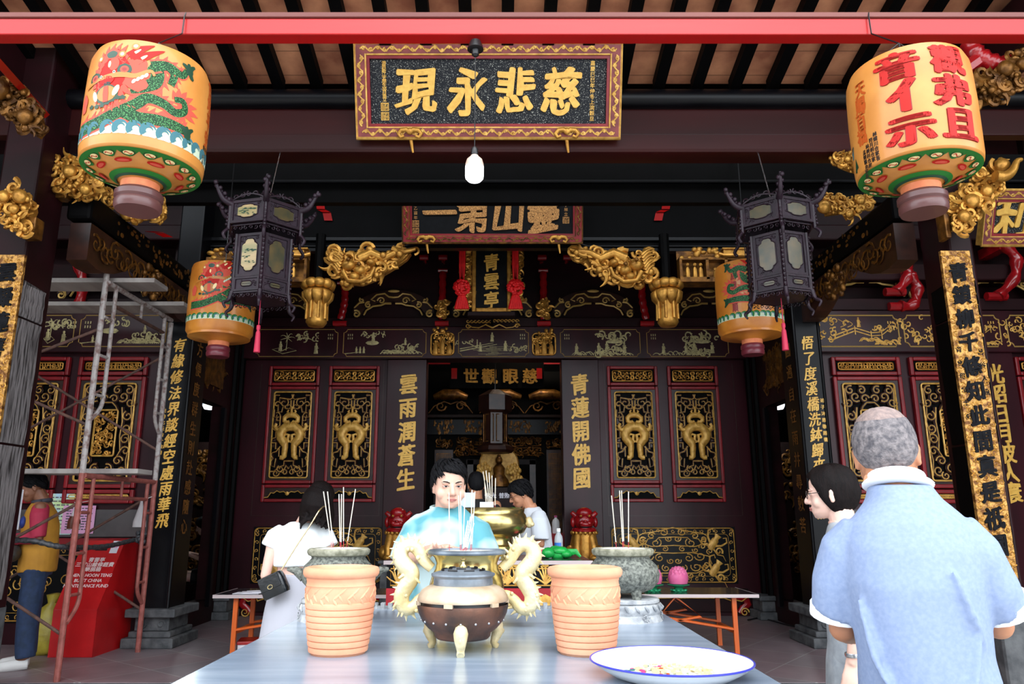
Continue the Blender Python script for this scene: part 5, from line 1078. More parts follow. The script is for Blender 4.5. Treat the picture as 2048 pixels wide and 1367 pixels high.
# ================================================================== lanterns
def bisect_cuts(vs, fs, step):
    bm_ = bmesh.new(); V = [bm_.verts.new(v) for v in vs]
    for f in fs:
        try: bm_.faces.new([V[i] for i in f])
        except ValueError: pass
    xs = [v[0] for v in vs]; x = math.floor(min(xs) / step) * step
    while x < max(xs):
        bmesh.ops.bisect_plane(bm_, geom=bm_.verts[:] + bm_.edges[:] + bm_.faces[:], plane_co=(x, 0, 0), plane_no=(1, 0, 0)); x += step
    bm_.verts.index_update(); out = [tuple(v.co) for v in bm_.verts], [tuple(v.index for v in f.verts) for f in bm_.faces]; bm_.free(); return out
class Skin:
    """paint laid on the drum of a lantern: (u, v) = arc length from the front, height; rad(v) = drum radius"""
    def __init__(s, c, rad, R0, turn=0, flip=1): s.g = G(); s.c = c; s.rad = rad; s.R0 = R0; s.turn = turn; s.flip = flip; s.mats = []; s.lay = 0
    def mat(s, m):
        if m not in s.mats: s.mats.append(m)
        s.g.m = s.mats.index(m)
    def pt(s, u, v, off=0):
        t = s.flip * u / s.R0 + s.turn; r = s.rad(v) + .0012 + .0005 * s.lay + off; return (s.c[0] + r * math.sin(t), s.c[1] - r * math.cos(t), s.c[2] + v)
    def poly(s, vs, fs, m): s.mat(m); s.g.add([s.pt(u, v) for u, v in vs], [f if s.flip > 0 else f[::-1] for f in fs])
    def stroke(s, pts, w, m, t0=1, t1=1, mid=1):
        k = len(pts); vs = []
        for i, p in enumerate(pts):
            a, b = pts[max(i - 1, 0)], pts[min(i + 1, k - 1)]; dx, dy = b[0] - a[0], b[1] - a[1]; L_ = math.hypot(dx, dy) or 1
            q = i / (k - 1); ww = w * ((t0 + (mid - t0) * q * 2) if q < .5 else (mid + (t1 - mid) * (q - .5) * 2)); vs += [(p[0] - dy / L_ * ww, p[1] + dx / L_ * ww), (p[0] + dy / L_ * ww, p[1] - dx / L_ * ww)]
        s.poly(vs, [(2 * i, 2 * i + 1, 2 * i + 3, 2 * i + 2) for i in range(k - 1)], m)
    def blob(s, cu, cv, ru, rv, m, wob=0, n=16, rot=0, ph=0, lob=5):
        vs = [(cu, cv)]; fs = []
        for ring in (.5, 1):
            for j in range(n):
                q = 2 * PI * j / n; k = 1 + wob * math.sin(lob * q + ph) * ring; x, y = ru * ring * k * math.cos(q), rv * ring * k * math.sin(q); vs.append((cu + x * math.cos(rot) - y * math.sin(rot), cv + x * math.sin(rot) + y * math.cos(rot)))
        fs += [(0, 1 + j, 1 + (j + 1) % n) for j in range(n)] + [(1 + j, 1 + n + j, 1 + n + (j + 1) % n, 1 + (j + 1) % n) for j in range(n)]; s.poly(vs, fs, m)
    def text(s, ch, u, v, size, m, bold=.04, sx=1, sy=1, rot=0, brush=0):
        vs, fs = glyph(ch, bold, 0); vs2 = []
        for x, y, _ in vs:
            k = noise.noise_vector(Vector((x * 2, y * 2, ord(ch) * .3))) * brush; x, y = (x + k.x) * sx, (y + k.y) * sy; vs2.append((x * math.cos(rot) - y * math.sin(rot), x * math.sin(rot) + y * math.cos(rot), 0))
        vs2, fs = bisect_cuts([(x * size, y * size, 0) for x, y, _ in vs2], fs, .012); s.poly([(u + x, v + y) for x, y, _ in vs2], fs, m)
    def obj(s, name, par): return s.g.obj(name, s.mats, par, smooth=180)
def dragon_paint(k, M):
    """M(x, y): sketch coordinates to (u, v)"""
    def sm(pts): return [(p[0], p[1]) for p in smooth_path([(a, b, 0) for a, b in [M(*q) for q in pts]], 5)]
    def body(pts, w, t0=1, t1=1, fringe=1):
        p = sm(pts); k.lay = 0
        for i in range(2, len(p) - 2, 2):   # spines
            dx, dy = p[i + 1][0] - p[i - 1][0], p[i + 1][1] - p[i - 1][1]; L_ = math.hypot(dx, dy) or 1; q = w * (t0 + (t1 - t0) * i / len(p)); a = (p[i][0] - dy / L_ * q * .8 * fringe, p[i][1] + dx / L_ * q * .8 * fringe); b = (p[i][0] - dy / L_ * q * 2.1 * fringe + dx / L_ * q, p[i][1] + dx / L_ * q * 2.1 * fringe + dy / L_ * q); k.stroke([a, ((a[0] + b[0]) / 2, (a[1] + b[1]) / 2), b], w * .45, 'p_coral', 1, .05, .6)
        k.lay = 1; k.stroke(p, w * 1.35, 'p_coral', t0, t1, (t0 + t1) / 2 * 1.0); k.lay = 2; k.stroke(p, w * 1.0, 'p_green', t0, t1, (t0 + t1) / 2 * 1.0)
    W = .026
    body([(870, 430), (905, 470), (890, 540), (830, 570), (770, 575)], W * 1.25, 1, .9)
    body([(880, 440), (960, 425), (1030, 460), (1060, 420)], W * 1.1, 1, .5)
    body([(960, 425), (990, 470), (970, 540)], W * .9, 1, .7, 1)
    body([(515, 745), (600, 755), (690, 725), (790, 680), (850, 640), (930, 665), (985, 705), (1035, 680), (1030, 625), (985, 625)], W * 1.2, 1.1, .45)
    body([(735, 715), (800, 760), (900, 770), (980, 785), (1035, 800)], W * 1.25, 1, .7)
    def claw(x, y, s_):
        k.lay = 3
        for dx, dy in ((-30, -40), (0, -52), (28, -42), (14, 48)):
            k.stroke(sm([(x, y), (x + dx * .6 * s_, y + dy * .7 * s_), (x + dx * 1.2 * s_, y + dy * s_)]), .011, 'p_darkgreen', 1.2, .5, 1)
        k.blob(*M(x, y), .022, .022, 'p_darkgreen')
    claw(1075, 420, 1); claw(1045, 820, 1)
    for i, (x, y, a) in enumerate(((985, 590, 1), (1010, 575, 1), (1040, 580, 1), (1065, 600, 1), (1080, 640, 1), (1085, 680, 1), (1070, 715, 1), (1030, 735, 1), (980, 740, 1), (930, 720, 1))):   # flaming tail
        q = M(x, y); c = M(1000, 665); d = (q[0] - c[0], q[1] - c[1]); k.lay = 0; k.stroke([(c[0] + d[0] * .6, c[1] + d[1] * .6), (c[0] + d[0] * .95, c[1] + d[1] * 1.0), (c[0] + d[0] * 1.35, c[1] + d[1] * 1.3)], .018, 'p_coral', 1, .05, .7)
    # head
    k.lay = 3; hc = M(685, 480)
    for i in range(22):
        q = PI * 2 * i / 22; a, b = math.cos(q), math.sin(q); k.stroke([(hc[0] + .07 * a, hc[1] + .1 * b), (hc[0] + .105 * a, hc[1] + .15 * b), (hc[0] + .125 * a + .01, hc[1] + .185 * b)], .017, 'p_coral', 1, .05, .7)
    k.blob(*hc, .096, .145, 'p_red', .06, 20, .1, 0, 7); k.lay = 4
    k.blob(*M(810, 440), .05, .035, 'p_coral', .1, 14, .5); k.blob(*M(800, 540), .055, .045, 'p_coral', .08, 14, -.5); k.blob(*M(560, 590), .03, .05, 'p_coral', .1)
    for a, b in (((860, 370), (950, 330)), ((830, 330), (900, 297))): k.stroke(sm([(a[0] - 60, a[1] + 40), a, b]), .022, 'p_red', 1, .05, .9); k.lay = 5; k.stroke(sm([(a[0] - 30, a[1] + 22), a]), .007, 'p_cream', 1, .3); k.lay = 4
    k.blob(*M(692, 335), .042, .028, 'p_coral', .15, 18, 0, 0, 9); k.lay = 5; k.blob(*M(692, 338), .03, .02, 'p_darkgreen', .05); k.blob(*M(700, 405), .028, .035, 'p_coral'); k.lay = 6; k.blob(*M(680, 400), .008, .018, 'p_cream')
    for x, y in ((612, 462), (748, 452)):
        k.lay = 5; k.blob(*M(x, y), .036, .03, 'p_darkgreen', .06, 16, 0, 0, 9); k.lay = 6; k.blob(*M(x, y), .021, .018, 'p_coral'); k.lay = 7; k.blob(*M(x, y), .011, .009, 'p_darkred')
    for x, y in ((640, 468), (700, 458)): k.lay = 7; k.blob(*M(x, y), .008, .008, 'p_pale'); k.lay = 8; k.blob(*M(x, y), .004, .004, 'p_black')
    k.lay = 6; k.stroke(sm([(575, 500), (630, 480), (680, 478), (740, 485), (800, 500), (870, 470), (890, 500)]), .012, 'p_ochre', .6, .5, 1.2); k.blob(*M(665, 500), .04, .022, 'p_red', .05); k.blob(*M(665, 522), .022, .008, 'p_black')
    k.blob(*M(660, 590), .062, .05, 'p_darkgreen', .04); k.lay = 7; k.blob(*M(660, 588), .052, .041, 'p_ochre'); k.lay = 8; k.blob(*M(610, 585), .014, .03, 'p_cream', 0, 12, .4); k.blob(*M(705, 580), .014, .03, 'p_cream', 0, 12, -.4)
    k.lay = 9; k.stroke([M(662, 540), M(658, 590), M(655, 640)], .014, 'p_coral', .9, .9, 1.1)
    k.lay = 6
    for i in range(7): k.blob(*M(590 + 24 * i, 640 + 14 * math.sin(i * .9)), .015, .011, 'p_darkgreen', .2)
    for i in range(4): k.lay = 7; k.blob(*M(790 + 20 * i, 535 - 12 * i), .008, .014, 'p_pale', 0, 10, -.5)
    k.lay = 5
    for x, y, r_ in ((740, 350, .018), (805, 305, .02), (640, 345, .016)): k.blob(*M(x, y), r_, r_, 'p_ochre'); k.lay = 6; k.blob(*M(x, y), r_ * .55, r_ * .55, 'p_cream'); k.lay = 5
def waves(k, u0, u1, v, h, cols, r):
    k.lay = 0; n = int((u1 - u0) / (h * 1.1))
    for i in range(n + 1):
        u = u0 + (u1 - u0) * i / n; k.blob(u, v, h * .85, h * .55, 'p_pale', .1, 12); 
    for i in range(n + 1):
        u = u0 + (u1 - u0) * i / n + r.uniform(-.01, .01); k.lay = 2
        for s_, c in ((1, cols[0]), (.6, cols[1])): p = [(u + h * .55 * s_ * math.cos(t), v + h * .55 * s_ * math.sin(t)) for t in [.3 + 3.6 * j / 9 for j in range(10)]]; k.stroke(p, h * .13 * s_ + .002, c, .2, 1, 1); k.lay += 1
def drum(name, label, c, Rd, Hh, skin, basem, old=False, group=None, lean=0):
    """painted paper lantern: c = centre of the bottom rim"""
    t = thing(name, label, 'lantern', c, group)
    sh = .06 if not old else .035
    prof = [(.09 * Rd / .3, Hh + .005), (Rd * .6, Hh + .002), (Rd - sh, Hh - .008), (Rd - sh * .35, Hh - sh * .35), (Rd - .004, Hh - sh * 1.1), (Rd, Hh * .8), (Rd + .004, Hh * .5), (Rd, .03), (Rd - (.004 if not old else .02), 0)]
    def rad(v):
        for (r0, z0), (r1, z1) in zip(prof, prof[1:]):
            if z1 <= v <= z0: return r1 + (r0 - r1) * (v - z1) / max(z0 - z1, 1e-6)
        return Rd
    g = G(); g.lathe(prof[::-1], c, 56)
    rn = .095 * Rd / .3; zb = -.075 if not old else -.05
    g.lathe([(rn, zb - .005), (Rd * .55, zb * .55), (Rd - (.02 if old else .012), -.012 if not old else -.02), (Rd - (.004 if not old else .02), 0)], c, 56); g.obj('paper_skin', skin, t, smooth=50)
    g = G(); g.lathe([(rn * .98, zb - .05), (rn * 1.0, zb)], c, 32); g.obj('neck', 'lantern_neck', t)
    g = G(); z = zb - .045; q = rn * (1.22 if not old else 1.1); g.lathe([(0, z - .1), (q * .93, z - .1), (q, z - .085), (q, z - .06), (q * .94, z - .05), (q * 1.02, z - .04), (q * 1.02, z - .015), (q * .9, z), (0, z)], c, 32); g.obj('turned_base', basem, t, smooth=40)
    return t, rad
def hang(c, zt, par, x=0):
    g = G(); g.tube([(c[0], c[1], zt), (c[0] + x, c[1], zt + .02), (c[0] + x, c[1] + .12, par[1])], .004, 5); return g
# ---- two large lanterns under the red beam
Yl = 3.42
def sketch(x0):   # left lantern sketch frame (zoomed pixels of the photograph)
    def M(x, y):
        ax = 905 - (y - 300) * 90 / 740; s_ = max(-.97, min(.97, (x - ax) / 330)); yy = y - .2 * (x - ax); return (.3 * math.asin(s_), (925 - yy) / 680 * .565)
    return M
RIM = 2.995
for side in (-1, 1):
    c = (P(283 if side < 0 else 1838, 350, Yl).x, Yl, RIM + (0 if side < 0 else -.012))
    t, rad = drum('painted_lantern', ('large paper lantern painted with a red-faced green dragon, under the red beam' if side < 0 else 'large paper lantern with red painted characters, under the red beam'), c, .283, .565, 'lantern_skin', 'lantern_base')
    if side < 0:
        k = Skin(c, rad, .3, R(27)); dragon_paint(k, sketch(0)); waves(k, -.46, .42, .075, .06, ('p_teal', 'p_teal'), random.Random(2)); k.obj('painted_dragon', t)
        k = Skin(c, rad, .3, R(24))
        for i, ch in enumerate('合境平安'): k.text(ch, .40, .47 - .095 * i, .1, 'p_orange', .04, .8)
        for j in range(3):
            for i, ch in enumerate('信士敬奉'[:4 - j]): k.text(ch, .37 + .028 * j, .13 - .026 * i, .026, 'p_black', .03)
        k.obj('lettering', t)
    else:
        k = Skin(c, rad, .3, R(-29))
        for ch, u, v, s_, sx in (('音', -.05, .435, .16, 1.35), ('亻', -.04, .275, .17, 1.5), ('示', -.02, .1, .165, 1.4), ('觀', .20, .44, .16, 1.15), ('弗', .2, .275, .165, 1.3), ('且', .215, .105, .17, 1.2)):
            k.lay = 0; k.text(ch, u, v, s_, 'p_darkred', .056, sx, 1, .0, .03); k.lay = 7; k.text(ch, u, v, s_, 'p_red', .045, sx, 1, .0, .03)
        k.lay = 0
        for i, ch in enumerate('天賜百福'): k.text(ch, -.25 - .008 * i, .41 - .082 * i, .088, 'p_orange', .045, .85)
        for j, tx in enumerate(('林嫦川合家答', '符月明合家', '林美利合家', '孟娘蘭合家敬')):
            for i, ch in enumerate(tx): k.text(ch, -.19 - .027 * j, .14 - .02 * j - .025 * i, .025, 'p_black', .035)
        k.obj('lettering', t)
        k = Skin(c, rad, .3, R(-29)); k.stroke([(-.40, .1), (-.385, .16), (-.41, .13)], .012, 'p_teal'); k.stroke([(-.38, .02), (-.36, .08), (-.35, .03)], .012, 'p_darkgreen'); k.obj('painted_wave', t)
    # ring of coins on the underside
    g = G(); ms = ['p_leaf', 'p_cream', 'p_red', 'p_coral', 'p_darkgreen', 'p_black']; Rr = .271
    def zu(r): return -.012 + (r - Rr) / (.271 - .165) * .03 if r > .165 else -.042 + (r - .165) / (.165 - .095) * .037
    def ring(r0, r1, m, off, n=64, scal=0):
        g.m = ms.index(m); vs = []
        for j in range(n):
            q = 2 * PI * j / n; ri = r0 - scal * abs(math.sin(q * 8)) 
            for r_ in (ri, r1): vs.append((c[0] + r_ * math.cos(q), c[1] + r_ * math.sin(q), c[2] + zu(r_) - off))
        g.add(vs, [(2 * j, 2 * j + 1, (2 * j + 3) % (2 * n), (2 * j + 2) % (2 * n))[::-1] for j in range(n)])
    ring(.25, .273, 'p_leaf', .003, 96, .042); ring(.105, .14, 'p_leaf', .003); ring(.105, .118, 'p_darkgreen', .0045)
    def dot(r, a, ra, rb, m, off, tw=0):
        g.m = ms.index(m); vs = [(r, a * r)]; 
        def tr(x, y): rr = r + y; q = a + x / r; return (c[0] + rr * math.cos(q), c[1] + rr * math.sin(q), c[2] + zu(rr) - off)
        n = 14; V = [tr(0, 0)] + [tr(ra * math.cos(2 * PI * j / n), rb * math.sin(2 * PI * j / n)) for j in range(n)]; g.add(V, [(0, 1 + (j + 1) % n, 1 + j)[::-1] for j in range(n)])
        return tr
    for j in range(16):
        a = 2 * PI * (j + .5) / 16; tr = dot(.237, a, .024, .014, 'p_cream', .005); g.m = ms.index('p_red'); n = 8
        pts = [(-.018 + .036 * i / n, .007 * math.sin(2 * PI * i / n)) for i in range(n + 1)]; V = []
        for x, y in pts: V += [tr(x, y - .0028), tr(x, y + .0028)]
        V = [(x, y, z - .0014) for x, y, z in V]; g.add(V, [(2 * i, 2 * i + 1, 2 * i + 3, 2 * i + 2) for i in range(n)])
        g.m = ms.index('p_black')
        for sg in (-1, 1):
            V = []
            for i in range(7): q = -.9 + 1.8 * i / 6; V += [tr(sg * (.028 * math.cos(q)), .019 * math.sin(q)), tr(sg * (.031 * math.cos(q)), .021 * math.sin(q))]
            g.add([(x, y, z - .0004) for x, y, z in V], [(2 * i, 2 * i + 1, 2 * i + 3, 2 * i + 2) for i in range(6)])
    for j in range(8):
        a = 2 * PI * j / 8; dot(.187, a, .042, .016, 'p_red', .003); dot(.187, a, .03, .009, 'p_coral', .0045)
    g.obj('painted_underside', ms, t, smooth=0)
    g = G(); zt = PZ(68, 3.7); g.tube([(c[0], c[1], RIM + .565), (c[0], c[1] + .02, RIM + .72), (c[0], 3.68, zt - .01), (c[0], 3.685, PZ(36, 3.7)), (c[0] + .005, 3.69, PZ(27, 3.7))], .004, 5); g.obj('cord', 'black_plastic', t)
    for q in (-1, 1): g = G(); g.tube([(c[0] + q * .2, c[1], RIM + .55), (c[0], c[1] + .02, RIM + .72)], .003, 5); g.obj('cord', 'black_plastic', t)
# ---- two old lanterns further in
Yo = 6.75
for side, px, lb in ((-1, 440, 'old orange dragon lantern behind the left purple lantern'), (1, 1502, 'old orange dragon lantern behind the right purple lantern')):
    c = (P(px, 655, Yo).x, Yo, PZ(672 if side < 0 else 668, Yo)); t, rad = drum('old_lantern', lb, c, .295, .66, 'lantern_skin_old', 'lantern_base_red', True, 'old painted lanterns')
    k = Skin(c, rad, .3, R(14) if side < 0 else R(2), 1 if side < 0 else -1)
    def M(x, y): ax = 905 - (y - 300) * 90 / 740; s_ = max(-.97, min(.97, (x - ax) / 330)); return (.3 * math.asin(s_) + .12, (1085 - (y - .2 * (x - ax))) / 740 * .62)
    dragon_paint(k, M); waves(k, -.5, .5, .12, .05, ('p_leaf', 'p_teal'), random.Random(4)); waves(k, -.9, -.5, .12, .05, ('p_leaf', 'p_teal'), random.Random(5)); k.obj('painted_dragon', t)
    k = Skin(c, rad, .3, R(-62))
    if side > 0:
        for i, ch in enumerate('風調雨順'): k.text(ch, .1, .5 - .1 * i, .09, 'p_darkred', .05, .6)
        k.obj('lettering', t)
    g = G(); g.tube([(c[0], c[1], c[2] + .66), (c[0], c[1], 4.75), (c[0], 6.97, 4.8)], .005, 5); g.obj('cord', 'black_plastic', t)
# ---- hexagonal carved lanterns
def hex_lantern(c, label, lit, rot):
    t = thing('hexagonal_lantern', label, 'lantern', c, 'purple hexagonal lanterns')
    S3 = math.sqrt(3)
    for k in range(6):
        a = R(60 * k); Mx = Matrix.Translation(c) @ Matrix.Rotation(a, 4, 'Z')
        def fin(g, nm, m, par=t, **kw): g.v = [Mx @ v for v in g.v]; return g.obj(nm, m, par, **kw)
        def panel(s_, z0, z1, fw, nm, oval, small=False):
            ap = s_ * S3 / 2; g = G(); g.M = Matrix.Translation((0, -ap, 0)); frame_bars(g, -s_ / 2 + .01, s_ / 2 - .01, z0, z1, fw, -.012, .012); p = fin(g, nm, 'hex_wood', smooth=0)
            g = G(); g.M = Matrix.Translation((0, -ap, 0)); g.bx(-s_ / 2 + .02, s_ / 2 - .02, -.002, .006, z0 + .01, z1 - .01); fin(g, 'panel_board', 'hex_lace', p, smooth=0)
            ox, oz = oval; zm = (z0 + z1) / 2; n = 28
            poly = rrect(-ox, ox, zm - oz * .72, zm + oz * .72, ox * .5) if small else [(ox * a_, zm + oz * b_) for a_, b_ in ((1, -.6), (1, .6), (.8, .72), (.62, .76), (.55, .9), (.3, 1), (-.3, 1), (-.55, .9), (-.62, .76), (-.8, .72), (-1, .6), (-1, -.6), (-.8, -.72), (-.62, -.76), (-.55, -.9), (-.3, -1), (.3, -1), (.55, -.9), (.62, -.76), (.8, -.72))]
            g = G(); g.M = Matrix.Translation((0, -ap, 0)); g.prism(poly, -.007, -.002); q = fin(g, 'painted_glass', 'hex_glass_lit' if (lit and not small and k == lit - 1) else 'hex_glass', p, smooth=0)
            if lit and k == lit - 1 and not small:
                g = G(); g.M = Matrix.Translation((0, -ap, 0)); r = random.Random(2)
                for j in range(22): x, z = r.uniform(-ox * .75, ox * .75), zm + r.choice((-.45, -.15, .2, .3)) * oz + r.uniform(-.01, .01); g.ball((x, -.008, z), (r.uniform(.008, .02), .002, .004), 6, 4)
                fin(g, 'painted_landscape', 'p_darkgreen', q)
            g = G(); g.M = Matrix.Translation((0, -ap, 0)); outline(g, poly, .004, -.008, 4); r = random.Random(k)
            for j in range(26 if not small else 10):
                x, z = r.uniform(-s_ / 2 + .04, s_ / 2 - .04), r.uniform(z0 + .03, z1 - .03)
                if (x / ox) ** 2 + ((z - zm) / oz) ** 2 > 1.25: scroll(g, spiral(x, z, .015, 1, r.uniform(0, 6), r.choice((-1, 1)), 6, .3), .004, -.004, .8, 4)
            fin(g, 'fret', 'hex_wood', p)
        panel(.315, .67, .86, .022, 'upper_panel', (.09, .055))
        panel(.235, .24, .60, .022, 'main_panel', (.07, .135)); panel(.245, .12, .235, .016, 'lower_panel', (.05, .028), True)
        g = G(); ap = .315 * S3 / 2
        for j in range(5): scroll(g, spiral(-.12 + .06 * j, .89 + .025 * math.sin(PI * j / 4), .026, 1, j, 1 - 2 * (j % 2), 8, .3), .007, -ap, .8, 5)
        scroll(g, bez((-.15, .865), (0, .96), (.15, .865), n=8), .008, -ap, .8, 5, (1, 1)); fin(g, 'crest', 'hex_wood')
        g = G()
        for zz, s_ in ((.635, .29), (.085, .25)):
            ap = s_ * S3 / 2; g.bx(-s_ / 2, s_ / 2, -ap - .006, -ap + .006, zz + .018, zz + .03)
            for j in range(6): scroll(g, spiral(-s_ * .4 + s_ * .16 * j, zz, .018, 1, j, 1 - 2 * (j % 2), 7, .3), .005, -ap, .8, 4)
        fin(g, 'lace_apron', 'hex_wood')
        # corner post with its dragon finials
        Mx = Matrix.Translation(c) @ Matrix.Rotation(a + R(30), 4, 'Z'); g = G()
        g.tube([(0, -.245, .1), (0, -.245, .6)], .015, 6); g.tube([(0, -.32, .62), (0, -.32, .87)], .015, 6)
        for j in range(12): g.ball((0, -.262, .14 + .038 * j), .011, 6, 4)
        fin(g, 'corner_post', 'hex_wood')
        g = G(); g.tube(smooth_path([(0, -.31, .84), (0, -.38, .86), (0, -.43, .93), (0, -.46, 1.0)], 4), [.028 - .0015 * i for i in range(13)], 7)
        for j in range(7): g.ball((.012 * (-1) ** j, -.34 - .02 * j, .87 + .018 * j), .02, 6, 4)
        g.tube(smooth_path([(0, -.32, .63), (0, -.36, .58), (0, -.34, .54)], 4), .014, 6); g.tube(smooth_path([(0, -.25, .12), (0, -.27, .05), (0, -.31, .02), (0, -.29, -.02)], 4), [.02 - .001 * i for i in range(13)], 6)
        for j in range(5): g.ball((0, -.34 + .004 * j, .66 + .03 * j), .012, 6, 4)
        fin(g, 'dragon_finial', 'hex_lace', smooth=60)
    g = G(); g.lathe([(0, .1), (.22, .1), (.22, .115), (0, .115)], c, 6, R(0)); g.obj('floor_board', 'hex_wood', t, smooth=0); g = G(); g.lathe([(0, .87), (.29, .87), (.29, .88), (.05, .92), (0, .92)], c, 6); g.obj('roof_board', 'hex_wood', t, smooth=0)
    g = G(); g.tube([(c[0], c[1], c[2] + .1), (c[0], c[1], c[2] - .1)], .004, 5); o = g.obj('tassel_cord', 'pink_ribbon', t)
    g = G(); g.lathe([(0, -.1), (.015, -.11), (.016, -.14), (.01, -.15), (.018, -.17), (.026, -.33), (0, -.33)], c, 10); g.obj('tassel', 'pink_ribbon', t, smooth=60)
    t.rotation_euler = (0, 0, rot); return t
Yx = 5.85
ca = P(521, 600, Yx); cb = P(1562, 596, Yx)
for c_, lb, lit, rot, px in ((ca, 'purple carved hexagonal lantern with a pale painted pane, hanging left of the doorway', 1, R(-14), 541), (cb, 'purple carved hexagonal lantern with dark panes, hanging right of the doorway', 0, R(18), 1540)):
    c = (c_.x, c_.y, c_.z - .1); t = hex_lantern(c, lb, lit, rot); g = G(); g.tube([(c[0], c[1], c[2] + .9), (c[0], 6.08, PZ(303, 6.04) + .01)], .005, 5); o = g.obj('cord', 'steel', None); o.parent = t; bpy.context.view_layer.update(); o.matrix_parent_inverse = t.matrix_basis.inverted()
# dim one in the hall
c = (P(990, 905, 11.9).x, 11.9, PZ(905, 11.9)); t = thing('hall_lantern', 'dark carved lantern hanging in the middle of the hall behind the doorway', 'lantern', c)
g = G(); g.lathe([(.0, 0), (.26, 0), (.3, .04), (.28, .1), (.2, .14), (.2, .62), (.27, .66), (.27, .9), (.1, 1.0), (0, 1.0)], c, 6, R(30)); g.obj('body', 'carved_wood', t, smooth=0)
g = G()
for k in range(6):
    a = R(30 + 60 * k + 30); Mx = Matrix.Translation(c) @ Matrix.Rotation(a + R(90), 4, 'Z'); g.M = Mx @ Matrix.Translation((0, -.178, 0)); frame_bars(g, -.08, .08, .17, .6, .012, -.004, .004)
g.obj('gilt_frames', 'gold_dark', t, smooth=0); g = G(); g.tube([(c[0], c[1], c[2] + 1), (c[0], c[1], 6.31)], .01, 6); g.obj('cord', 'black_plastic', t)
# bare bulb on its cord
b = P(949, 330, 3.72); t = thing('bulb', 'bare LED bulb hanging from the red beam on a long black cord', 'lamp', tuple(b)); zt = PZ(87, 3.74)
g = G(); g.lathe([(.0, 0), (.03, .0), (.042, -.035), (.046, -.05), (.03, -.055), (0, -.055)][::-1], (b.x, b.y, zt + .0), 20); g.lathe([(0, -.055), (.022, -.055), (.02, -.085), (.008, -.095), (0, -.095)][::-1], (b.x, b.y, zt), 16); g.obj('ceiling_rose', 'black_plastic', t)
z = PZ(362, 3.72); g = G(); g.tube([(b.x, b.y, zt - .08), (b.x, b.y, z + .2)], .0025, 6); g.obj('cord', 'black_plastic', t)
g = G(); g.lathe([(0, .0), (.035, .003), (.048, .018), (.05, .035), (.05, .085)], (b.x, b.y, z), 24); g.obj('diffuser', 'bulb_glow', t, smooth=60)
g = G(); g.lathe([(.05, .085), (.049, .1), (.042, .125), (.024, .142), (.02, .15)], (b.x, b.y, z), 24); g.obj('housing', 'bulb_base', t, smooth=60)
g = G(); g.lathe([(.018, .148), (.02, .155), (.02, .185), (.012, .2), (.0, .2)], (b.x, b.y, z), 16); g.obj('socket', 'black_plastic', t)
# ================================================================== altar, censers, pots and offerings
TZ = .87
def stick(a, b, label, group, r=.0022, red=.12):
    """incense stick from the ash (a) to its tip (b)"""
    a, b = Vector(a), Vector(b); t = thing('incense_stick', label, 'incense', tuple(a), group); m = a + (b - a) * red
    g = G(); g.tube([a, m], r * .6, 5); g.obj('red_stem', 'incense_red', t); g = G(); g.tube([m, b], r, 6); g.obj('rod', 'incense', t); return t
g = G(); g.bx(-.93, .80, 1.75, 4.03, TZ - .07, TZ); t = thing('altar_table', 'grey marble altar table in front, carrying the pots and censers', 'table', (-.06, 2.9, -.13)); g.obj('marble_slab', 'marble_top', t, smooth=0, bevel=.008)
g = G(); g.bx(-.88, .75, 1.85, 3.98, TZ - .2, TZ - .07); g.obj('apron', 'stone_kerb', t, smooth=0)
for x in (-.8, .67):
    for y in (1.95, 3.88): g = G(); g.bx(x - .07, x + .07, y - .07, y + .07, -.13, TZ - .2); g.obj('leg', 'stone_kerb', t, smooth=0, bevel=.01)
g = G()
for k in range(46): x = -.9 + k * .0375; g.bx(x, x + .02, 4.0, 4.045, TZ + .0, TZ + .028)
g.bx(-.93, .8, 4.005, 4.05, TZ, TZ + .012); g.obj('carved_rim', 'plinth_stone', t, smooth=0)
# terracotta pots
def pot(x, y, label):
    t = thing('terracotta_pot', label, 'pot', (x, y, TZ)); prof = [(0, .002), (.092, 0), (.096, .006)]
    z = .006; n = 8
    for i in range(n):
        z0 = .008 + i * .0205; r = .098 + .021 * min(1, (z0 / .16)) ** .7
        prof += [(r, z0), (r + .0018, z0 + .008), (r + .0012, z0 + .0165), (r - .0022, z0 + .0185), (r - .0022, z0 + .0203)]
    prof += [(.1185, .176), (.119, .215), (.118, .222), (.120, .2255), (.118, .229), (.1175, .24), (.1195, .244), (.119, .25)]
    prof += [(.126, .253), (.1315, .262), (.132, .274), (.127, .283), (.116, .286), (.110, .281), (.108, .262), (.106, .1), (.09, .02), (0, .02)]
    g = G(); g.lathe(prof, (x, y, TZ), 64); g.obj('body', 'terracotta', t, smooth=45)
    g = G()
    for k in range(16):
        a = 2 * PI * k / 16
        for j in range(4):
            for s_ in (-1, 1):
                p = []
                for i in range(5): u = i / 4; aa = a + .07 * j + s_ * .0 + u * .22 * (1 if s_ > 0 else .6); zz = .185 + .012 * j * .6 + s_ * u * .022; r = .1195 - .0005; p.append((x + r * math.cos(aa), y + r * math.sin(aa), TZ + zz))
                g.tube(p, [.0015, .004, .0045, .003, .0008], 5, .5) if j % 2 == 0 else None
    g.obj('leaf_relief', 'terracotta', t, smooth=60); return t
pot(-.555, 2.76, 'terracotta pot with leaf band, in front of the woman in the white cropped top'); pot(.302, 2.76, 'terracotta pot with leaf band, right of the lidded iron burner')
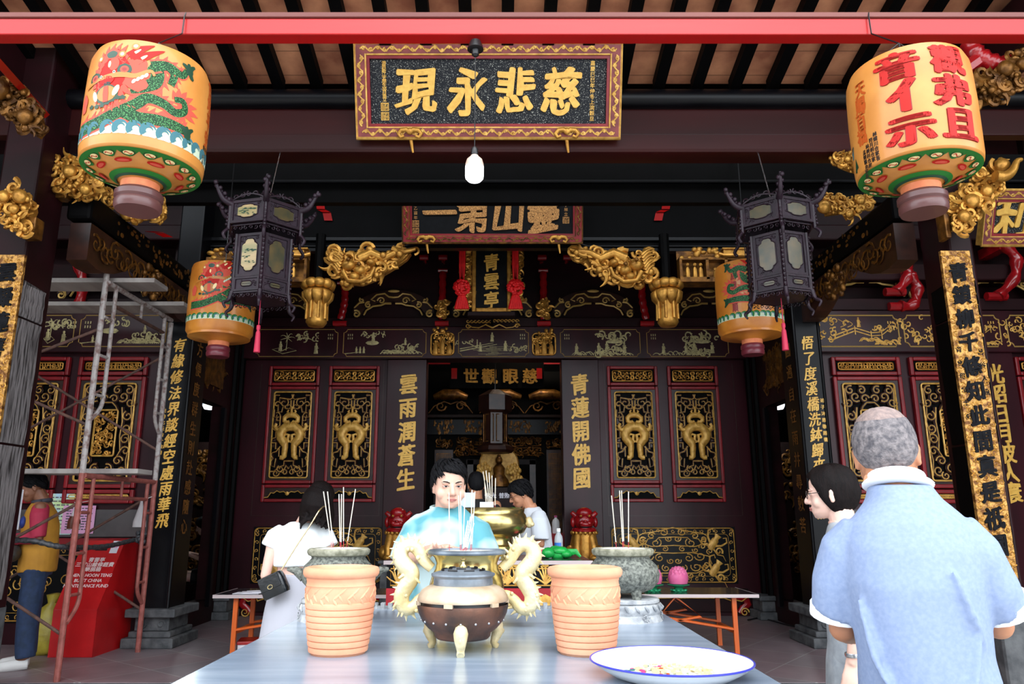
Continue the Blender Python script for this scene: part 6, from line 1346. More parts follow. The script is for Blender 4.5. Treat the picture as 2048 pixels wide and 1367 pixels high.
# lidded three-legged burner
x, y = -.128, 2.80; t = thing('incense_burner', 'round three-legged iron burner with a slotted lid, between the pots', 'burner', (x, y, TZ)); c = (x, y, TZ)
g = G(); g.lathe([(0, .042), (.09, .042), (.098, .05), (.1, .062), (.122, .078), (.142, .1), (.156, .128), (.161, .15), (.16, .158)], c, 56); bd = g.obj('bowl', 'burner_iron', t, smooth=50)
g = G(); g.lathe([(.16, .168), (.162, .172), (.158, .187), (.146, .205), (.128, .216), (.112, .221), (.1, .222)], c, 56)
for k in range(6): a = 2 * PI * (k + .25) / 6; g.box((x + .159 * math.cos(a), y + .159 * math.sin(a), TZ + .163), (.012, .03, .013), a)
g.obj('shoulder', 'burner_shoulder', t, smooth=50)
g = G(); g.lathe([(.154, .15), (.152, .163), (.154, .176)], c, 40); g.obj('slot_dark', 'black_plastic', t)
g = G(); g.lathe([(.104, .218), (.106, .222), (.105, .245), (.11, .25), (.114, .254), (.113, .26), (.1, .264), (.06, .275), (0, .279)], c, 48); ld = g.obj('lid', 'burner_lid', t, smooth=40)
g = G()
for r_, n_ in ((.052, 6), (.078, 8)):
    for k in range(n_):
        a0 = 2 * PI * (k + .1) / n_; a1 = 2 * PI * (k + .72) / n_; zz = TZ + (.2775 if r_ < .06 else .272); g.tube([(x + r_ * math.cos(a0 + (a1 - a0) * i / 5), y + r_ * math.sin(a0 + (a1 - a0) * i / 5), zz) for i in range(6)], .0042, 6, .4)
g.obj('lid_slot', 'black_plastic', ld)
g = G(); g.lathe([(0, .276), (.013, .277), (.015, .285), (.008, .292), (.006, .3), (.011, .304), (.011, .31), (0, .313)], c, 16); g.obj('knob', 'brass', ld, smooth=60)
g = G()
for k in range(18): a = 2 * PI * (k + .5) / 18; g.ball((x + .1455 * math.cos(a), y + .1455 * math.sin(a), TZ + .105), .0045, 8, 6)
g.obj('rivet', 'steel', bd)
for a in (270, 30, 150):
    q = R(a); g = G(); d = Vector((math.cos(q), math.sin(q), 0)); pts = [Vector(c) + d * r_ + Vector((0, 0, z_)) for r_, z_ in ((.118, .09), (.137, .075), (.142, .055), (.133, .035), (.126, .018), (.134, .006), (.137, .004))]; g.tube(pts, [.02, .025, .022, .017, .013, .014, .012], 10, 1.25); 
    g.ball(tuple(pts[1] + d * .012), (.014, .014, .016), 8, 6); g.ball(tuple(pts[2] + d * .016), (.011, .011, .011), 8, 6); g.obj('lion_leg', 'brass_light', t, smooth=60)
# brass censer with dragon handles
x, y = -.138, 3.36; t = thing('dragon_censer', 'brass censer full of ash and incense with two cream dragon handles, behind the burner', 'censer', (x, y, TZ)); c = (x, y, TZ)
g = G(); g.lathe([(0, .07), (.1, .07), (.13, .09), (.155, .13), (.16, .17), (.15, .21), (.135, .24), (.13, .262), (.14, .285), (.155, .3)], c, 56); g.obj('bowl', 'brass', t, smooth=60)
g = G(); g.lathe([(.153, .298), (.166, .3), (.169, .306), (.167, .314), (.16, .318), (.155, .312), (.152, .305)], c, 56); g.obj('rim', 'burner_lid', t, smooth=40)
g = G(); g.lathe([(.156, .308), (.1, .313), (0, .316)], c, 32); g.obj('ash', 'ash', t)
for k in range(3):
    q = R(90 + 120 * k); g = G(); d = Vector((math.cos(q), math.sin(q), 0)); g.tube([Vector(c) + d * .09 + Vector((0, 0, .09)), Vector(c) + d * .12 + Vector((0, 0, .05)), Vector(c) + d * .11 + Vector((0, 0, .0))], [.03, .022, .018], 8); g.obj('leg', 'brass', t, smooth=60)
for s_ in (-1, 1):
    g = G(); q = [(-.15, .24), (-.19, .27), (-.225, .315), (-.255, .335), (-.29, .335), (-.315, .312), (-.315, .28), (-.29, .25), (-.262, .225), (-.262, .195), (-.285, .165), (-.305, .13), (-.30, .095), (-.275, .075), (-.24, .085), (-.215, .11), (-.18, .13), (-.15, .13)]
    q = [(-.15 + (a + .15) * .82, b) for a, b in q]; p = smooth_path([(x - s_ * a, y, TZ + b) for a, b in q], 4); n = len(p); g.tube(p, [.021 + .016 * math.sin(PI * min(1, i / n * 1.1)) for i in range(n)], 9)
    for i in range(4, n - 6, 2):   # spines
        d = Vector(p[i + 1]) - Vector(p[i - 1]); nn = Vector((d.z, 0, -d.x)).normalized() * -s_; 
        g.tube([Vector(p[i]) + nn * .024, Vector(p[i]) + nn * .05 + d.normalized() * .008], [.009, .001], 5)
    for (a, b, rr) in ((-.275, .33, .026), (-.292, .318, .016), (-.255, .345, .016)): g.ball((x - s_ * a, y - .01, TZ + b), (rr, rr * .9, rr * .8), 9, 7)
    for (a0, b0, a1, b1) in ((-.25, .21, -.29, .2), (-.275, .11, -.31, .08), (-.235, .2, -.2, .18), (-.25, .085, -.275, .045), (-.225, .33, -.21, .37), (-.275, .335, -.285, .375)):
        g.tube([(x - s_ * a0, y - .01, TZ + b0), (x - s_ * (a0 + a1) / 2, y - .02, TZ + (b0 + b1) / 2 + .01), (x - s_ * a1, y - .01, TZ + b1)], [.012, .009, .004], 6)
    r = random.Random(4)
    for k in range(22): i = r.randrange(4, n - 4); g.ball((p[i][0] + r.uniform(-.02, .02), y - .022, p[i][2] + r.uniform(-.012, .012)), r.uniform(.006, .011), 6, 4)
    g.obj('dragon_handle', 'brass_light', t, smooth=60)
L_ = 'incense stick standing in the ash of the brass dragon censer'
for a, b in (((899, 1095), (898, 984)), ((923, 1098), (921, 982)), ((926, 1096), (930, 984)), ((941, 1096), (944, 979)), ((943, 1094), (950, 982)), ((921, 1096), (917, 990)), ((927, 1094), (936, 1040)), ((929, 1094), (941, 1032)), ((931, 1095), (946, 1026)), ((933, 1093), (948, 1045)), ((925, 1094), (934, 1050))):
    yy = 3.36 + rnd.uniform(-.05, .05); A = P(*a, yy); B = P(*b, yy); A.z = TZ + .31; stick(A, B, L_, 'incense in the brass dragon censer')
# stone urns on carved plinths
def urn(x, y, label, ear):
    t = thing('stone_urn', label, 'censer', (x, y, TZ)); c = (x, y, TZ)
    g = G(); g.lathe([(0, .12), (.09, .12), (.13, .135), (.158, .165), (.166, .2), (.155, .235), (.132, .258), (.122, .27), (.125, .279)], c, 48); g.obj('bowl', 'urn_stone', t, smooth=60)
    g = G(); g.lathe([(.124, .278), (.138, .284), (.144, .296), (.143, .306), (.134, .313), (.128, .309)], c, 48); g.obj('rim', 'urn_rim', t, smooth=40)
    g = G(); g.lathe([(.129, .307), (.08, .314), (0, .318)], c, 28); g.obj('ash', 'ash', t)
    for k in range(3):
        q = R(-70 + 120 * k); g = G(); g.tube([(x + .1 * math.cos(q), y + .1 * math.sin(q), TZ + .15), (x + .115 * math.cos(q), y + .115 * math.sin(q), TZ + .11), (x + .11 * math.cos(q), y + .11 * math.sin(q), TZ + .095)], [.03, .022, .02], 8); g.obj('leg', 'urn_stone', t, smooth=60)
    g = G(); g.lathe([(0, .095), (.15, .095), (.158, .09), (.158, .08), (.15, .076)], c, 40); g.lathe([(.15, .076), (.162, .068), (.165, .045), (.158, .03), (.165, .012), (.17, .0), (0, .0)], c, 40); pl = g.obj('plinth', 'plinth_stone', t, smooth=40)
    g = G()
    for k in range(22):
        q = 2 * PI * k / 22; g.tube([(x + .163 * math.cos(q), y + .163 * math.sin(q), TZ + .072), (x + .17 * math.cos(q + .06), y + .17 * math.sin(q + .06), TZ + .058), (x + .166 * math.cos(q + .1), y + .166 * math.sin(q + .1), TZ + .046)], [.004, .008, .004], 5)
        if k % 3 == 0:
            for j in range(10): u = j * .7; rr = .004 + .0018 * j; g.ball((x + .168 * math.cos(q + rr * math.cos(u) / .17), y + .168 * math.sin(q + rr * math.cos(u) / .17), TZ + .025 + rr * math.sin(u)), .004, 5, 4)
    g.obj('relief', 'plinth_stone', pl, smooth=60)
    if ear:
        for s_ in (-1, 1): g = G(); g.tube([(x + s_ * .155, y, TZ + .19), (x + s_ * .2, y, TZ + .215), (x + s_ * .235, y, TZ + .22)], [.03, .018, .008], 8); g.obj('ear', 'urn_stone', t, smooth=60)
    return t
urn(.575, 3.62, 'grey stone urn with ash on a carved plinth, right rear corner of the altar', False); urn(-.745, 3.62, 'grey stone urn with ash, behind the left terracotta pot', True)
for a, b in (((664, 1096), (647, 982)), ((667, 1099), (655, 982)), ((680, 1100), (678, 987)), ((682, 1100), (683, 987)), ((687, 1098), (687, 973)), ((693, 1097), (711, 977)), ((663, 1103), (663, 1088))):
    yy = 3.62 + rnd.uniform(-.05, .05); A = P(*a, yy); B = P(*b, yy); A.z = TZ + .312; stick(A, B, 'pale incense stick standing in the ash of the left stone urn', 'incense in the left stone urn')
for a, b in (((1233, 1098), (1223, 990)), ((1246, 1097), (1239, 980)), ((1248, 1097), (1243, 980)), ((1257, 1097), (1257, 982))):
    yy = 3.6 + rnd.uniform(-.04, .04); A = P(*a, yy); B = P(*b, yy); A.z = TZ + .312; stick(A, B, 'pale incense stick standing in the ash of the right stone urn', 'incense in the right stone urn')
# enamel tray with scraps of offerings
x, y = .505, 2.36; t = thing('enamel_tray', 'wide white enamel tray with a blue rim at the front of the altar', 'tray', (x, y, TZ)); c = (x, y, TZ)
g = G(); g.lathe([(0, .0), (.15, .0), (.175, .008), (.215, .03), (.232, .044), (.236, .046), (.233, .049), (.212, .036), (.172, .013), (.15, .006), (0, .006)], c, 64); g.obj('dish', 'enamel', t, smooth=60)
g = G(); n = 64; g.tube([(x + .235 * math.cos(2 * PI * i / n), y + .235 * math.sin(2 * PI * i / n), TZ + .0475) for i in range(n + 1)], .003, 6); g.obj('blue_rim', 'blue_rim', t)
r = random.Random(12); g = G(); ms = ['p_cream', 'hot_pink', 'p_teal', 'p_orange', 'p_pale', 'gold_paint']
for k in range(170):
    g.m = r.choice((0, 0, 0, 4, 4, 4, 4, 1, 2, 3, 0, 4)); a, q = r.uniform(0, 6.28), .14 * math.sqrt(r.random()); dx, dy = q * math.cos(a), q * math.sin(a) * .9
    if g.m in (1, 2, 3) and dx > -.02 and k % 4: g.m = 0
    g.box((x + dx, y + dy, TZ + .01 + r.uniform(0, .006)), (r.uniform(.006, .018), r.uniform(.006, .014), r.uniform(.003, .008)), r.uniform(0, 3))
tag(g.obj('offering_scraps', ms, smooth=0), 'scraps of coloured paper and petals heaped in the enamel tray', 'scraps', kind='stuff')
# offering table behind the man with the big brass censer
t = thing('offering_table', 'black and red offering table with gold flower panels behind the man in teal', 'table', (AX, 6.2, -.13)); Yt = 5.8; x0, x1 = -.83, .67; zt = PZ(1119, Yt)
g = G(); g.bx(x0 - .02, x1 + .02, Yt - .02, 6.62, zt - .035, zt); g.obj('table_top', 'table_dark', t, smooth=0, bevel=.006)
g = G(); g.bx(x0 - .024, x1 + .024, Yt - .028, Yt - .02, zt - .03, zt - .002); g.obj('steel_edge', 'table_edge', t, smooth=0)
g = G(); g.bx(x0, x1, Yt, 6.6, -.13, zt - .035); g.obj('body', 'dark_wood', t, smooth=0)
zm = PZ(1175, Yt); zb = PZ(1222, Yt)
g = G(); g.bx(x0, x1, Yt - .012, Yt, zm, zt - .035); pn = g.obj('black_panel', 'black_lacquer', t, smooth=0)
g = G(); g.bx(x0, x1, Yt - .012, Yt, -.1, zm); rp = g.obj('red_panel', 'red_cloth', t, smooth=0)
g = G(); yy = Yt - .016; r = random.Random(5)
for a, b in ((x0 + .03, x0 + .42), (x0 + .46, x1 - .46), (x1 - .42, x1 - .03)):
    outline(g, [(a, zm + .02), (b, zm + .02), (b, zt - .06), (a, zt - .06)], .005, yy, 4)
    for k in range(6):
        cx = r.uniform(a + .05, b - .05); 
        for j in range(7): q = R(20 + 23 * j); scroll(g, [(cx, zm + .03), (cx + .06 * math.cos(q), zm + .03 + .1 * math.sin(q) * r.uniform(.7, 1.3)), (cx + .09 * math.cos(q), zm + .03 + .14 * math.sin(q))], .012, yy, .4, 4, (.6, .3))
        g.ball((cx, yy, zm + .17), (.03, .005, .025), 8, 4)
g.obj('gold_flowers', 'gold_paint', pn)
g = G(); 
for cx in (x0 + .35, AX, x1 - .33):
    for ring, n_, rr in ((.05, 7, .035), (.1, 11, .045), (.15, 13, .05)):
        for k in range(n_): q = PI * k / (n_ - 1); g.ball((cx + ring * 1.4 * math.cos(q), yy - .002 * (4 - ring * 20), zm - .24 + ring * math.sin(q)), (rr * .8, .004, rr), 8, 4)
g.obj('gold_lotus', 'gold_paint', rp)
# big brass censer on the offering table
c = (AX + .0, 6.2, zt); t = thing('brass_censer', 'big polished brass bowl on a stepped foot, behind the man in teal', 'censer', c)
g = G(); g.lathe([(0, 0), (.2, 0), (.205, .02), (.19, .035), (.185, .05), (.2, .065), (.2, .085), (.175, .1), (.165, .13), (.17, .15)], c, 48); g.obj('foot', 'brass', t, smooth=40)
hb = PZ(1014, 6.2) - zt; g = G(); g.lathe([(.14, .145), (.2, .155), (.26, .19), (.29, .24), (.292, .28), (.275, .33), (.262, hb - .04), (.268, hb - .012), (.275, hb), (.262, hb), (.25, hb - .03)], c, 56); g.obj('bowl', 'brass', t, smooth=60)
g = G(); g.lathe([(.262, hb - .02), (.1, hb - .012), (0, hb - .01)], c, 32); g.obj('ash', 'ash', t)
for s_ in (-1, 1): g = G(); g.ball((c[0] + s_ * .3, c[1], c[2] + .27), (.035, .035, .045), 10, 7); g.ball((c[0] + s_ * .325, c[1] - .01, c[2] + .255), (.02, .022, .02), 8, 6); g.obj('lion_head', 'brass_light', t, smooth=60)
g = G(); a, b = P(960, 1012, 6.05), P(987, 1003, 6.05); g.bx(a.x, b.x, 6.0, 6.05, zt + hb - .02, b.z); tag(g.obj('card', 'paper_white', smooth=0), 'small white card standing in the ash of the big brass bowl', 'card')
g = G(); a, b = P(921, 1012, 6.1), P(950, 984, 6.1); g.bx(a.x, b.x, 6.1, 6.104, zt + hb - .02, b.z); tag(g.obj('paper_sheet', 'paper_blue_pale', smooth=0), 'pale blue sheet of paper standing in the big brass bowl behind the man in teal', 'paper')
for a, b in (((978, 1008), (966, 942)), ((980, 1008), (972, 940)), ((982, 1008), (978, 944)), ((984, 1008), (984, 950)), ((990, 1008), (991, 955)), ((973, 1008), (969, 960))):
    A = P(*a, 6.2); B = P(*b, 6.2); A.z = zt + hb - .012; stick(A, B, 'incense stick standing in the big polished brass bowl', 'incense in the big brass bowl', .004)
# bottle, green bag, pink lotuses on the offering table
def bottle(x, y, z):
    t = thing('water_bottle', 'clear water bottle with a blue label on the green plastic bag', 'bottle', (x, y, z)); c = (x, y, z)
    g = G(); g.lathe([(0, 0), (.032, .0), (.035, .008), (.034, .03), (.035, .05), (.034, .11), (.035, .13), (.03, .16), (.016, .185), (.014, .2)], c, 24); g.obj('body', 'water_plastic', t, smooth=60)
    g = G(); g.lathe([(.0355, .05), (.0355, .11)], c, 24, R(180), R(300)); g.obj('label', 'label_blue', t); g = G(); g.lathe([(.0165, .196), (.0165, .222), (0, .222)], c, 16); g.obj('cap', 'white_plastic', t)
bz = zt; b_ = P(1118, 1100, 6.0); bottle(b_.x + .02, 6.28, bz)
g = G(); r = random.Random(3)
bm_ = P(1108, 1100, 6.08)
for k in range(18): g.ball((bm_.x + r.uniform(-.12, .12), 6.1 + r.uniform(-.06, .06), bz + .03 + r.uniform(0, .03) * (1 - abs(k - 9) / 9)), (r.uniform(.04, .07), r.uniform(.03, .06), r.uniform(.02, .045)), 9, 6)
for q in (-1, 1): g.tube([(bm_.x + q * .1, 6.08, bz + .04), (bm_.x + q * .17, 6.04, bz + .05), (bm_.x + q * .2, 6.02, bz + .012)], [.03, .022, .01], 7, .4)
tag(g.obj('plastic_bag', 'green_bag', smooth=60), 'crumpled green plastic bag in front of the water bottle', 'bag')
def small_lotus(x, y, lb):
    t = thing('lotus_candle', lb, 'candle', (x, y, bz), 'pink lotus candles on the offering table'); g = G()
    for ring, n_, rr, zz in ((.03, 8, .018, .03), (.02, 6, .018, .045), (0, 1, .02, .05)):
        for k in range(n_): q = 2 * PI * k / n_; g.ball((x + ring * math.cos(q), y + ring * math.sin(q), bz + zz), (rr, rr, rr * 1.2), 8, 6)
    g.obj('petals', 'hot_pink', t, smooth=60); g = G(); g.lathe([(0, 0), (.05, .0), (.055, .012), (.03, .02), (0, .02)], (x, y, bz), 16); g.obj('saucer', 'black_plastic', t)
small_lotus(P(1071, 1098, 6.15).x, 6.15, 'small hot pink lotus candle nearest the boy, on the offering table'); small_lotus(P(1083, 1100, 6.08).x, 6.08, 'small hot pink lotus candle next to the green bag, on the offering table')
# guardian lions
def lion(x, y, z, s_, label):
    t = thing('guardian_lion', label, 'statue', (x, y, 0)); g = G(); g.bx(x - .2, x + .2, y - .2, y + .24, 0, z - .04); g.bx(x - .23, x + .23, y - .23, y + .26, z - .04, z); g.obj('plinth', 'stone_dark', t, smooth=0, bevel=.01)
    g = G(); g.loft([((x, y + .03, z), .19, .17), ((x, y + .03, z + .12), .2, .18), ((x, y, z + .28), .17, .15), ((x, y - .03, z + .4), .14, .12)], 20)
    for q in (-1, 1):
        g.tube([(x + q * .09, y - .1, z + .3), (x + q * .11, y - .18, z + .15), (x + q * .1, y - .19, z + .03)], [.06, .05, .05], 10); g.ball((x + q * .1, y - .22, z + .035), (.06, .07, .04), 10, 7); g.ball((x + q * .18, y + .0, z + .09), (.08, .13, .1), 10, 8)
    g.obj('body', 'gold', t, smooth=60)
    g = G(); hz = z + .5; g.ball((x, y - .06, hz), (.14, .13, .12), 16, 12); g.ball((x, y - .1, hz + .1), (.11, .1, .075), 14, 10); g.ball((x, y - .17, hz - .045), (.085, .06, .045), 14, 10); g.ball((x, y - .16, hz - .1), (.075, .055, .025), 12, 8)
    for q in (-1, 1): g.ball((x + q * .05, y - .2, hz - .03), (.035, .03, .03), 10, 7); g.ball((x + q * .055, y - .17, hz + .06), (.035, .03, .03), 10, 7); g.tube([(x + q * .11, y - .05, hz + .06), (x + q * .16, y - .06, hz + .1), (x + q * .18, y - .06, hz + .085)], [.04, .035, .012], 8); g.ball((x + q * .15, y - .04, hz - .02), (.035, .05, .07), 9, 7)
    g.ball((x, y - .215, hz - .005), (.025, .02, .018), 8, 6); g.lathe([(.13, .36), (.165, .36), (.17, .39), (.14, .41)], (x, y - .03, z), 20); h = g.obj('head', 'red_lacquer', t, smooth=60)
    g = G(); 
    for k in range(16): q = 2 * PI * k / 16; g.ball((x + .16 * math.cos(q), y - .03 + .14 * math.sin(q), z + .345), .028, 7, 5)
    for q in (-1, 1): g.ball((x + q * .055, y - .198, hz + .062), .016, 8, 6)
    for k in range(9): q = R(150 + 30 * k) ; g.ball((x + .135 * math.cos(q), y - .02, hz + .0 + .12 * math.sin(q) * .9 + .02), .026, 7, 5)
    g.obj('gilt_curls', 'gold', t, smooth=60); g = G(); g.ball((x, y - .2, hz - .082), (.06, .025, .014), 10, 6); g.obj('mouth', 'black_plastic', h); return t
lz = PZ(1118, 10.3); lion(PX(1168, 1070, 10.3), 10.3, lz, 1, 'red-headed gilt guardian lion at the right door post'); lion(PX(797, 1070, 10.3), 10.3, lz, -1, 'red-headed gilt guardian lion at the left door post, partly hidden by the man')
# folding tables with orange legs
def folding_table(x0, x1, y0, y1, zt, label, inset0, inset1):
    t = thing('folding_table', label, 'table', ((x0 + x1) / 2, (y0 + y1) / 2, 0)); g = G(); g.bx(x0, x1, y0, y1, zt - .022, zt); g.obj('table_top', 'table_dark', t, smooth=0, bevel=.004)
    g = G(); frame_bars(g, 0, 1, 0, 1, .01, 0, 1) if 0 else None
    g = G(); g.bx(x0 - .006, x1 + .006, y0 - .008, y0, zt - .03, zt + .002); g.bx(x0 - .008, x0, y0, y1, zt - .03, zt + .002); g.bx(x1, x1 + .008, y0, y1, zt - .03, zt + .002); g.obj('metal_edge', 'table_edge', t, smooth=0)
    xs = (x0 + inset0, x1 - inset1)
    for x in xs:
        for y in (y0 + .08, y1 - .08): g = G(); g.bx(x - .022, x + .022, y - .016, y + .016, 0, zt - .022); g.obj('leg', 'orange_steel', t, smooth=0)
        g = G(); g.bx(x - .015, x + .015, y0 + .08, y1 - .08, .2, .235); g.obj('stretcher', 'orange_steel', t, smooth=0)
        s_ = 1 if x < (x0 + x1) / 2 else -1
        for y in (y0 + .08, y1 - .08): g = G(); g.tube([(x, y, .24), (x + s_ * .75, y, .36), ((x0 + x1) / 2, y, zt - .03)], .014, 6); g.obj('brace', 'orange_steel', t)
    return t
folding_table(.95, 2.55, 7.75, 8.5, .575, 'low folding table with orange legs and pink lotus lamps, right of the altar', .3, .22); folding_table(-2.79, -1.1, 7.7, 8.4, .575, 'low folding table with orange legs, left, behind the woman in white', .2, .3)
def lotus_lamp(x, y, lb):
    t = thing('lotus_lamp', lb, 'lamp', (x, y, .575), 'pink lotus lamps on the folding table'); c = (x, y, .575)
    g = G(); g.lathe([(0, 0), (.07, 0), (.075, .01), (.05, .02), (.04, .035), (.06, .05), (.11, .062), (.115, .07), (.05, .075), (0, .075)], c, 24)
    for k in range(10): q = 2 * PI * k / 10; g.ball((x + .07 * math.cos(q), y + .07 * math.sin(q), .59), (.02, .02, .012), 7, 5)
    g.obj('green_base', 'green_plastic', t, smooth=50)
    g = G()
    for ring, n_, zz, tilt in ((.075, 12, .14, .3), (.068, 12, .165, .2), (.05, 9, .185, .1), (.025, 5, .195, 0)):
        for k in range(n_):
            q = 2 * PI * (k + ring * 30) / n_; g.M = Matrix.Translation((x + ring * math.cos(q), y + ring * math.sin(q), .575 + zz)) @ Matrix.Rotation(q, 4, 'Z') @ Matrix.Rotation(tilt * .6, 4, 'Y'); g.ball((0, 0, 0), (.022, .034, .055), 9, 7)
    g.M = Matrix.Identity(4); g.lathe([(0, .07), (.09, .078), (.103, .12), (.1, .16), (.08, .2), (0, .215)], c, 24); g.obj('petals', 'pink_plastic', t, smooth=60)
lotus_lamp(PX(1355, 1130, 8.05), 8.05, 'pink lotus lamp on a green base, in full view on the folding table'); lotus_lamp(PX(1303, 1130, 8.05), 8.05, 'pink lotus lamp partly hidden behind the right stone urn')
# magazine and red box by the left table, cable on the floor right
g = G(); p = P(500, 1172, 7.9); 
for k in range(3): g.box((p.x + .03 * k, 7.86 + .05 * k, .579 + .004 * k), (.26 - .05 * k, .18, .004), .3 * k)
tag(g.obj('leaflet', 'paper_white', smooth=0), 'white leaflets lying on the left folding table beside the black handbag', 'paper')
t = thing('plastic_box', 'clear box with a bright red lid on the floor under the left folding table', 'box', (P(500, 1270, 7.9).x, 8.0, 0)); g = G(); x = P(505, 1270, 8).x; g.box((x, 8.0, .11), (.26, .3, .03), .2); g.obj('lid', 'red_paint', t, smooth=0, bevel=.006); g = G(); g.box((x, 8.0, .05), (.24, .28, .095), .2); g.obj('tub', 'paper_white', t, smooth=0)
g = G(); q = [P(1495, 1228, 10.3), P(1520, 1222, 10.5), P(1545, 1226, 10.2), P(1580, 1238, 9.8), P(1620, 1245, 9.6)]; g.tube(smooth_path([(a.x, a.y, .012) for a in q], 6), .01, 6); tag(g.obj('cable', 'black_plastic'), 'black cable on the floor by the right side doorway', 'cable')
# ================================================================== scaffold, donation box, posters on the left
sc = thing('scaffold', 'rusty red and grey tubular scaffold tower with planks, beside the left facade', 'scaffold', (-3.7, 7.3, 0))
XF, YFr, YBk = -3.62, 6.64, 8.02
def bar(a, b, r, m, nm='tube', par=sc): g = G(); g.tube([a, b], r, 10); return g.obj(nm, m, par)
zj = PZ(945, 6.64); zk = 3.2
zt_ = PZ(560, 6.64)
ztop = zt_
for yy, x, m in ((YFr, XF - .02, 0), (YBk, XF, 1)):
    bar((x, yy, 0), (x, yy, zj), .026, 'scaffold_red', 'post'); bar((x, yy, zj), (x, yy, ztop + (.12 if m == 0 else -.05)), .026, 'scaffold_grey', 'post')
for z0, z1, m in ((.02, zj, 'scaffold_red'), (zj + .02, ztop, 'scaffold_grey')):   # walk-through frames: inner ladder legs and head
    hd = z1 - .02
    bar((XF, YFr, hd), (XF, YBk, hd), .024, m, 'head_bar'); bar((XF, YFr + .16, hd - .18), (XF, YBk - .16, hd - .18), .018, 'scaffold_rust' if m != 'scaffold_red' else m, 'head_bar')
    for q, yy in ((1, YFr), (-1, YBk)):
        g = G(); za = z0 + (z1 - z0) * .32
        g.tube(smooth_path([(XF, yy + q * .16, hd), (XF, yy + q * .16, za + .2), (XF, yy + q * .15, za + .06), (XF, yy + q * .1, za - .02), (XF, yy, za - .1)], 5), .019, 8); g.obj('ladder_leg', m if q > 0 else m, sc)
        for k in range(3): z = za + .12 + k * (hd - za - .3) / 2.4; bar((XF, yy, z), (XF, yy + q * .16, z), .014, m, 'rung')
    bar((XF, (YFr + YBk) / 2, hd), (XF, (YFr + YBk) / 2, hd - .18), .014, m, 'strut')
XO = XF - 1.9
for (a, b) in (((XF, YFr, 1.45), (XO, YFr, .35)), ((XF, YFr, .35), (XO, YFr, 1.45)), ((XF, YBk, 1.55), (XO, YBk, .4)), ((XF, YBk, .4), (XO, YBk, 1.5)), ((XF, YBk, 2.0), (XO, YBk, 3.1)), ((XF, YBk, 3.05), (XO, YBk, 1.95)), ((XF, YFr, 3.0), (XO, YFr, 2.2)), ((XF, YFr, 2.1), (XO, YFr, 2.9))): bar(a, b, .014, 'scaffold_rust', 'cross_brace')
for y in (YFr, YBk):
    bar((XO, y, 0), (XO, y, ztop), .026, 'scaffold_red', 'post')
def plank(y0, y1, z, x1, label):
    g = G(); g.bx(XO - .4, x1, y0, y1, z, z + .045); return tag(g.obj('plank', 'plank', smooth=0, bevel=.006), label, 'plank', 'grey scaffold planks')
zp = ztop + .02
plank(YFr + .12, YFr + .42, zp + .0, -3.25, 'grey plank on top of the scaffold, nearest the viewer'); plank(YBk - .46, YBk - .14, zp, -3.3, 'grey plank on top of the scaffold, farther one'); plank(YFr + .3, YFr + .6, zj + .012, -3.3, 'grey plank at head height on the scaffold, above the man reading')
# hanging bags, chain
def hang_bag(px, py, y, label, w_, h_, mt, tea=False, top=None):
    c = P(px, py, y); t = thing('hanging_bag', label, 'bag', tuple(c)); g = G(); g.loft([((c.x, c.y, c.z - h_ / 2), w_, w_ * .6), ((c.x, c.y, c.z - h_ * .3), w_ * .95, w_ * .6), ((c.x, c.y, c.z), w_ * .6, w_ * .4), ((c.x, c.y, c.z + h_ * .3), w_ * .28, w_ * .2), ((c.x, c.y, c.z + h_ * .42), w_ * .18, w_ * .15), ((c.x, c.y, c.z + h_ * .5), w_ * .4, w_ * .2)], 14); g.obj('pouch', mt, t, smooth=60)
    if tea: g = G(); g.loft([((c.x, c.y - .002, c.z - h_ * .48), w_ * .95, w_ * .62), ((c.x, c.y - .002, c.z - h_ * .2), w_ * .93, w_ * .62), ((c.x, c.y - .002, c.z - h_ * .02), w_ * .66, w_ * .45)], 14); g.obj('tea', 'tea', t, smooth=60)
    q = top or (XF, y + .0, c.z + h_ * .5 + .2); g = G(); g.tube([(c.x, c.y, c.z + h_ * .45), q], .003, 5); g.obj('string', 'white_plastic', t)
hang_bag(281, 1025, 7.95, 'clear bag of water tied to the rear scaffold leg', .07, .28, 'clear_bag', False, (XF, 7.99, PZ(992, 7.99)))
hang_bag(150, 1030, 6.9, 'bag of brown tea hanging on the scaffold before the posters', .06, .24, 'clear_bag', True, (XF, 6.8, PZ(1000, 6.8)))
g = G(); q = smooth_path([tuple(P(*p, yy)) for p, yy in (((-20, 1080), 6.2), ((60, 1080), 6.5), ((120, 1092), 6.62), ((170, 1094), 7.0), ((220, 1090), 7.5), ((262, 1080), 7.9), ((284, 1076), 8.0))], 8)
g.tube(q, [.02 + .006 * (i % 2) for i in range(len(q))], 8); tag(g.obj('chain', 'chain_black', smooth=60), 'black rope chain slung between the scaffold legs in front of the red box', 'chain')
g = G(); c = P(284, 1076, 8.0)
for k in range(9): g.ball((c.x + .03 * math.sin(k * 2.1), c.y - .03 + .02 * math.cos(k), c.z - .04 + .012 * k), .028, 7, 5)
tag(g.obj('chain_knot', 'chain_black', smooth=60), 'knot of black chain wound on the rear scaffold leg', 'chain')
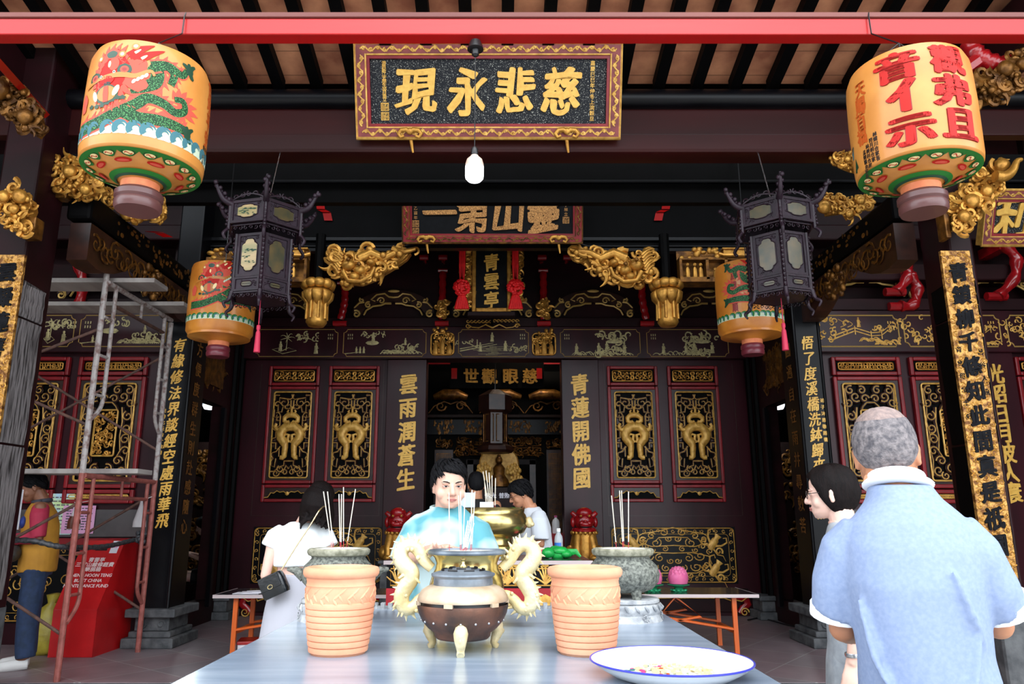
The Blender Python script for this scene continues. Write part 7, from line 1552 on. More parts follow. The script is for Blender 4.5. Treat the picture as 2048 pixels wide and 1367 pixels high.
# red donation box
bxx0, bxx1 = P(100, 1305, 7.75).x, P(188, 1309, 7.75).x; y0 = 7.72; t = thing('donation_box', 'red donation box with a sloping lettered front, behind the scaffold', 'box', ((bxx0 + bxx1) / 2, y0 + .3, 0)); zf = PZ(1218, y0); zt2 = 1.08; y1 = y0 + .42; yb = y0 + .8
g = G(); V = []
for x in (bxx0, bxx1): V += [(x, y0, 0), (x, y0, zf), (x, y1, zt2), (x, yb, zt2), (x, yb, 0)]
g.add(V, [(0, 1, 2, 3, 4)[::-1], (5, 6, 7, 8, 9), (0, 5, 6, 1), (1, 6, 7, 2), (2, 7, 8, 3), (3, 8, 9, 4), (4, 9, 5, 0)]); g.obj('body', 'box_red', t, smooth=0, bevel=.005)
n_ = Vector((0, y1 - y0, zt2 - zf)); Ls = n_.length; ang = math.atan2(-(y1 - y0), zt2 - zf); Mx = Matrix.Translation(((bxx0 + bxx1) / 2, y0, zf)) @ Matrix.Rotation(ang, 4, 'X'); W_ = bxx1 - bxx0
def fin(g, nm, m, **k): g.v = [Mx @ v for v in g.v]; return g.obj(nm, m, t, **k)
g = G()
for zz, tx, sz in ((.70, '青雲亭', .055), (.63, '三寶山維修經費', .055), (.56, '樂捐箱', .055)):
    for i, ch in enumerate(tx): put_glyph(g, ch, .0 + (i - (len(tx) - 1) / 2) * sz * 1.02, Ls * zz, sz, -.003, bold=.02, depth=.03)
for zz, tx in ((.475, 'CHENG HOON TENG'), (.40, 'BUKIT CHINA'), (.325, 'MAINTENANCE FUND')): put_glyph(g, tx, 0, Ls * zz, .05, -.003, bold=.018, depth=.03, sx=.9)
fin(g, 'lettering', 'white_letter', smooth=0)
g = G(); g.bx(-.06, .06, -.004, .002, Ls * .84, Ls * .865); fin(g, 'coin_slot', 'black_plastic', smooth=0)
g = G(); g.bx(W_ * .22, W_ * .40, -.004, .002, Ls * .80, Ls * .985); fin(g, 'notice', 'paper_white', smooth=0); g = G(); g.bx(W_ * .25, W_ * .37, -.006, .0, Ls * .88, Ls * .96); fin(g, 'pink_square', 'paper_pink', smooth=0)
# yellow bag beside it
g = G(); c = Vector((bxx0 - .15, 7.95, 0)); r = random.Random(1); secs = []
for z, a, b in ((0, .17, .14), (.05, .2, .17), (.2, .19, .16), (.33, .15, .12), (.42, .1, .09), (.47, .05, .05), (.56, .08, .05)): secs.append(((c.x + r.uniform(-.02, .02), c.y, z), a, b))
g.loft(secs, 22); g.v = [v + Vector(noise.noise_vector(v * 9)) * .02 * (1 if v.z > .02 else 0) for v in g.v]; tag(g.obj('plastic_sack', 'yellow_bag', smooth=60), 'knotted yellow plastic sack on the floor between the man and the red box', 'bag')
# posters on the tile band
def poster(px0, py0, px1, py1, Y, m, label, seed, tilt=0):
    a, b = P(px0, py0, Y), P(px1, py1, Y); t = thing('poster', label, 'poster', tuple(a)); g = G(); g.bx(a.x, b.x, Y - .004, Y, b.z, a.z); g.obj('sheet', m, t, smooth=0); r = random.Random(seed); g = G(); n = 9
    for k in range(n):
        z = a.z - (a.z - b.z) * (.08 + .84 * k / n); x = a.x + .04
        while x < b.x - .06: w_ = r.uniform(.02, .06); g.bx(x, min(x + w_, b.x - .03), Y - .006, Y - .004, z - .012, z); x += w_ + .012
    g.obj('printed_text', 'text_grey', t, smooth=0); return t
poster(88, 986, 140, 1068, YS - .03, 'paper_blue', 'pale blue and green printed poster on the tiled wall behind the scaffold', 3); poster(128, 1010, 186, 1066, YS - .034, 'paper_pink', 'pink printed notice on the tiled wall behind the scaffold', 4)
g = G(); a, b = P(22, 978, 6.24), P(38, 1058, 6.24); g.bx(a.x, b.x, 6.225, 6.232, b.z, a.z); tag(g.obj('paper_notice', 'paper_white', smooth=0), 'narrow white paper notice at the edge of the timber pillar, before the bowed man', 'notice')
# ================================================================== people
def remesh(g, vox, sm=4, fac=.5):
    me = bpy.data.meshes.new('tmp'); me.from_pydata(g.v, [], g.f); o = bpy.data.objects.new('tmp', me); COL.objects.link(o)
    m = o.modifiers.new('r', 'REMESH'); m.mode = 'VOXEL'; m.voxel_size = vox; m2 = o.modifiers.new('s', 'SMOOTH'); m2.iterations = sm; m2.factor = fac
    out = bpy.data.meshes.new_from_object(o.evaluated_get(bpy.context.evaluated_depsgraph_get())); bpy.data.objects.remove(o); bpy.data.meshes.remove(me)
    return [v.co.copy() for v in out.vertices], [tuple(p.vertices) for p in out.polygons]
def wrinkle(vs, amp, sc=(9, 9, 5), seed=0):
    return [v + Vector(noise.noise_vector(Vector((v.x * sc[0] + seed, v.y * sc[1], v.z * sc[2])))) * amp for v in vs]
def part(vs, fs, name, m, par, sub_of=None):
    g = G(); g.add(vs, fs); me = bpy.data.meshes.new(name); me.from_pydata(g.v, [], g.f); me.materials.append(MATS[m]); o = mesh_obj(name, me, None, 180); o.parent = par; return o
def hand(g, w, d, n, curl=.5, s=1, k=1.0):
    w, d, n = Vector(w), Vector(d).normalized(), Vector(n).normalized(); t = d.cross(n).normalized() * s
    g.tube([w - d * .02 * k, w + d * .02 * k, w + d * .055 * k, w + d * .092 * k], [.025 * k, .03 * k, .038 * k, .036 * k], 10, .5, up=n)
    for i in range(4):
        p = w + d * (.088 - .006 * abs(i - 1)) * k + t * (.029 - .0195 * i) * k; dr = d + t * (.12 - .08 * i); pts = [p]; L_ = (.072, .082, .077, .06)[i] * k; a = 0
        for j, f in enumerate((.45, .32, .23)): a += curl * (.5 if j == 0 else .8); q = (dr.normalized() * math.cos(a) + n * math.sin(a)); p = p + q * L_ * f; pts.append(p)
        g.tube(pts, [.0092 * k, .0088 * k, .008 * k, .0066 * k], 8); g.ball(tuple(pts[-1]), .0066 * k, 7, 5)
    p = w + d * .025 * k + t * .028 * k; q = (d * .65 + t * .6 + n * .35 * (1 + curl)).normalized(); pts = [p, p + q * .036 * k, p + (q + d * .4).normalized() * .066 * k]; g.tube([w + d * .02 * k, *pts], [.016 * k, .0135 * k, .0105 * k, .008 * k], 8); g.ball(tuple(pts[-1]), .008 * k, 7, 5)
def head_mesh(k=1.0, fat=1.0, old=False):
    g = G()
    S = [(-.004, -.056, .02, .02), (.006, -.052, .034, .034), (.022, -.045, .048, .05), (.045, -.03, .060, .064), (.075, -.014, .068, .080), (.105, -.004, .0725, .089), (.135, .002, .0745, .095), (.165, .004, .0735, .094), (.192, .005, .063, .08), (.21, .006, .046, .06), (.222, .006, .022, .03)]
    g.loft([((0, cy, z), rx * (fat if z < .09 else 1 + (fat - 1) * .3), ry) for z, cy, rx, ry in S], 22, power=2.15)
    g.tube([(0, .03, -.13), (0, .025, -.03), (0, .02, .06)], [.06 * fat, .056 * fat, .056 * fat], 16)
    g.tube([(0, -.088, .118), (0, -.098, .098), (0, -.11, .078), (0, -.108, .07)], [.009, .011, .014, .011], 10); g.ball((0, -.111, .074), (.0145, .013, .012)); 
    for s in (-1, 1):
        g.ball((s * .013, -.1, .07), (.010, .011, .009)); g.ball((s * .04 * fat, -.06, .068), (.028 * fat, .026, .03)); g.ball((s * .032, -.084, .124), (.024, .012, .008)); g.ball((s * .032, -.08, .106), (.018, .011, .011))
        g.M = Matrix.Translation((s * .0755, .008, .096)) @ Matrix.Rotation(s * R(18), 4, 'Z'); g.ball((0, 0, 0), (.010, .021, .033), 10, 8); g.ball((s * .005, .003, .012), (.007, .019, .019), 10, 8); g.ball((0, -.004, -.024), (.009, .011, .012), 8, 6); g.M = Matrix.Identity(4)
    g.ball((0, -.088, .046), (.026, .012, .008)); g.ball((0, -.088, .035), (.02, .012, .009)); g.ball((0, -.073, .01), (.02, .018, .014))
    if old: g.tube([(-.06, .06, .01), (0, .085, .0), (.06, .06, .01)], .02, 8); g.tube([(-.055, .06, -.03), (0, .082, -.045), (.055, .06, -.03)], .018, 8)
    vs, fs = remesh(g, .0035, 5); return [v * k for v in vs], fs
def hair_cap(lim, k=1.0, rx=.0845, ry=.107, rz=.112, lump=.006, seed=0, n=48, rows=14, cz=.122, cy=.006, front=0):
    """scalp shell from the crown down to lim(azimuth); azimuth 0 = face"""
    vs, fs = [], []
    for j in range(n):
        a = 2 * PI * j / n; zl = lim(abs((a + PI) % (2 * PI) - PI), (a + PI) % (2 * PI) - PI); pl = math.acos(max(-.98, min(.98, (zl - cz) / rz)))
        for i in range(rows + 1):
            ph = pl * (i + .02) / rows; sp = math.sin(ph) ** .8; cp = math.copysign(abs(math.cos(ph)) ** .86, math.cos(ph)); x, y, z = rx * sp * math.sin(a), -ry * sp * math.cos(a), rz * cp; d = noise.noise(Vector((a * 3 + seed, z * 22, seed))) * lump + noise.noise(Vector((a * 14 + seed, z * 14, 3))) * lump * .8; q = 1 + d / .1
            if i == rows: q *= .955
            vs.append((x * q, y * q + cy, z * q + cz))
    for j in range(n):
        for i in range(rows): a, b = j * (rows + 1) + i, ((j + 1) % n) * (rows + 1) + i; fs.append((a, a + 1, b + 1, b))
    fs.append(tuple(j * (rows + 1) for j in range(n)))
    return [Vector(v) * k for v in vs], fs
def tufts(root, M, k, lim, m, n=110, seed=1, rx=.088, ry=.112, rz=.112, cz=.122, cy=.006, drift=.25, L0=.4):
    """locks of short hair lying on the scalp"""
    r = random.Random(seed); g = G()
    for _ in range(n):
        sa = r.uniform(-PI, PI); zl = lim(abs(sa), sa); pl = math.acos(max(-.98, min(.98, (zl - cz) / rz))); p0 = pl * math.sqrt(r.random()) * .85; p1 = min(p0 + L0 * r.uniform(.7, 1.3), pl * 1.03); pts = []
        for i in range(5):
            u = i / 4; ph = p0 + (p1 - p0) * u; a = sa + drift * u * (1 - .2 * r.random()); sp = math.sin(ph) ** .8; cp = math.copysign(abs(math.cos(ph)) ** .86, math.cos(ph)); q = 1.0 + .035 * math.sin(PI * min(u * .8 + .1, 1)) + r.uniform(0, .012); pts.append(M @ (Vector((rx * sp * math.sin(a) * q, -ry * sp * math.cos(a) * q + cy, rz * cp * q + cz)) * k))
        g.tube(pts, [.005, .0085, .008, .0055, .0012], 6, .6)
    o = g.obj('hair_locks', m, None, 180); o.parent = root
def lerp_lim(pts):
    def f(a, sa):
        a = math.degrees(a)
        for (a0, z0), (a1, z1) in zip(pts, pts[1:]):
            if a <= a1: return z0 + (z1 - z0) * (a - a0) / (a1 - a0)
        return pts[-1][1]
    return f
def face_parts(root, M, k=1.0, brow='brow', squint=True, glasses=False, lips='lip'):
    def put(g, nm, m): g.v = [M @ (v * k) for v in g.v]; o = g.obj(nm, m, None, 180); o.parent = root; return o
    for s in (-1, 1):
        g = G(); g.ball((s * .032, -.0895, .1075), (.0145, .004, .0042 if squint else .006), 12, 7); e = put(g, 'eye', 'eye_white')
        g = G(); g.ball((s * .032, -.0925, .1075), (.0062, .0025, .004 if squint else .0055), 10, 7); put(g, 'iris', 'eye_dark')
        g = G(); g.tube([(s * .016, -.0915, .107), (s * .026, -.0955, .1115), (s * .038, -.094, .1115), (s * .049, -.0855, .107)], [.0008, .0016, .0016, .0008], 6); put(g, 'eyelid', 'eye_dark')
        g = G(); g.tube([(s * .014, -.097, .124), (s * .028, -.098, .130), (s * .044, -.091, .131), (s * .054, -.082, .125)], [.002, .0034, .003, .001], 6, .6); put(g, 'eyebrow', brow)
    g = G(); g.tube([(-.024, -.0955, .043), (-.01, -.1015, .0455), (0, -.1015, .0445), (.01, -.1015, .0455), (.024, -.0955, .043)], [.0015, .004, .004, .004, .0015], 7); g.tube([(-.02, -.0955, .0395), (0, -.101, .0365), (.02, -.0955, .0395)], [.0018, .005, .0018], 7); put(g, 'lips', lips)
    g = G(); g.tube([(-.023, -.0975, .0412), (0, -.105, .0412), (.023, -.0975, .0412)], .0009, 5); put(g, 'mouth_line', 'lip')
    if glasses:
        g = G()
        for s in (-1, 1):
            g.tube([(s * .034 + .024 * math.cos(2 * PI * i / 16), -.104, .104 + .018 * math.sin(2 * PI * i / 16)) for i in range(17)], .0016, 6); g.tube([(s * .058, -.102, .108), (s * .078, -.05, .11), (s * .082, .01, .106)], .0016, 6)
        g.tube([(-.01, -.105, .108), (.01, -.105, .108)], .0016, 6); put(g, 'glasses', 'glasses')
def person(label, loc, yaw, pose, skin='skin'):
    """pose in metres, facing -Y, feet at 0: keys for joints, see calls"""
    root = thing('person', label, 'person', loc); root.rotation_euler = (0, 0, yaw); p = pose; g = G()
    hx, hy, hz = p['hip']; cx, cy, cz = p['chest']; sz = p['sh_z']; sw = p['sw']; wd = p.get('wd', 1.0); nb = Vector(p['neck'])
    secs = [((hx, hy, hz - .06), .165 * wd, .12 * wd), ((hx, hy, hz + .04), .16 * wd, .115 * wd), ((hx + (cx - hx) * .4, hy + (cy - hy) * .4, hz + (cz - hz) * .4), .142 * wd, .105 * wd), ((cx, cy, cz), .16 * wd, .115 * wd), ((cx, cy, sz - .04), .155 * wd, .095 * wd), ((cx + (nb.x - cx) * .6, cy + (nb.y - cy) * .6, sz + .03), .085, .065)]
    g.loft(secs, 20); g.tube([(cx, cy, sz - .05), tuple(nb)], [.07, .058], 12)
    for s, e, w_ in p['arms']:
        s, e, w_ = Vector(s), Vector(e), Vector(w_); ar = p.get('arm_r', 1.0)
        g.tube([s, s.lerp(e, .4), e], [.052 * ar, .045 * ar, .038 * ar], 12); g.tube([e, e.lerp(w_, .35), w_], [.038 * ar, .038 * ar, .027 * ar], 12); g.ball(tuple(s), .055 * ar); g.ball(tuple(e), .039 * ar)
    for k_ in p.get('hands', ()): hand(g, *k_)
    for h, kn, an, toe in p['legs']:
        h, kn, an, toe = map(Vector, (h, kn, an, toe)); lr = p.get('leg_r', 1.0)
        g.tube([h, h.lerp(kn, .3), kn], [.085 * lr, .078 * lr, .055 * lr], 14); g.ball(tuple(kn), .056 * lr); g.tube([kn, kn.lerp(an, .35), an], [.053 * lr, .055 * lr, .036 * lr], 12); g.tube([an, an.lerp(toe, .4) - Vector((0, 0, .01)), toe], [.038, .035, .025], 10, .9)
    vs, fs = remesh(g, p.get('vox', .008), 4)
    k = p.get('hk', 1.0); M = Matrix.Translation(p['head']) @ Matrix.Rotation(p.get('hyaw', 0), 4, 'Z') @ Matrix.Rotation(p.get('hpitch', 0), 4, 'X') @ Matrix.Rotation(p.get('hroll', 0), 4, 'Y')
    hv, hf = head_mesh(k, p.get('fat', 1.0), p.get('old', False)); n0 = len(vs); vs = vs + [M @ v for v in hv]; fs = fs + [tuple(n0 + i for i in f) for f in hf]
    part(vs, fs, 'body', skin, root); return root, M, k
def garment(root, fill, vox, name, m, amp=.006, sc=(9, 9, 5), seed=0, sm=6):
    g = G(); fill(g); vs, fs = remesh(g, vox, sm); return part(wrinkle(vs, amp, sc, seed), fs, name, m, root)
def ringcollar(root, c, rx, ry, r, name, m, tilt=0, n=24):
    g = G(); g.tube([(c[0] + rx * math.cos(2 * PI * i / n), c[1] + ry * math.sin(2 * PI * i / n), c[2] + tilt * math.sin(2 * PI * i / n)) for i in range(n + 1)], r, 8, .8); o = g.obj(name, m, None, 180); o.parent = root; return o
def hair(root, M, k, lim, m, **kw):
    vs, fs = hair_cap(lim, k, **kw); return part([M @ v for v in vs], fs, 'hair', m, root)
GZ = -.13
# ---- young man in the tie-dye tee, praying behind the censers
X0 = PX(893, 1000, 4.5); r_, M, k = person('person in a pale teal tie-dye t-shirt standing behind the altar with eyes lowered', (X0, 4.5, GZ), 0,
    dict(hip=(0, .04, .92), chest=(0, .0, 1.3), sh_z=1.46, sw=.2, neck=(0, -.035, 1.53), wd=1.16, arm_r=1.12, vox=.007, hk=1.13, fat=1.13, head=(.015, -.06, 1.515), hyaw=R(14), hpitch=R(8),
         arms=(((-.165, .0, 1.375), (-.215, -.05, 1.215), (-.04, -.3, 1.285)), ((.165, 0, 1.375), (.225, -.05, 1.215), (.085, -.3, 1.25))),
         hands=(((-.04, -.3, 1.285), (.9, -.35, .12), (0, -.25, -1), .25, 1), ((.085, -.3, 1.25), (-.75, -.5, .2), (0, .2, 1), .5, 1)),
         legs=(((-.1, .03, .88), (-.1, .02, .48), (-.1, .04, .09), (-.11, -.12, .04)), ((.1, .03, .88), (.1, .02, .48), (.1, .04, .09), (.11, -.12, .04)))))
def tee(g):
    g.loft([((0, .04, .86), .225, .165), ((0, .04, 1.0), .222, .165), ((0, .02, 1.2), .22, .165), ((0, 0, 1.34), .215, .15), ((0, -.002, 1.41), .205, .135), ((0, -.008, 1.455), .165, .115), ((0, -.015, 1.495), .11, .09), ((0, -.02, 1.515), .085, .075)], 26)
    for s in (-1, 1): g.tube([(s * .125, 0, 1.40), (s * .18, -.01, 1.365), (s * .212, -.03, 1.285), (s * .224, -.045, 1.205)], [.08, .088, .093, .097], 16)
garment(r_, tee, .01, 'tshirt', 'tee_teal', .012, (8, 8, 4)); ringcollar(r_, (0, -.02, 1.505), .088, .078, .012, 'neckband', 'tee_teal', .012)
def trou(g):
    g.loft([((0, .04, .8), .17, .13), ((0, .04, .95), .165, .125)], 16)
    for s in (-1, 1): g.tube([(s * .1, .03, .86), (s * .1, .02, .48), (s * .1, .04, .08)], [.1, .08, .07], 12)
garment(r_, trou, .014, 'trousers', 'trouser_dark'); face_parts(r_, M, k)
hl = lerp_lim(((0, .12), (22, .118), (30, .145), (50, .176), (90, .17), (120, .158), (150, .135), (160, .112), (180, .105))); bl = lerp_lim(((90, .103), (110, .105), (130, .055), (180, .03)))
ml = lambda a, sa: hl(R(math.degrees(sa) + 90), 0) if a < R(88) else bl(a, 0)
hair(r_, M, k, ml, 'hair_black', rx=.086, ry=.109, rz=.111, lump=.006, seed=3, n=72, rows=18); tufts(r_, M, k, ml, 'hair_black', 150, 2, rz=.115, drift=.45)
# ---- woman in white from behind
X0 = PX(601, 1060, 5.2); r_, M, k = person('person from behind in a white cropped top and grey skirt, long dark hair', (X0, 5.2, GZ), R(190),
    dict(hip=(0, .0, .93), chest=(0, -.01, 1.22), sh_z=1.385, sw=.17, neck=(-.04, -.04, 1.45), wd=.92, arm_r=.86, hk=1.0, head=(-.075, -.06, 1.47), hyaw=R(-25), hpitch=R(26), hroll=R(-8),
         arms=(((.165, -.01, 1.335), (.205, .03, 1.08), (.16, -.2, 1.0)), ((-.165, -.01, 1.335), (-.2, .02, 1.1), (-.14, -.22, 1.06))),
         hands=(((.16, -.2, 1.0), (-.3, -.9, .1), (0, 0, 1), .5, 1), ((-.14, -.22, 1.06), (.2, -.9, .2), (0, 0, 1), .5, -1)),
         legs=(((-.09, 0, .88), (-.08, 0, .48), (-.08, .03, .08), (-.08, -.12, .04)), ((.09, 0, .88), (.08, 0, .48), (.08, .03, .08), (.08, -.12, .04)))), 'skin_pale')
def top(g):
    g.loft([((0, 0, 1.135), .163, .13), ((0, -.01, 1.2), .165, .132), ((0, -.01, 1.3), .168, .125), ((0, -.01, 1.37), .15, .105), ((-.015, -.02, 1.42), .085, .075)], 22)
    for s in (-1, 1): g.tube([(s * .11, -.01, 1.36), (s * .168, -.01, 1.325), (s * .2, .0, 1.255)], [.055, .06, .058], 14)
garment(r_, top, .009, 'cropped_top', 'tee_white', .007)
garment(r_, lambda g: g.loft([((0, 0, 1.085), .155, .12), ((0, 0, 1.0), .175, .14), ((0, .01, .85), .2, .16), ((0, .02, .5), .24, .19), ((0, .02, .18), .265, .2)], 26), .013, 'skirt', 'skirt_grey', .008, (7, 7, 2))
hair(r_, M, k, lerp_lim(((0, .19), (40, .15), (80, .06), (110, .0), (180, -.01))), 'hair_brown', lump=.004, rx=.088, ry=.112, rz=.112, n=60)
g = G(); rr = random.Random(2)
for i in range(44):
    a = R(95 + 170 * i / 43); x, y = .088 * math.sin(a), -.108 * math.cos(a); L_ = rr.uniform(.02, .1); w0 = Vector((x, y, .1)); p0 = M @ w0; q = p0 + Vector((x * .2, .03, -.09)); e = Vector((p0.x * 1.05 - .0 + rr.uniform(-.02, .02), max(p0.y + .03, .13), p0.z - .1 - L_)); g.tube([tuple(M @ Vector((x * .95, y * .95, .15))), tuple(p0), tuple(q), tuple(e)], [.016, .026, .026, .007], 6)
vs, fs = remesh(g, .006, 2); part(vs, fs, 'long_hair', 'hair_brown', r_)
# handbag on its chain (held on the shoulder: a thing of its own)
A = P(548, 1168, 5.0); t = thing('handbag', 'black quilted handbag on a gold chain at the hip of the woman in white', 'bag', tuple(A)); g = G(); g.M = Matrix.Translation(A) @ Matrix.Rotation(R(-24), 4, 'Y') @ Matrix.Rotation(R(-15), 4, 'Z')
g.loft([((0, 0, -.07), .085, .035), ((0, 0, -.05), .09, .042), ((0, 0, .03), .085, .04), ((0, 0, .06), .078, .03), ((0, 0, .068), .07, .02)], 24, power=4); bo = g.obj('body', 'bag_black', t, smooth=50, bevel=0)
g = G(); g.M = Matrix.Translation(A) @ Matrix.Rotation(R(-24), 4, 'Y') @ Matrix.Rotation(R(-15), 4, 'Z'); g.box((0, -.043, .022), (.15, .006, .085)); g.obj('flap', 'bag_black', t, smooth=0, bevel=.003); g = G(); g.M = Matrix.Translation(A) @ Matrix.Rotation(R(-24), 4, 'Y') @ Matrix.Rotation(R(-15), 4, 'Z'); g.tube([(.018 * math.cos(q * .5), -.05, -.005 + .012 * math.sin(q * .5)) for q in range(13)], .003, 6); g.obj('clasp', 'chain_gold', t)
q = [P(562, 1140, 4.97), P(590, 1095, 5.0), P(620, 1050, 5.03), P(640, 1018, 5.07), P(652, 1012, 5.2), P(655, 1030, 5.38)]; g = G(); pts = smooth_path([tuple(a) for a in q], 8); g.tube(pts, [.004 + .0015 * (i % 2) for i in range(len(pts))], 6); g.obj('chain_strap', 'chain_gold', t)
# ---- old man in the blue polo, from behind
X0 = PX(1806, 1000, 2.15); r_, M, k = person('person with cropped grey hair in a pale blue polo shirt, seen from behind', (X0, 2.15, GZ), R(154),
    dict(hip=(.0, .02, .93), chest=(-.01, .03, 1.3), sh_z=1.46, sw=.22, neck=(.012, -.045, 1.55), wd=.92, arm_r=1.0, vox=.007, hk=1.05, fat=1.12, old=True, head=(.022, -.085, 1.535), hyaw=R(-2), hpitch=R(14), hroll=R(3),
         arms=(((.148, .01, 1.37), (.188, -.02, 1.15), (.16, -.28, 1.1)), ((-.148, .01, 1.37), (-.19, -.04, 1.18), (-.16, -.28, 1.16))),
         hands=(((.16, -.28, 1.1), (-.2, -.9, .2), (-.6, 0, .6), .6, 1), ((-.16, -.28, 1.16), (.2, -.9, .2), (.6, 0, .6), .6, -1)),
         legs=(((-.1, .03, .88), (-.1, .02, .48), (-.1, .04, .09), (-.11, -.12, .04)), ((.1, .03, .88), (.1, .02, .48), (.1, .04, .09), (.11, -.12, .04)))), 'skin_tan')
def polo(g):
    g.M = Matrix.Diagonal((.8, .89, 1, 1))
    g.loft([((-.02, .02, .84), .225, .165), ((-.02, .03, .95), .22, .17), ((-.01, .04, 1.1), .2, .16), ((0, .04, 1.28), .212, .16), ((0, .03, 1.38), .212, .145), ((0, .02, 1.44), .19, .125), ((.005, -.01, 1.505), .125, .1), ((.01, -.03, 1.55), .104, .092)], 28)
    for s in (-1, 1): g.tube([(s * .14, .015, 1.4), (s * .195, .01, 1.35), (s * .228, -.01, 1.27), (s * .24, -.03, 1.20 if s > 0 else 1.235)], [.082, .09, .092, .09], 16)
    g.tube([(-.2, .06, .98), (-.24, .04, .93), (-.2, .0, .88)], .045, 10)
    for a, b, c_ in (((-.17, .17, 1.0), (.0, .215, .96), (.17, .17, 1.02)), ((-.2, .12, .93), (-.05, .205, .9), (.12, .18, .95)), ((-.17, .15, 1.2), (-.12, .19, 1.05), (-.04, .2, .98)), ((.17, .15, 1.25), (.14, .18, 1.1), (.08, .2, 1.0)), ((-.1, .19, 1.33), (-.15, .165, 1.2), (-.19, .1, 1.12))): g.tube(smooth_path([a, b, c_], 5), [.003, .007, .010, .012, .013, .0135, .012, .010, .008, .006, .003], 8)
garment(r_, polo, .008, 'polo_shirt', 'polo_blue', .012, (7, 7, 3.2), 4, 5)
for s in (-1, 1):
    g = G(); a = Vector((s * .192, -.0267, 1.20 if s > 0 else 1.235)); d = (a - Vector((s * .183, -.009, 1.27))).normalized(); g.tube([a - d * .012, a + d * .02], .079, 20); o = g.obj('sleeve_cuff', 'polo_white', None, 50); o.parent = r_
g = G(); n = 28
pts = [(.01 + .062 * math.cos(2 * PI * i / n), -.03 + .062 * math.sin(2 * PI * i / n), .018 * math.sin(2 * PI * i / n)) for i in range(n + 1)]
g.tube([(a, b, 1.568 + c_) for a, b, c_ in pts], .010, 8, 1.6); g.tube([(a * 1.12 - .003, b * 1.15, 1.545 + c_) for a, b, c_ in pts], .012, 8, 2.2)
vs, fs = remesh(g, .005, 3); part(vs, fs, 'collar', 'polo_white', r_)
garment(r_, trou, .014, 'trousers', 'trouser_dark'); face_parts(r_, M, k, 'hair_grey')
hair(r_, M, k, lerp_lim(((0, .19), (30, .185), (60, .15), (80, .1), (100, .1), (120, .055), (150, .03), (180, .025))), 'scalp_grey', rx=.083, ry=.106, rz=.111, lump=.002, rows=20)
vs, fs = hair_cap(lerp_lim(((0, .19), (60, .15), (80, .098), (100, .098), (120, .053), (150, .028), (180, .022))), k, rx=.0845, ry=.1075, rz=.1115, lump=.002, rows=20); rows = 20   # side and back fringe below the thin crown
keep = [f for f in fs if len(f) == 4 and min((v % (rows + 1)) for v in f) >= 9]; part([M @ v for v in vs], keep, 'hair_fringe', 'hair_grey', r_)
# ---- woman with glasses behind him
X0 = PX(1694, 1010, 3.45); r_, M, k = person('person with dark bobbed hair and glasses in grey, half hidden behind the old man', (X0, 3.45, GZ), R(-112),
    dict(hip=(0, .0, .92), chest=(0, 0, 1.24), sh_z=1.38, sw=.17, neck=(0, -.03, 1.45), wd=.95, arm_r=.85, vox=.006, hk=1.0, head=(0, -.05, 1.455), hyaw=R(-6), hpitch=R(4),
         arms=(((-.18, .0, 1.36), (-.2, .02, 1.1), (-.19, -.06, .88)), ((.18, 0, 1.36), (.21, .0, 1.1), (.2, -.05, .87))),
         hands=(((-.19, -.06, .88), (0, -.15, -1), (1, 0, 0), .35, -1), ((.2, -.05, .87), (0, -.15, -1), (-1, 0, 0), .35, 1)),
         legs=(((-.09, 0, .88), (-.08, 0, .48), (-.08, .03, .08), (-.08, -.12, .04)), ((.09, 0, .88), (.08, 0, .48), (.08, .03, .08), (.08, -.12, .04)))), 'skin_pale')
def blouse(g):
    g.loft([((0, 0, .84), .19, .14), ((0, 0, 1.0), .175, .13), ((0, 0, 1.22), .175, .135), ((0, -.0, 1.35), .16, .11), ((0, -.02, 1.43), .07, .065)], 22)
    for s in (-1, 1): g.tube([(s * .13, 0, 1.37), (s * .19, 0, 1.33), (s * .205, .01, 1.2), (s * .205, .01, 1.1)], [.062, .068, .066, .062], 14)
garment(r_, blouse, .01, 'blouse', 'grey_cloth', .008)
garment(r_, lambda g: g.loft([((0, 0, 1.0), .16, .12), ((0, 0, .85), .195, .15), ((0, .0, .5), .225, .18), ((0, .0, .2), .25, .19)], 22), .013, 'skirt', 'grey_cloth', .012, (8, 8, 1.5), 5)
face_parts(r_, M, k, squint=False, glasses=True); hair(r_, M, k, lerp_lim(((0, .18), (35, .17), (55, .12), (75, .03), (100, .0), (180, -.02))), 'hair_brown', rx=.089, ry=.115, rz=.114, lump=.006)
g = G(); g.lathe([(.034, -.012), (.036, 0), (.034, .012)], (-.187, -.045, .915), 18); o = g.obj('wristwatch', 'steel', None, 60); o.parent = r_
g = G(); g.lathe([(.034, -.008), (.036, 0), (.034, .008)], (.2, -.04, .905), 18); o = g.obj('bracelet', 'steel', None, 60); o.parent = r_
# ---- boy in white at the offering table
X0 = PX(1066, 1040, 7.2); r_, M, k = person('person with black hair in a loose white t-shirt, sideways beside the brass bowl', (X0, 7.2, 0), R(-82),
    dict(hip=(0, .03, .88), chest=(0, .02, 1.2), sh_z=1.36, sw=.18, neck=(0, -.03, 1.43), wd=.98, arm_r=.9, hk=1.02, head=(0, -.075, 1.43), hpitch=R(22),
         arms=(((-.18, .02, 1.33), (-.22, .03, 1.08), (-.14, -.2, 1.06)), ((.18, .02, 1.33), (.22, .03, 1.08), (.14, -.2, 1.06))),
         hands=(((-.14, -.2, 1.06), (.3, -.9, .1), (0, 0, 1), .6, -1), ((.14, -.2, 1.06), (-.3, -.9, .1), (0, 0, 1), .6, 1)),
         legs=(((-.09, .02, .84), (-.09, .0, .46), (-.09, .03, .08), (-.09, -.12, .04)), ((.09, .02, .84), (.09, 0, .46), (.09, .03, .08), (.09, -.12, .04)))), 'skin_tan')
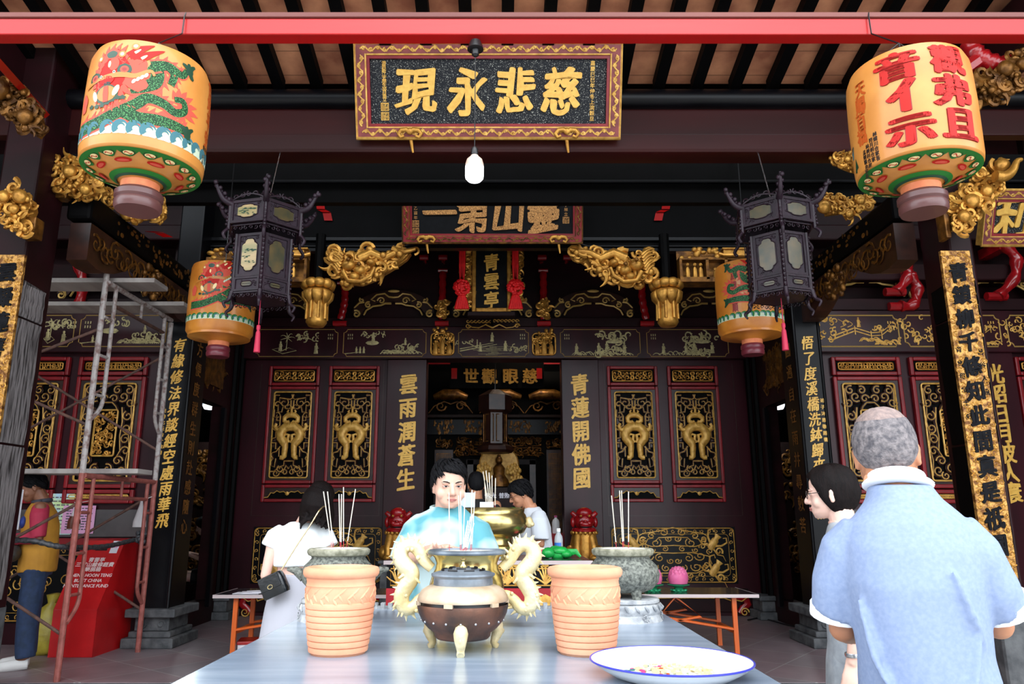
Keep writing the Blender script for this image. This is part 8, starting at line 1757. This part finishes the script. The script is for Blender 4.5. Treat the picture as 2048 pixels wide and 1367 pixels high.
def tee2(g):
    g.loft([((0, .04, .74), .2, .165), ((0, .03, 1.0), .195, .155), ((0, .02, 1.22), .195, .145), ((0, .01, 1.33), .165, .115), ((0, -.01, 1.41), .08, .075)], 22)
    for s in (-1, 1): g.tube([(s * .14, .02, 1.34), (s * .2, .02, 1.28), (s * .225, .025, 1.12)], [.075, .085, .085], 14)
garment(r_, tee2, .011, 'tshirt', 'tee_offwhite', .012, (8, 8, 4), 2)
garment(r_, lambda g: [g.tube([(s * .09, .02, .82), (s * .09, .0, .46), (s * .09, .03, .08)], [.11, .09, .07], 12) for s in (-1, 1)], .014, 'trousers', 'black_cloth')
face_parts(r_, M, k, glasses=True); hair(r_, M, k, lerp_lim(((0, .15), (40, .145), (65, .11), (85, .085), (105, .09), (130, .045), (180, .02))), 'hair_black', rx=.088, ry=.11, rz=.112, lump=.01, seed=8); tufts(r_, M, k, lerp_lim(((0, .145), (40, .14), (65, .105), (85, .08), (105, .085), (130, .04), (180, .018))), 'hair_black', 120, 3)
# ---- worshipper inside, seen from behind
X0 = PX(954, 975, 7.9); r_, M, k = person('person with short dark hair seen from behind, beyond the man in teal', (X0, 7.9, 0), PI + R(8),
    dict(hip=(0, 0, .95), chest=(0, 0, 1.3), sh_z=1.46, sw=.2, neck=(0, -.03, 1.54), head=(0, -.06, 1.535), hpitch=R(8), hk=1.05,
         arms=(((-.2, 0, 1.43), (-.24, -.03, 1.16), (-.14, -.24, 1.2)), ((.2, 0, 1.43), (.24, -.03, 1.16), (.14, -.24, 1.2))), legs=(((-.1, 0, .9), (-.1, 0, .48), (-.1, .03, .09), (-.1, -.12, .04)), ((.1, 0, .9), (.1, 0, .48), (.1, .03, .09), (.1, -.12, .04)))), 'skin_tan')
garment(r_, lambda g: (g.loft([((0, 0, .85), .19, .15), ((0, 0, 1.3), .195, .14), ((0, 0, 1.43), .16, .105), ((0, -.01, 1.5), .07, .07)], 20), [g.tube([(s * .16, 0, 1.43), (s * .22, -.01, 1.3), (s * .235, -.02, 1.2)], .075, 12) for s in (-1, 1)]), .012, 'shirt', 'black_cloth', .006)
garment(r_, trou, .016, 'trousers', 'trouser_dark'); hair(r_, M, k, lerp_lim(((0, .18), (60, .14), (80, .1), (100, .1), (125, .05), (180, .025))), 'hair_black', lump=.005)
# ---- worker reading by the scaffold
X0 = PX(72, 1100, 7.2); r_, M, k = person('person in a mustard and red shirt and jeans, head bowed, beside the scaffold', (X0, 7.2, 0), R(-62),
    dict(hip=(0, .02, .93), chest=(0, .0, 1.28), sh_z=1.43, sw=.2, neck=(0, -.02, 1.5), wd=1.05, hk=1.1, head=(0, -.045, 1.49), hpitch=R(26), hyaw=R(4),
         arms=(((.2, .0, 1.4), (.235, .02, 1.13), (.08, -.26, 1.12)), ((-.2, 0, 1.4), (-.23, .0, 1.13), (-.1, -.27, 1.12))),
         hands=(((.08, -.26, 1.12), (-.4, -.8, .3), (-.3, .2, .9), .6, 1), ((-.1, -.27, 1.12), (.4, -.8, .3), (.3, .2, .9), .6, -1)),
         legs=(((-.1, .02, .88), (-.1, .0, .48), (-.1, .03, .09), (-.11, -.13, .04)), ((.1, .02, .88), (.1, 0, .48), (.1, .03, .09), (.11, -.13, .04)))), 'skin_dark')
garment(r_, lambda g: g.loft([((0, .03, .83), .2, .16), ((0, .03, 1.0), .2, .16), ((0, .01, 1.25), .205, .155), ((0, 0, 1.37), .185, .125), ((0, -.01, 1.44), .1, .085)], 22), .01, 'shirt', 'shirt_mustard', .01)
garment(r_, lambda g: [(g.tube([(s * .15, .0, 1.4), (s * .215, .0, 1.33), (s * .24, .015, 1.14)], [.075, .078, .066], 14), g.tube([(s * .24, .015, 1.14), (s * .09, -.24, 1.12)], [.06, .045], 12)) for s in (-1, 1)], .009, 'sleeves', 'shirt_red', .006)
g = G(); g.ball((.03, -.125, 1.27), (.11, .035, .06), 14, 9); o = g.obj('blue_chest_patch', 'shirt_blue', None, 180); o.parent = r_
ringcollar(r_, (0, -.005, 1.462), .074, .074, .02, 'collar', 'collar_dark', .012)
garment(r_, lambda g: (g.loft([((0, .02, .8), .17, .14), ((0, .02, .96), .17, .13)], 16), [g.tube([(s * .1, .02, .86), (s * .1, .01, .48), (s * .1, .03, .1)], [.105, .09, .085], 14) for s in (-1, 1)]), .011, 'jeans', 'jeans', .008)
for s in (-1, 1): garment(r_, lambda g: g.tube([(s * .1, .06, .05), (s * .105, -.05, .045), (s * .11, -.15, .035), (s * .11, -.18, .03)], [.05, .05, .045, .03], 12, .9), .007, 'shoe', 'shoe_white', .002)
garment(r_, lambda g: g.ball((.1, -.17, 1.0), (.14, .07, .075), 16, 12), .009, 'waist_bag', 'bag_grey', .006); face_parts(r_, M, k, squint=True); hair(r_, M, k, lerp_lim(((0, .165), (40, .15), (60, .12), (80, .1), (100, .105), (125, .06), (180, .035))), 'hair_black', rx=.088, ry=.111, rz=.113, lump=.01, seed=5); tufts(r_, M, k, lerp_lim(((0, .16), (40, .145), (60, .115), (80, .095), (100, .1), (125, .055), (180, .03))), 'hair_black', 120, 4)
# ---- person with a phone just inside the left doorway
r_, M, k = person('person in dark clothes sitting inside the left doorway looking at a phone', (-4.12, 11.05, 0), R(-75),
    dict(hip=(0, .0, .5), chest=(0, .0, .86), sh_z=1.02, sw=.18, neck=(0, -.03, 1.09), wd=.95, arm_r=.9, head=(0, -.06, 1.09), hpitch=R(20),
         arms=(((-.19, 0, 1.0), (-.22, -.06, .74), (-.08, -.3, .82)), ((.19, 0, 1.0), (.22, -.06, .74), (.06, -.3, .82))),
         hands=(((-.08, -.3, .82), (.2, -.7, .6), (.2, .6, .5), .6, -1), ((.06, -.3, .82), (-.3, -.7, .5), (-.2, .6, .5), .6, 1)),
         legs=(((-.1, -.03, .5), (-.11, -.45, .52), (-.11, -.45, .09), (-.11, -.58, .04)), ((.1, -.03, .5), (.11, -.45, .52), (.11, -.45, .09), (.11, -.58, .04)))), 'skin_pale')
garment(r_, lambda g: (g.loft([((0, 0, .42), .19, .15), ((0, 0, .85), .175, .13), ((0, 0, 1.0), .15, .1)], 18), [g.tube([(s * .15, 0, 1.0), (s * .2, -.02, .86)], .065, 12) for s in (-1, 1)], [g.tube([(s * .1, -.02, .5), (s * .11, -.2, .51)], .098, 12) for s in (-1, 1)]), .012, 'dark_dress', 'black_cloth', .005)
hair(r_, M, k, lerp_lim(((0, .18), (60, .1), (90, .0), (180, -.03))), 'hair_black', rx=.09, ry=.115, rz=.118)
A = r_.matrix_basis @ Vector((0, -.42, .9)); g = G(); g.M = Matrix.Translation(A) @ Matrix.Rotation(R(-75), 4, 'Z') @ Matrix.Rotation(R(-35), 4, 'X'); g.box((0, 0, 0), (.075, .009, .15)); t = thing('phone', 'smartphone held by the person sitting inside the left doorway', 'phone', tuple(A)); g.obj('case', 'black_plastic', t, smooth=0, bevel=.004)
g = G(); g.M = Matrix.Translation(A) @ Matrix.Rotation(R(-75), 4, 'Z') @ Matrix.Rotation(R(-35), 4, 'X'); g.box((0, .006, 0), (.068, .002, .14)); g.obj('screen', 'screen_glow', t, smooth=0)
g = G(); t = thing('stool', 'dark wooden stool under the person inside the left doorway', 'stool', (-4.12, 11.05, 0)); g.box((-4.12, 11.08, .385), (.4, .4, .04)); g.obj('seat', 'dark_wood', t, smooth=0)
for a in (-1, 1):
    for b in (-1, 1): g = G(); g.box((-4.12 + a * .16, 11.08 + b * .16, .18), (.04, .04, .37)); g.obj('leg', 'dark_wood', t, smooth=0)
# dark shoe-like bundle at the lower left corner
A = P(8, 1352, 5.4); t = thing('tarpaulin_bundle', 'crumpled dark bundle on the ground in the bottom left corner', 'bundle', (A.x, 5.4, GZ)); g = G(); rr = random.Random(6)
for k_ in range(14): g.ball((A.x - .25 + rr.uniform(-.2, .25), 5.4 + rr.uniform(-.2, .2), GZ + rr.uniform(.06, .2)), (rr.uniform(.1, .18), rr.uniform(.1, .15), rr.uniform(.06, .1)), 10, 8)
vs, fs = remesh(g, .02, 2); o = part(wrinkle(vs, .02, (12, 12, 12)), fs, 'cloth', 'chain_black', None); adopt(o, t)
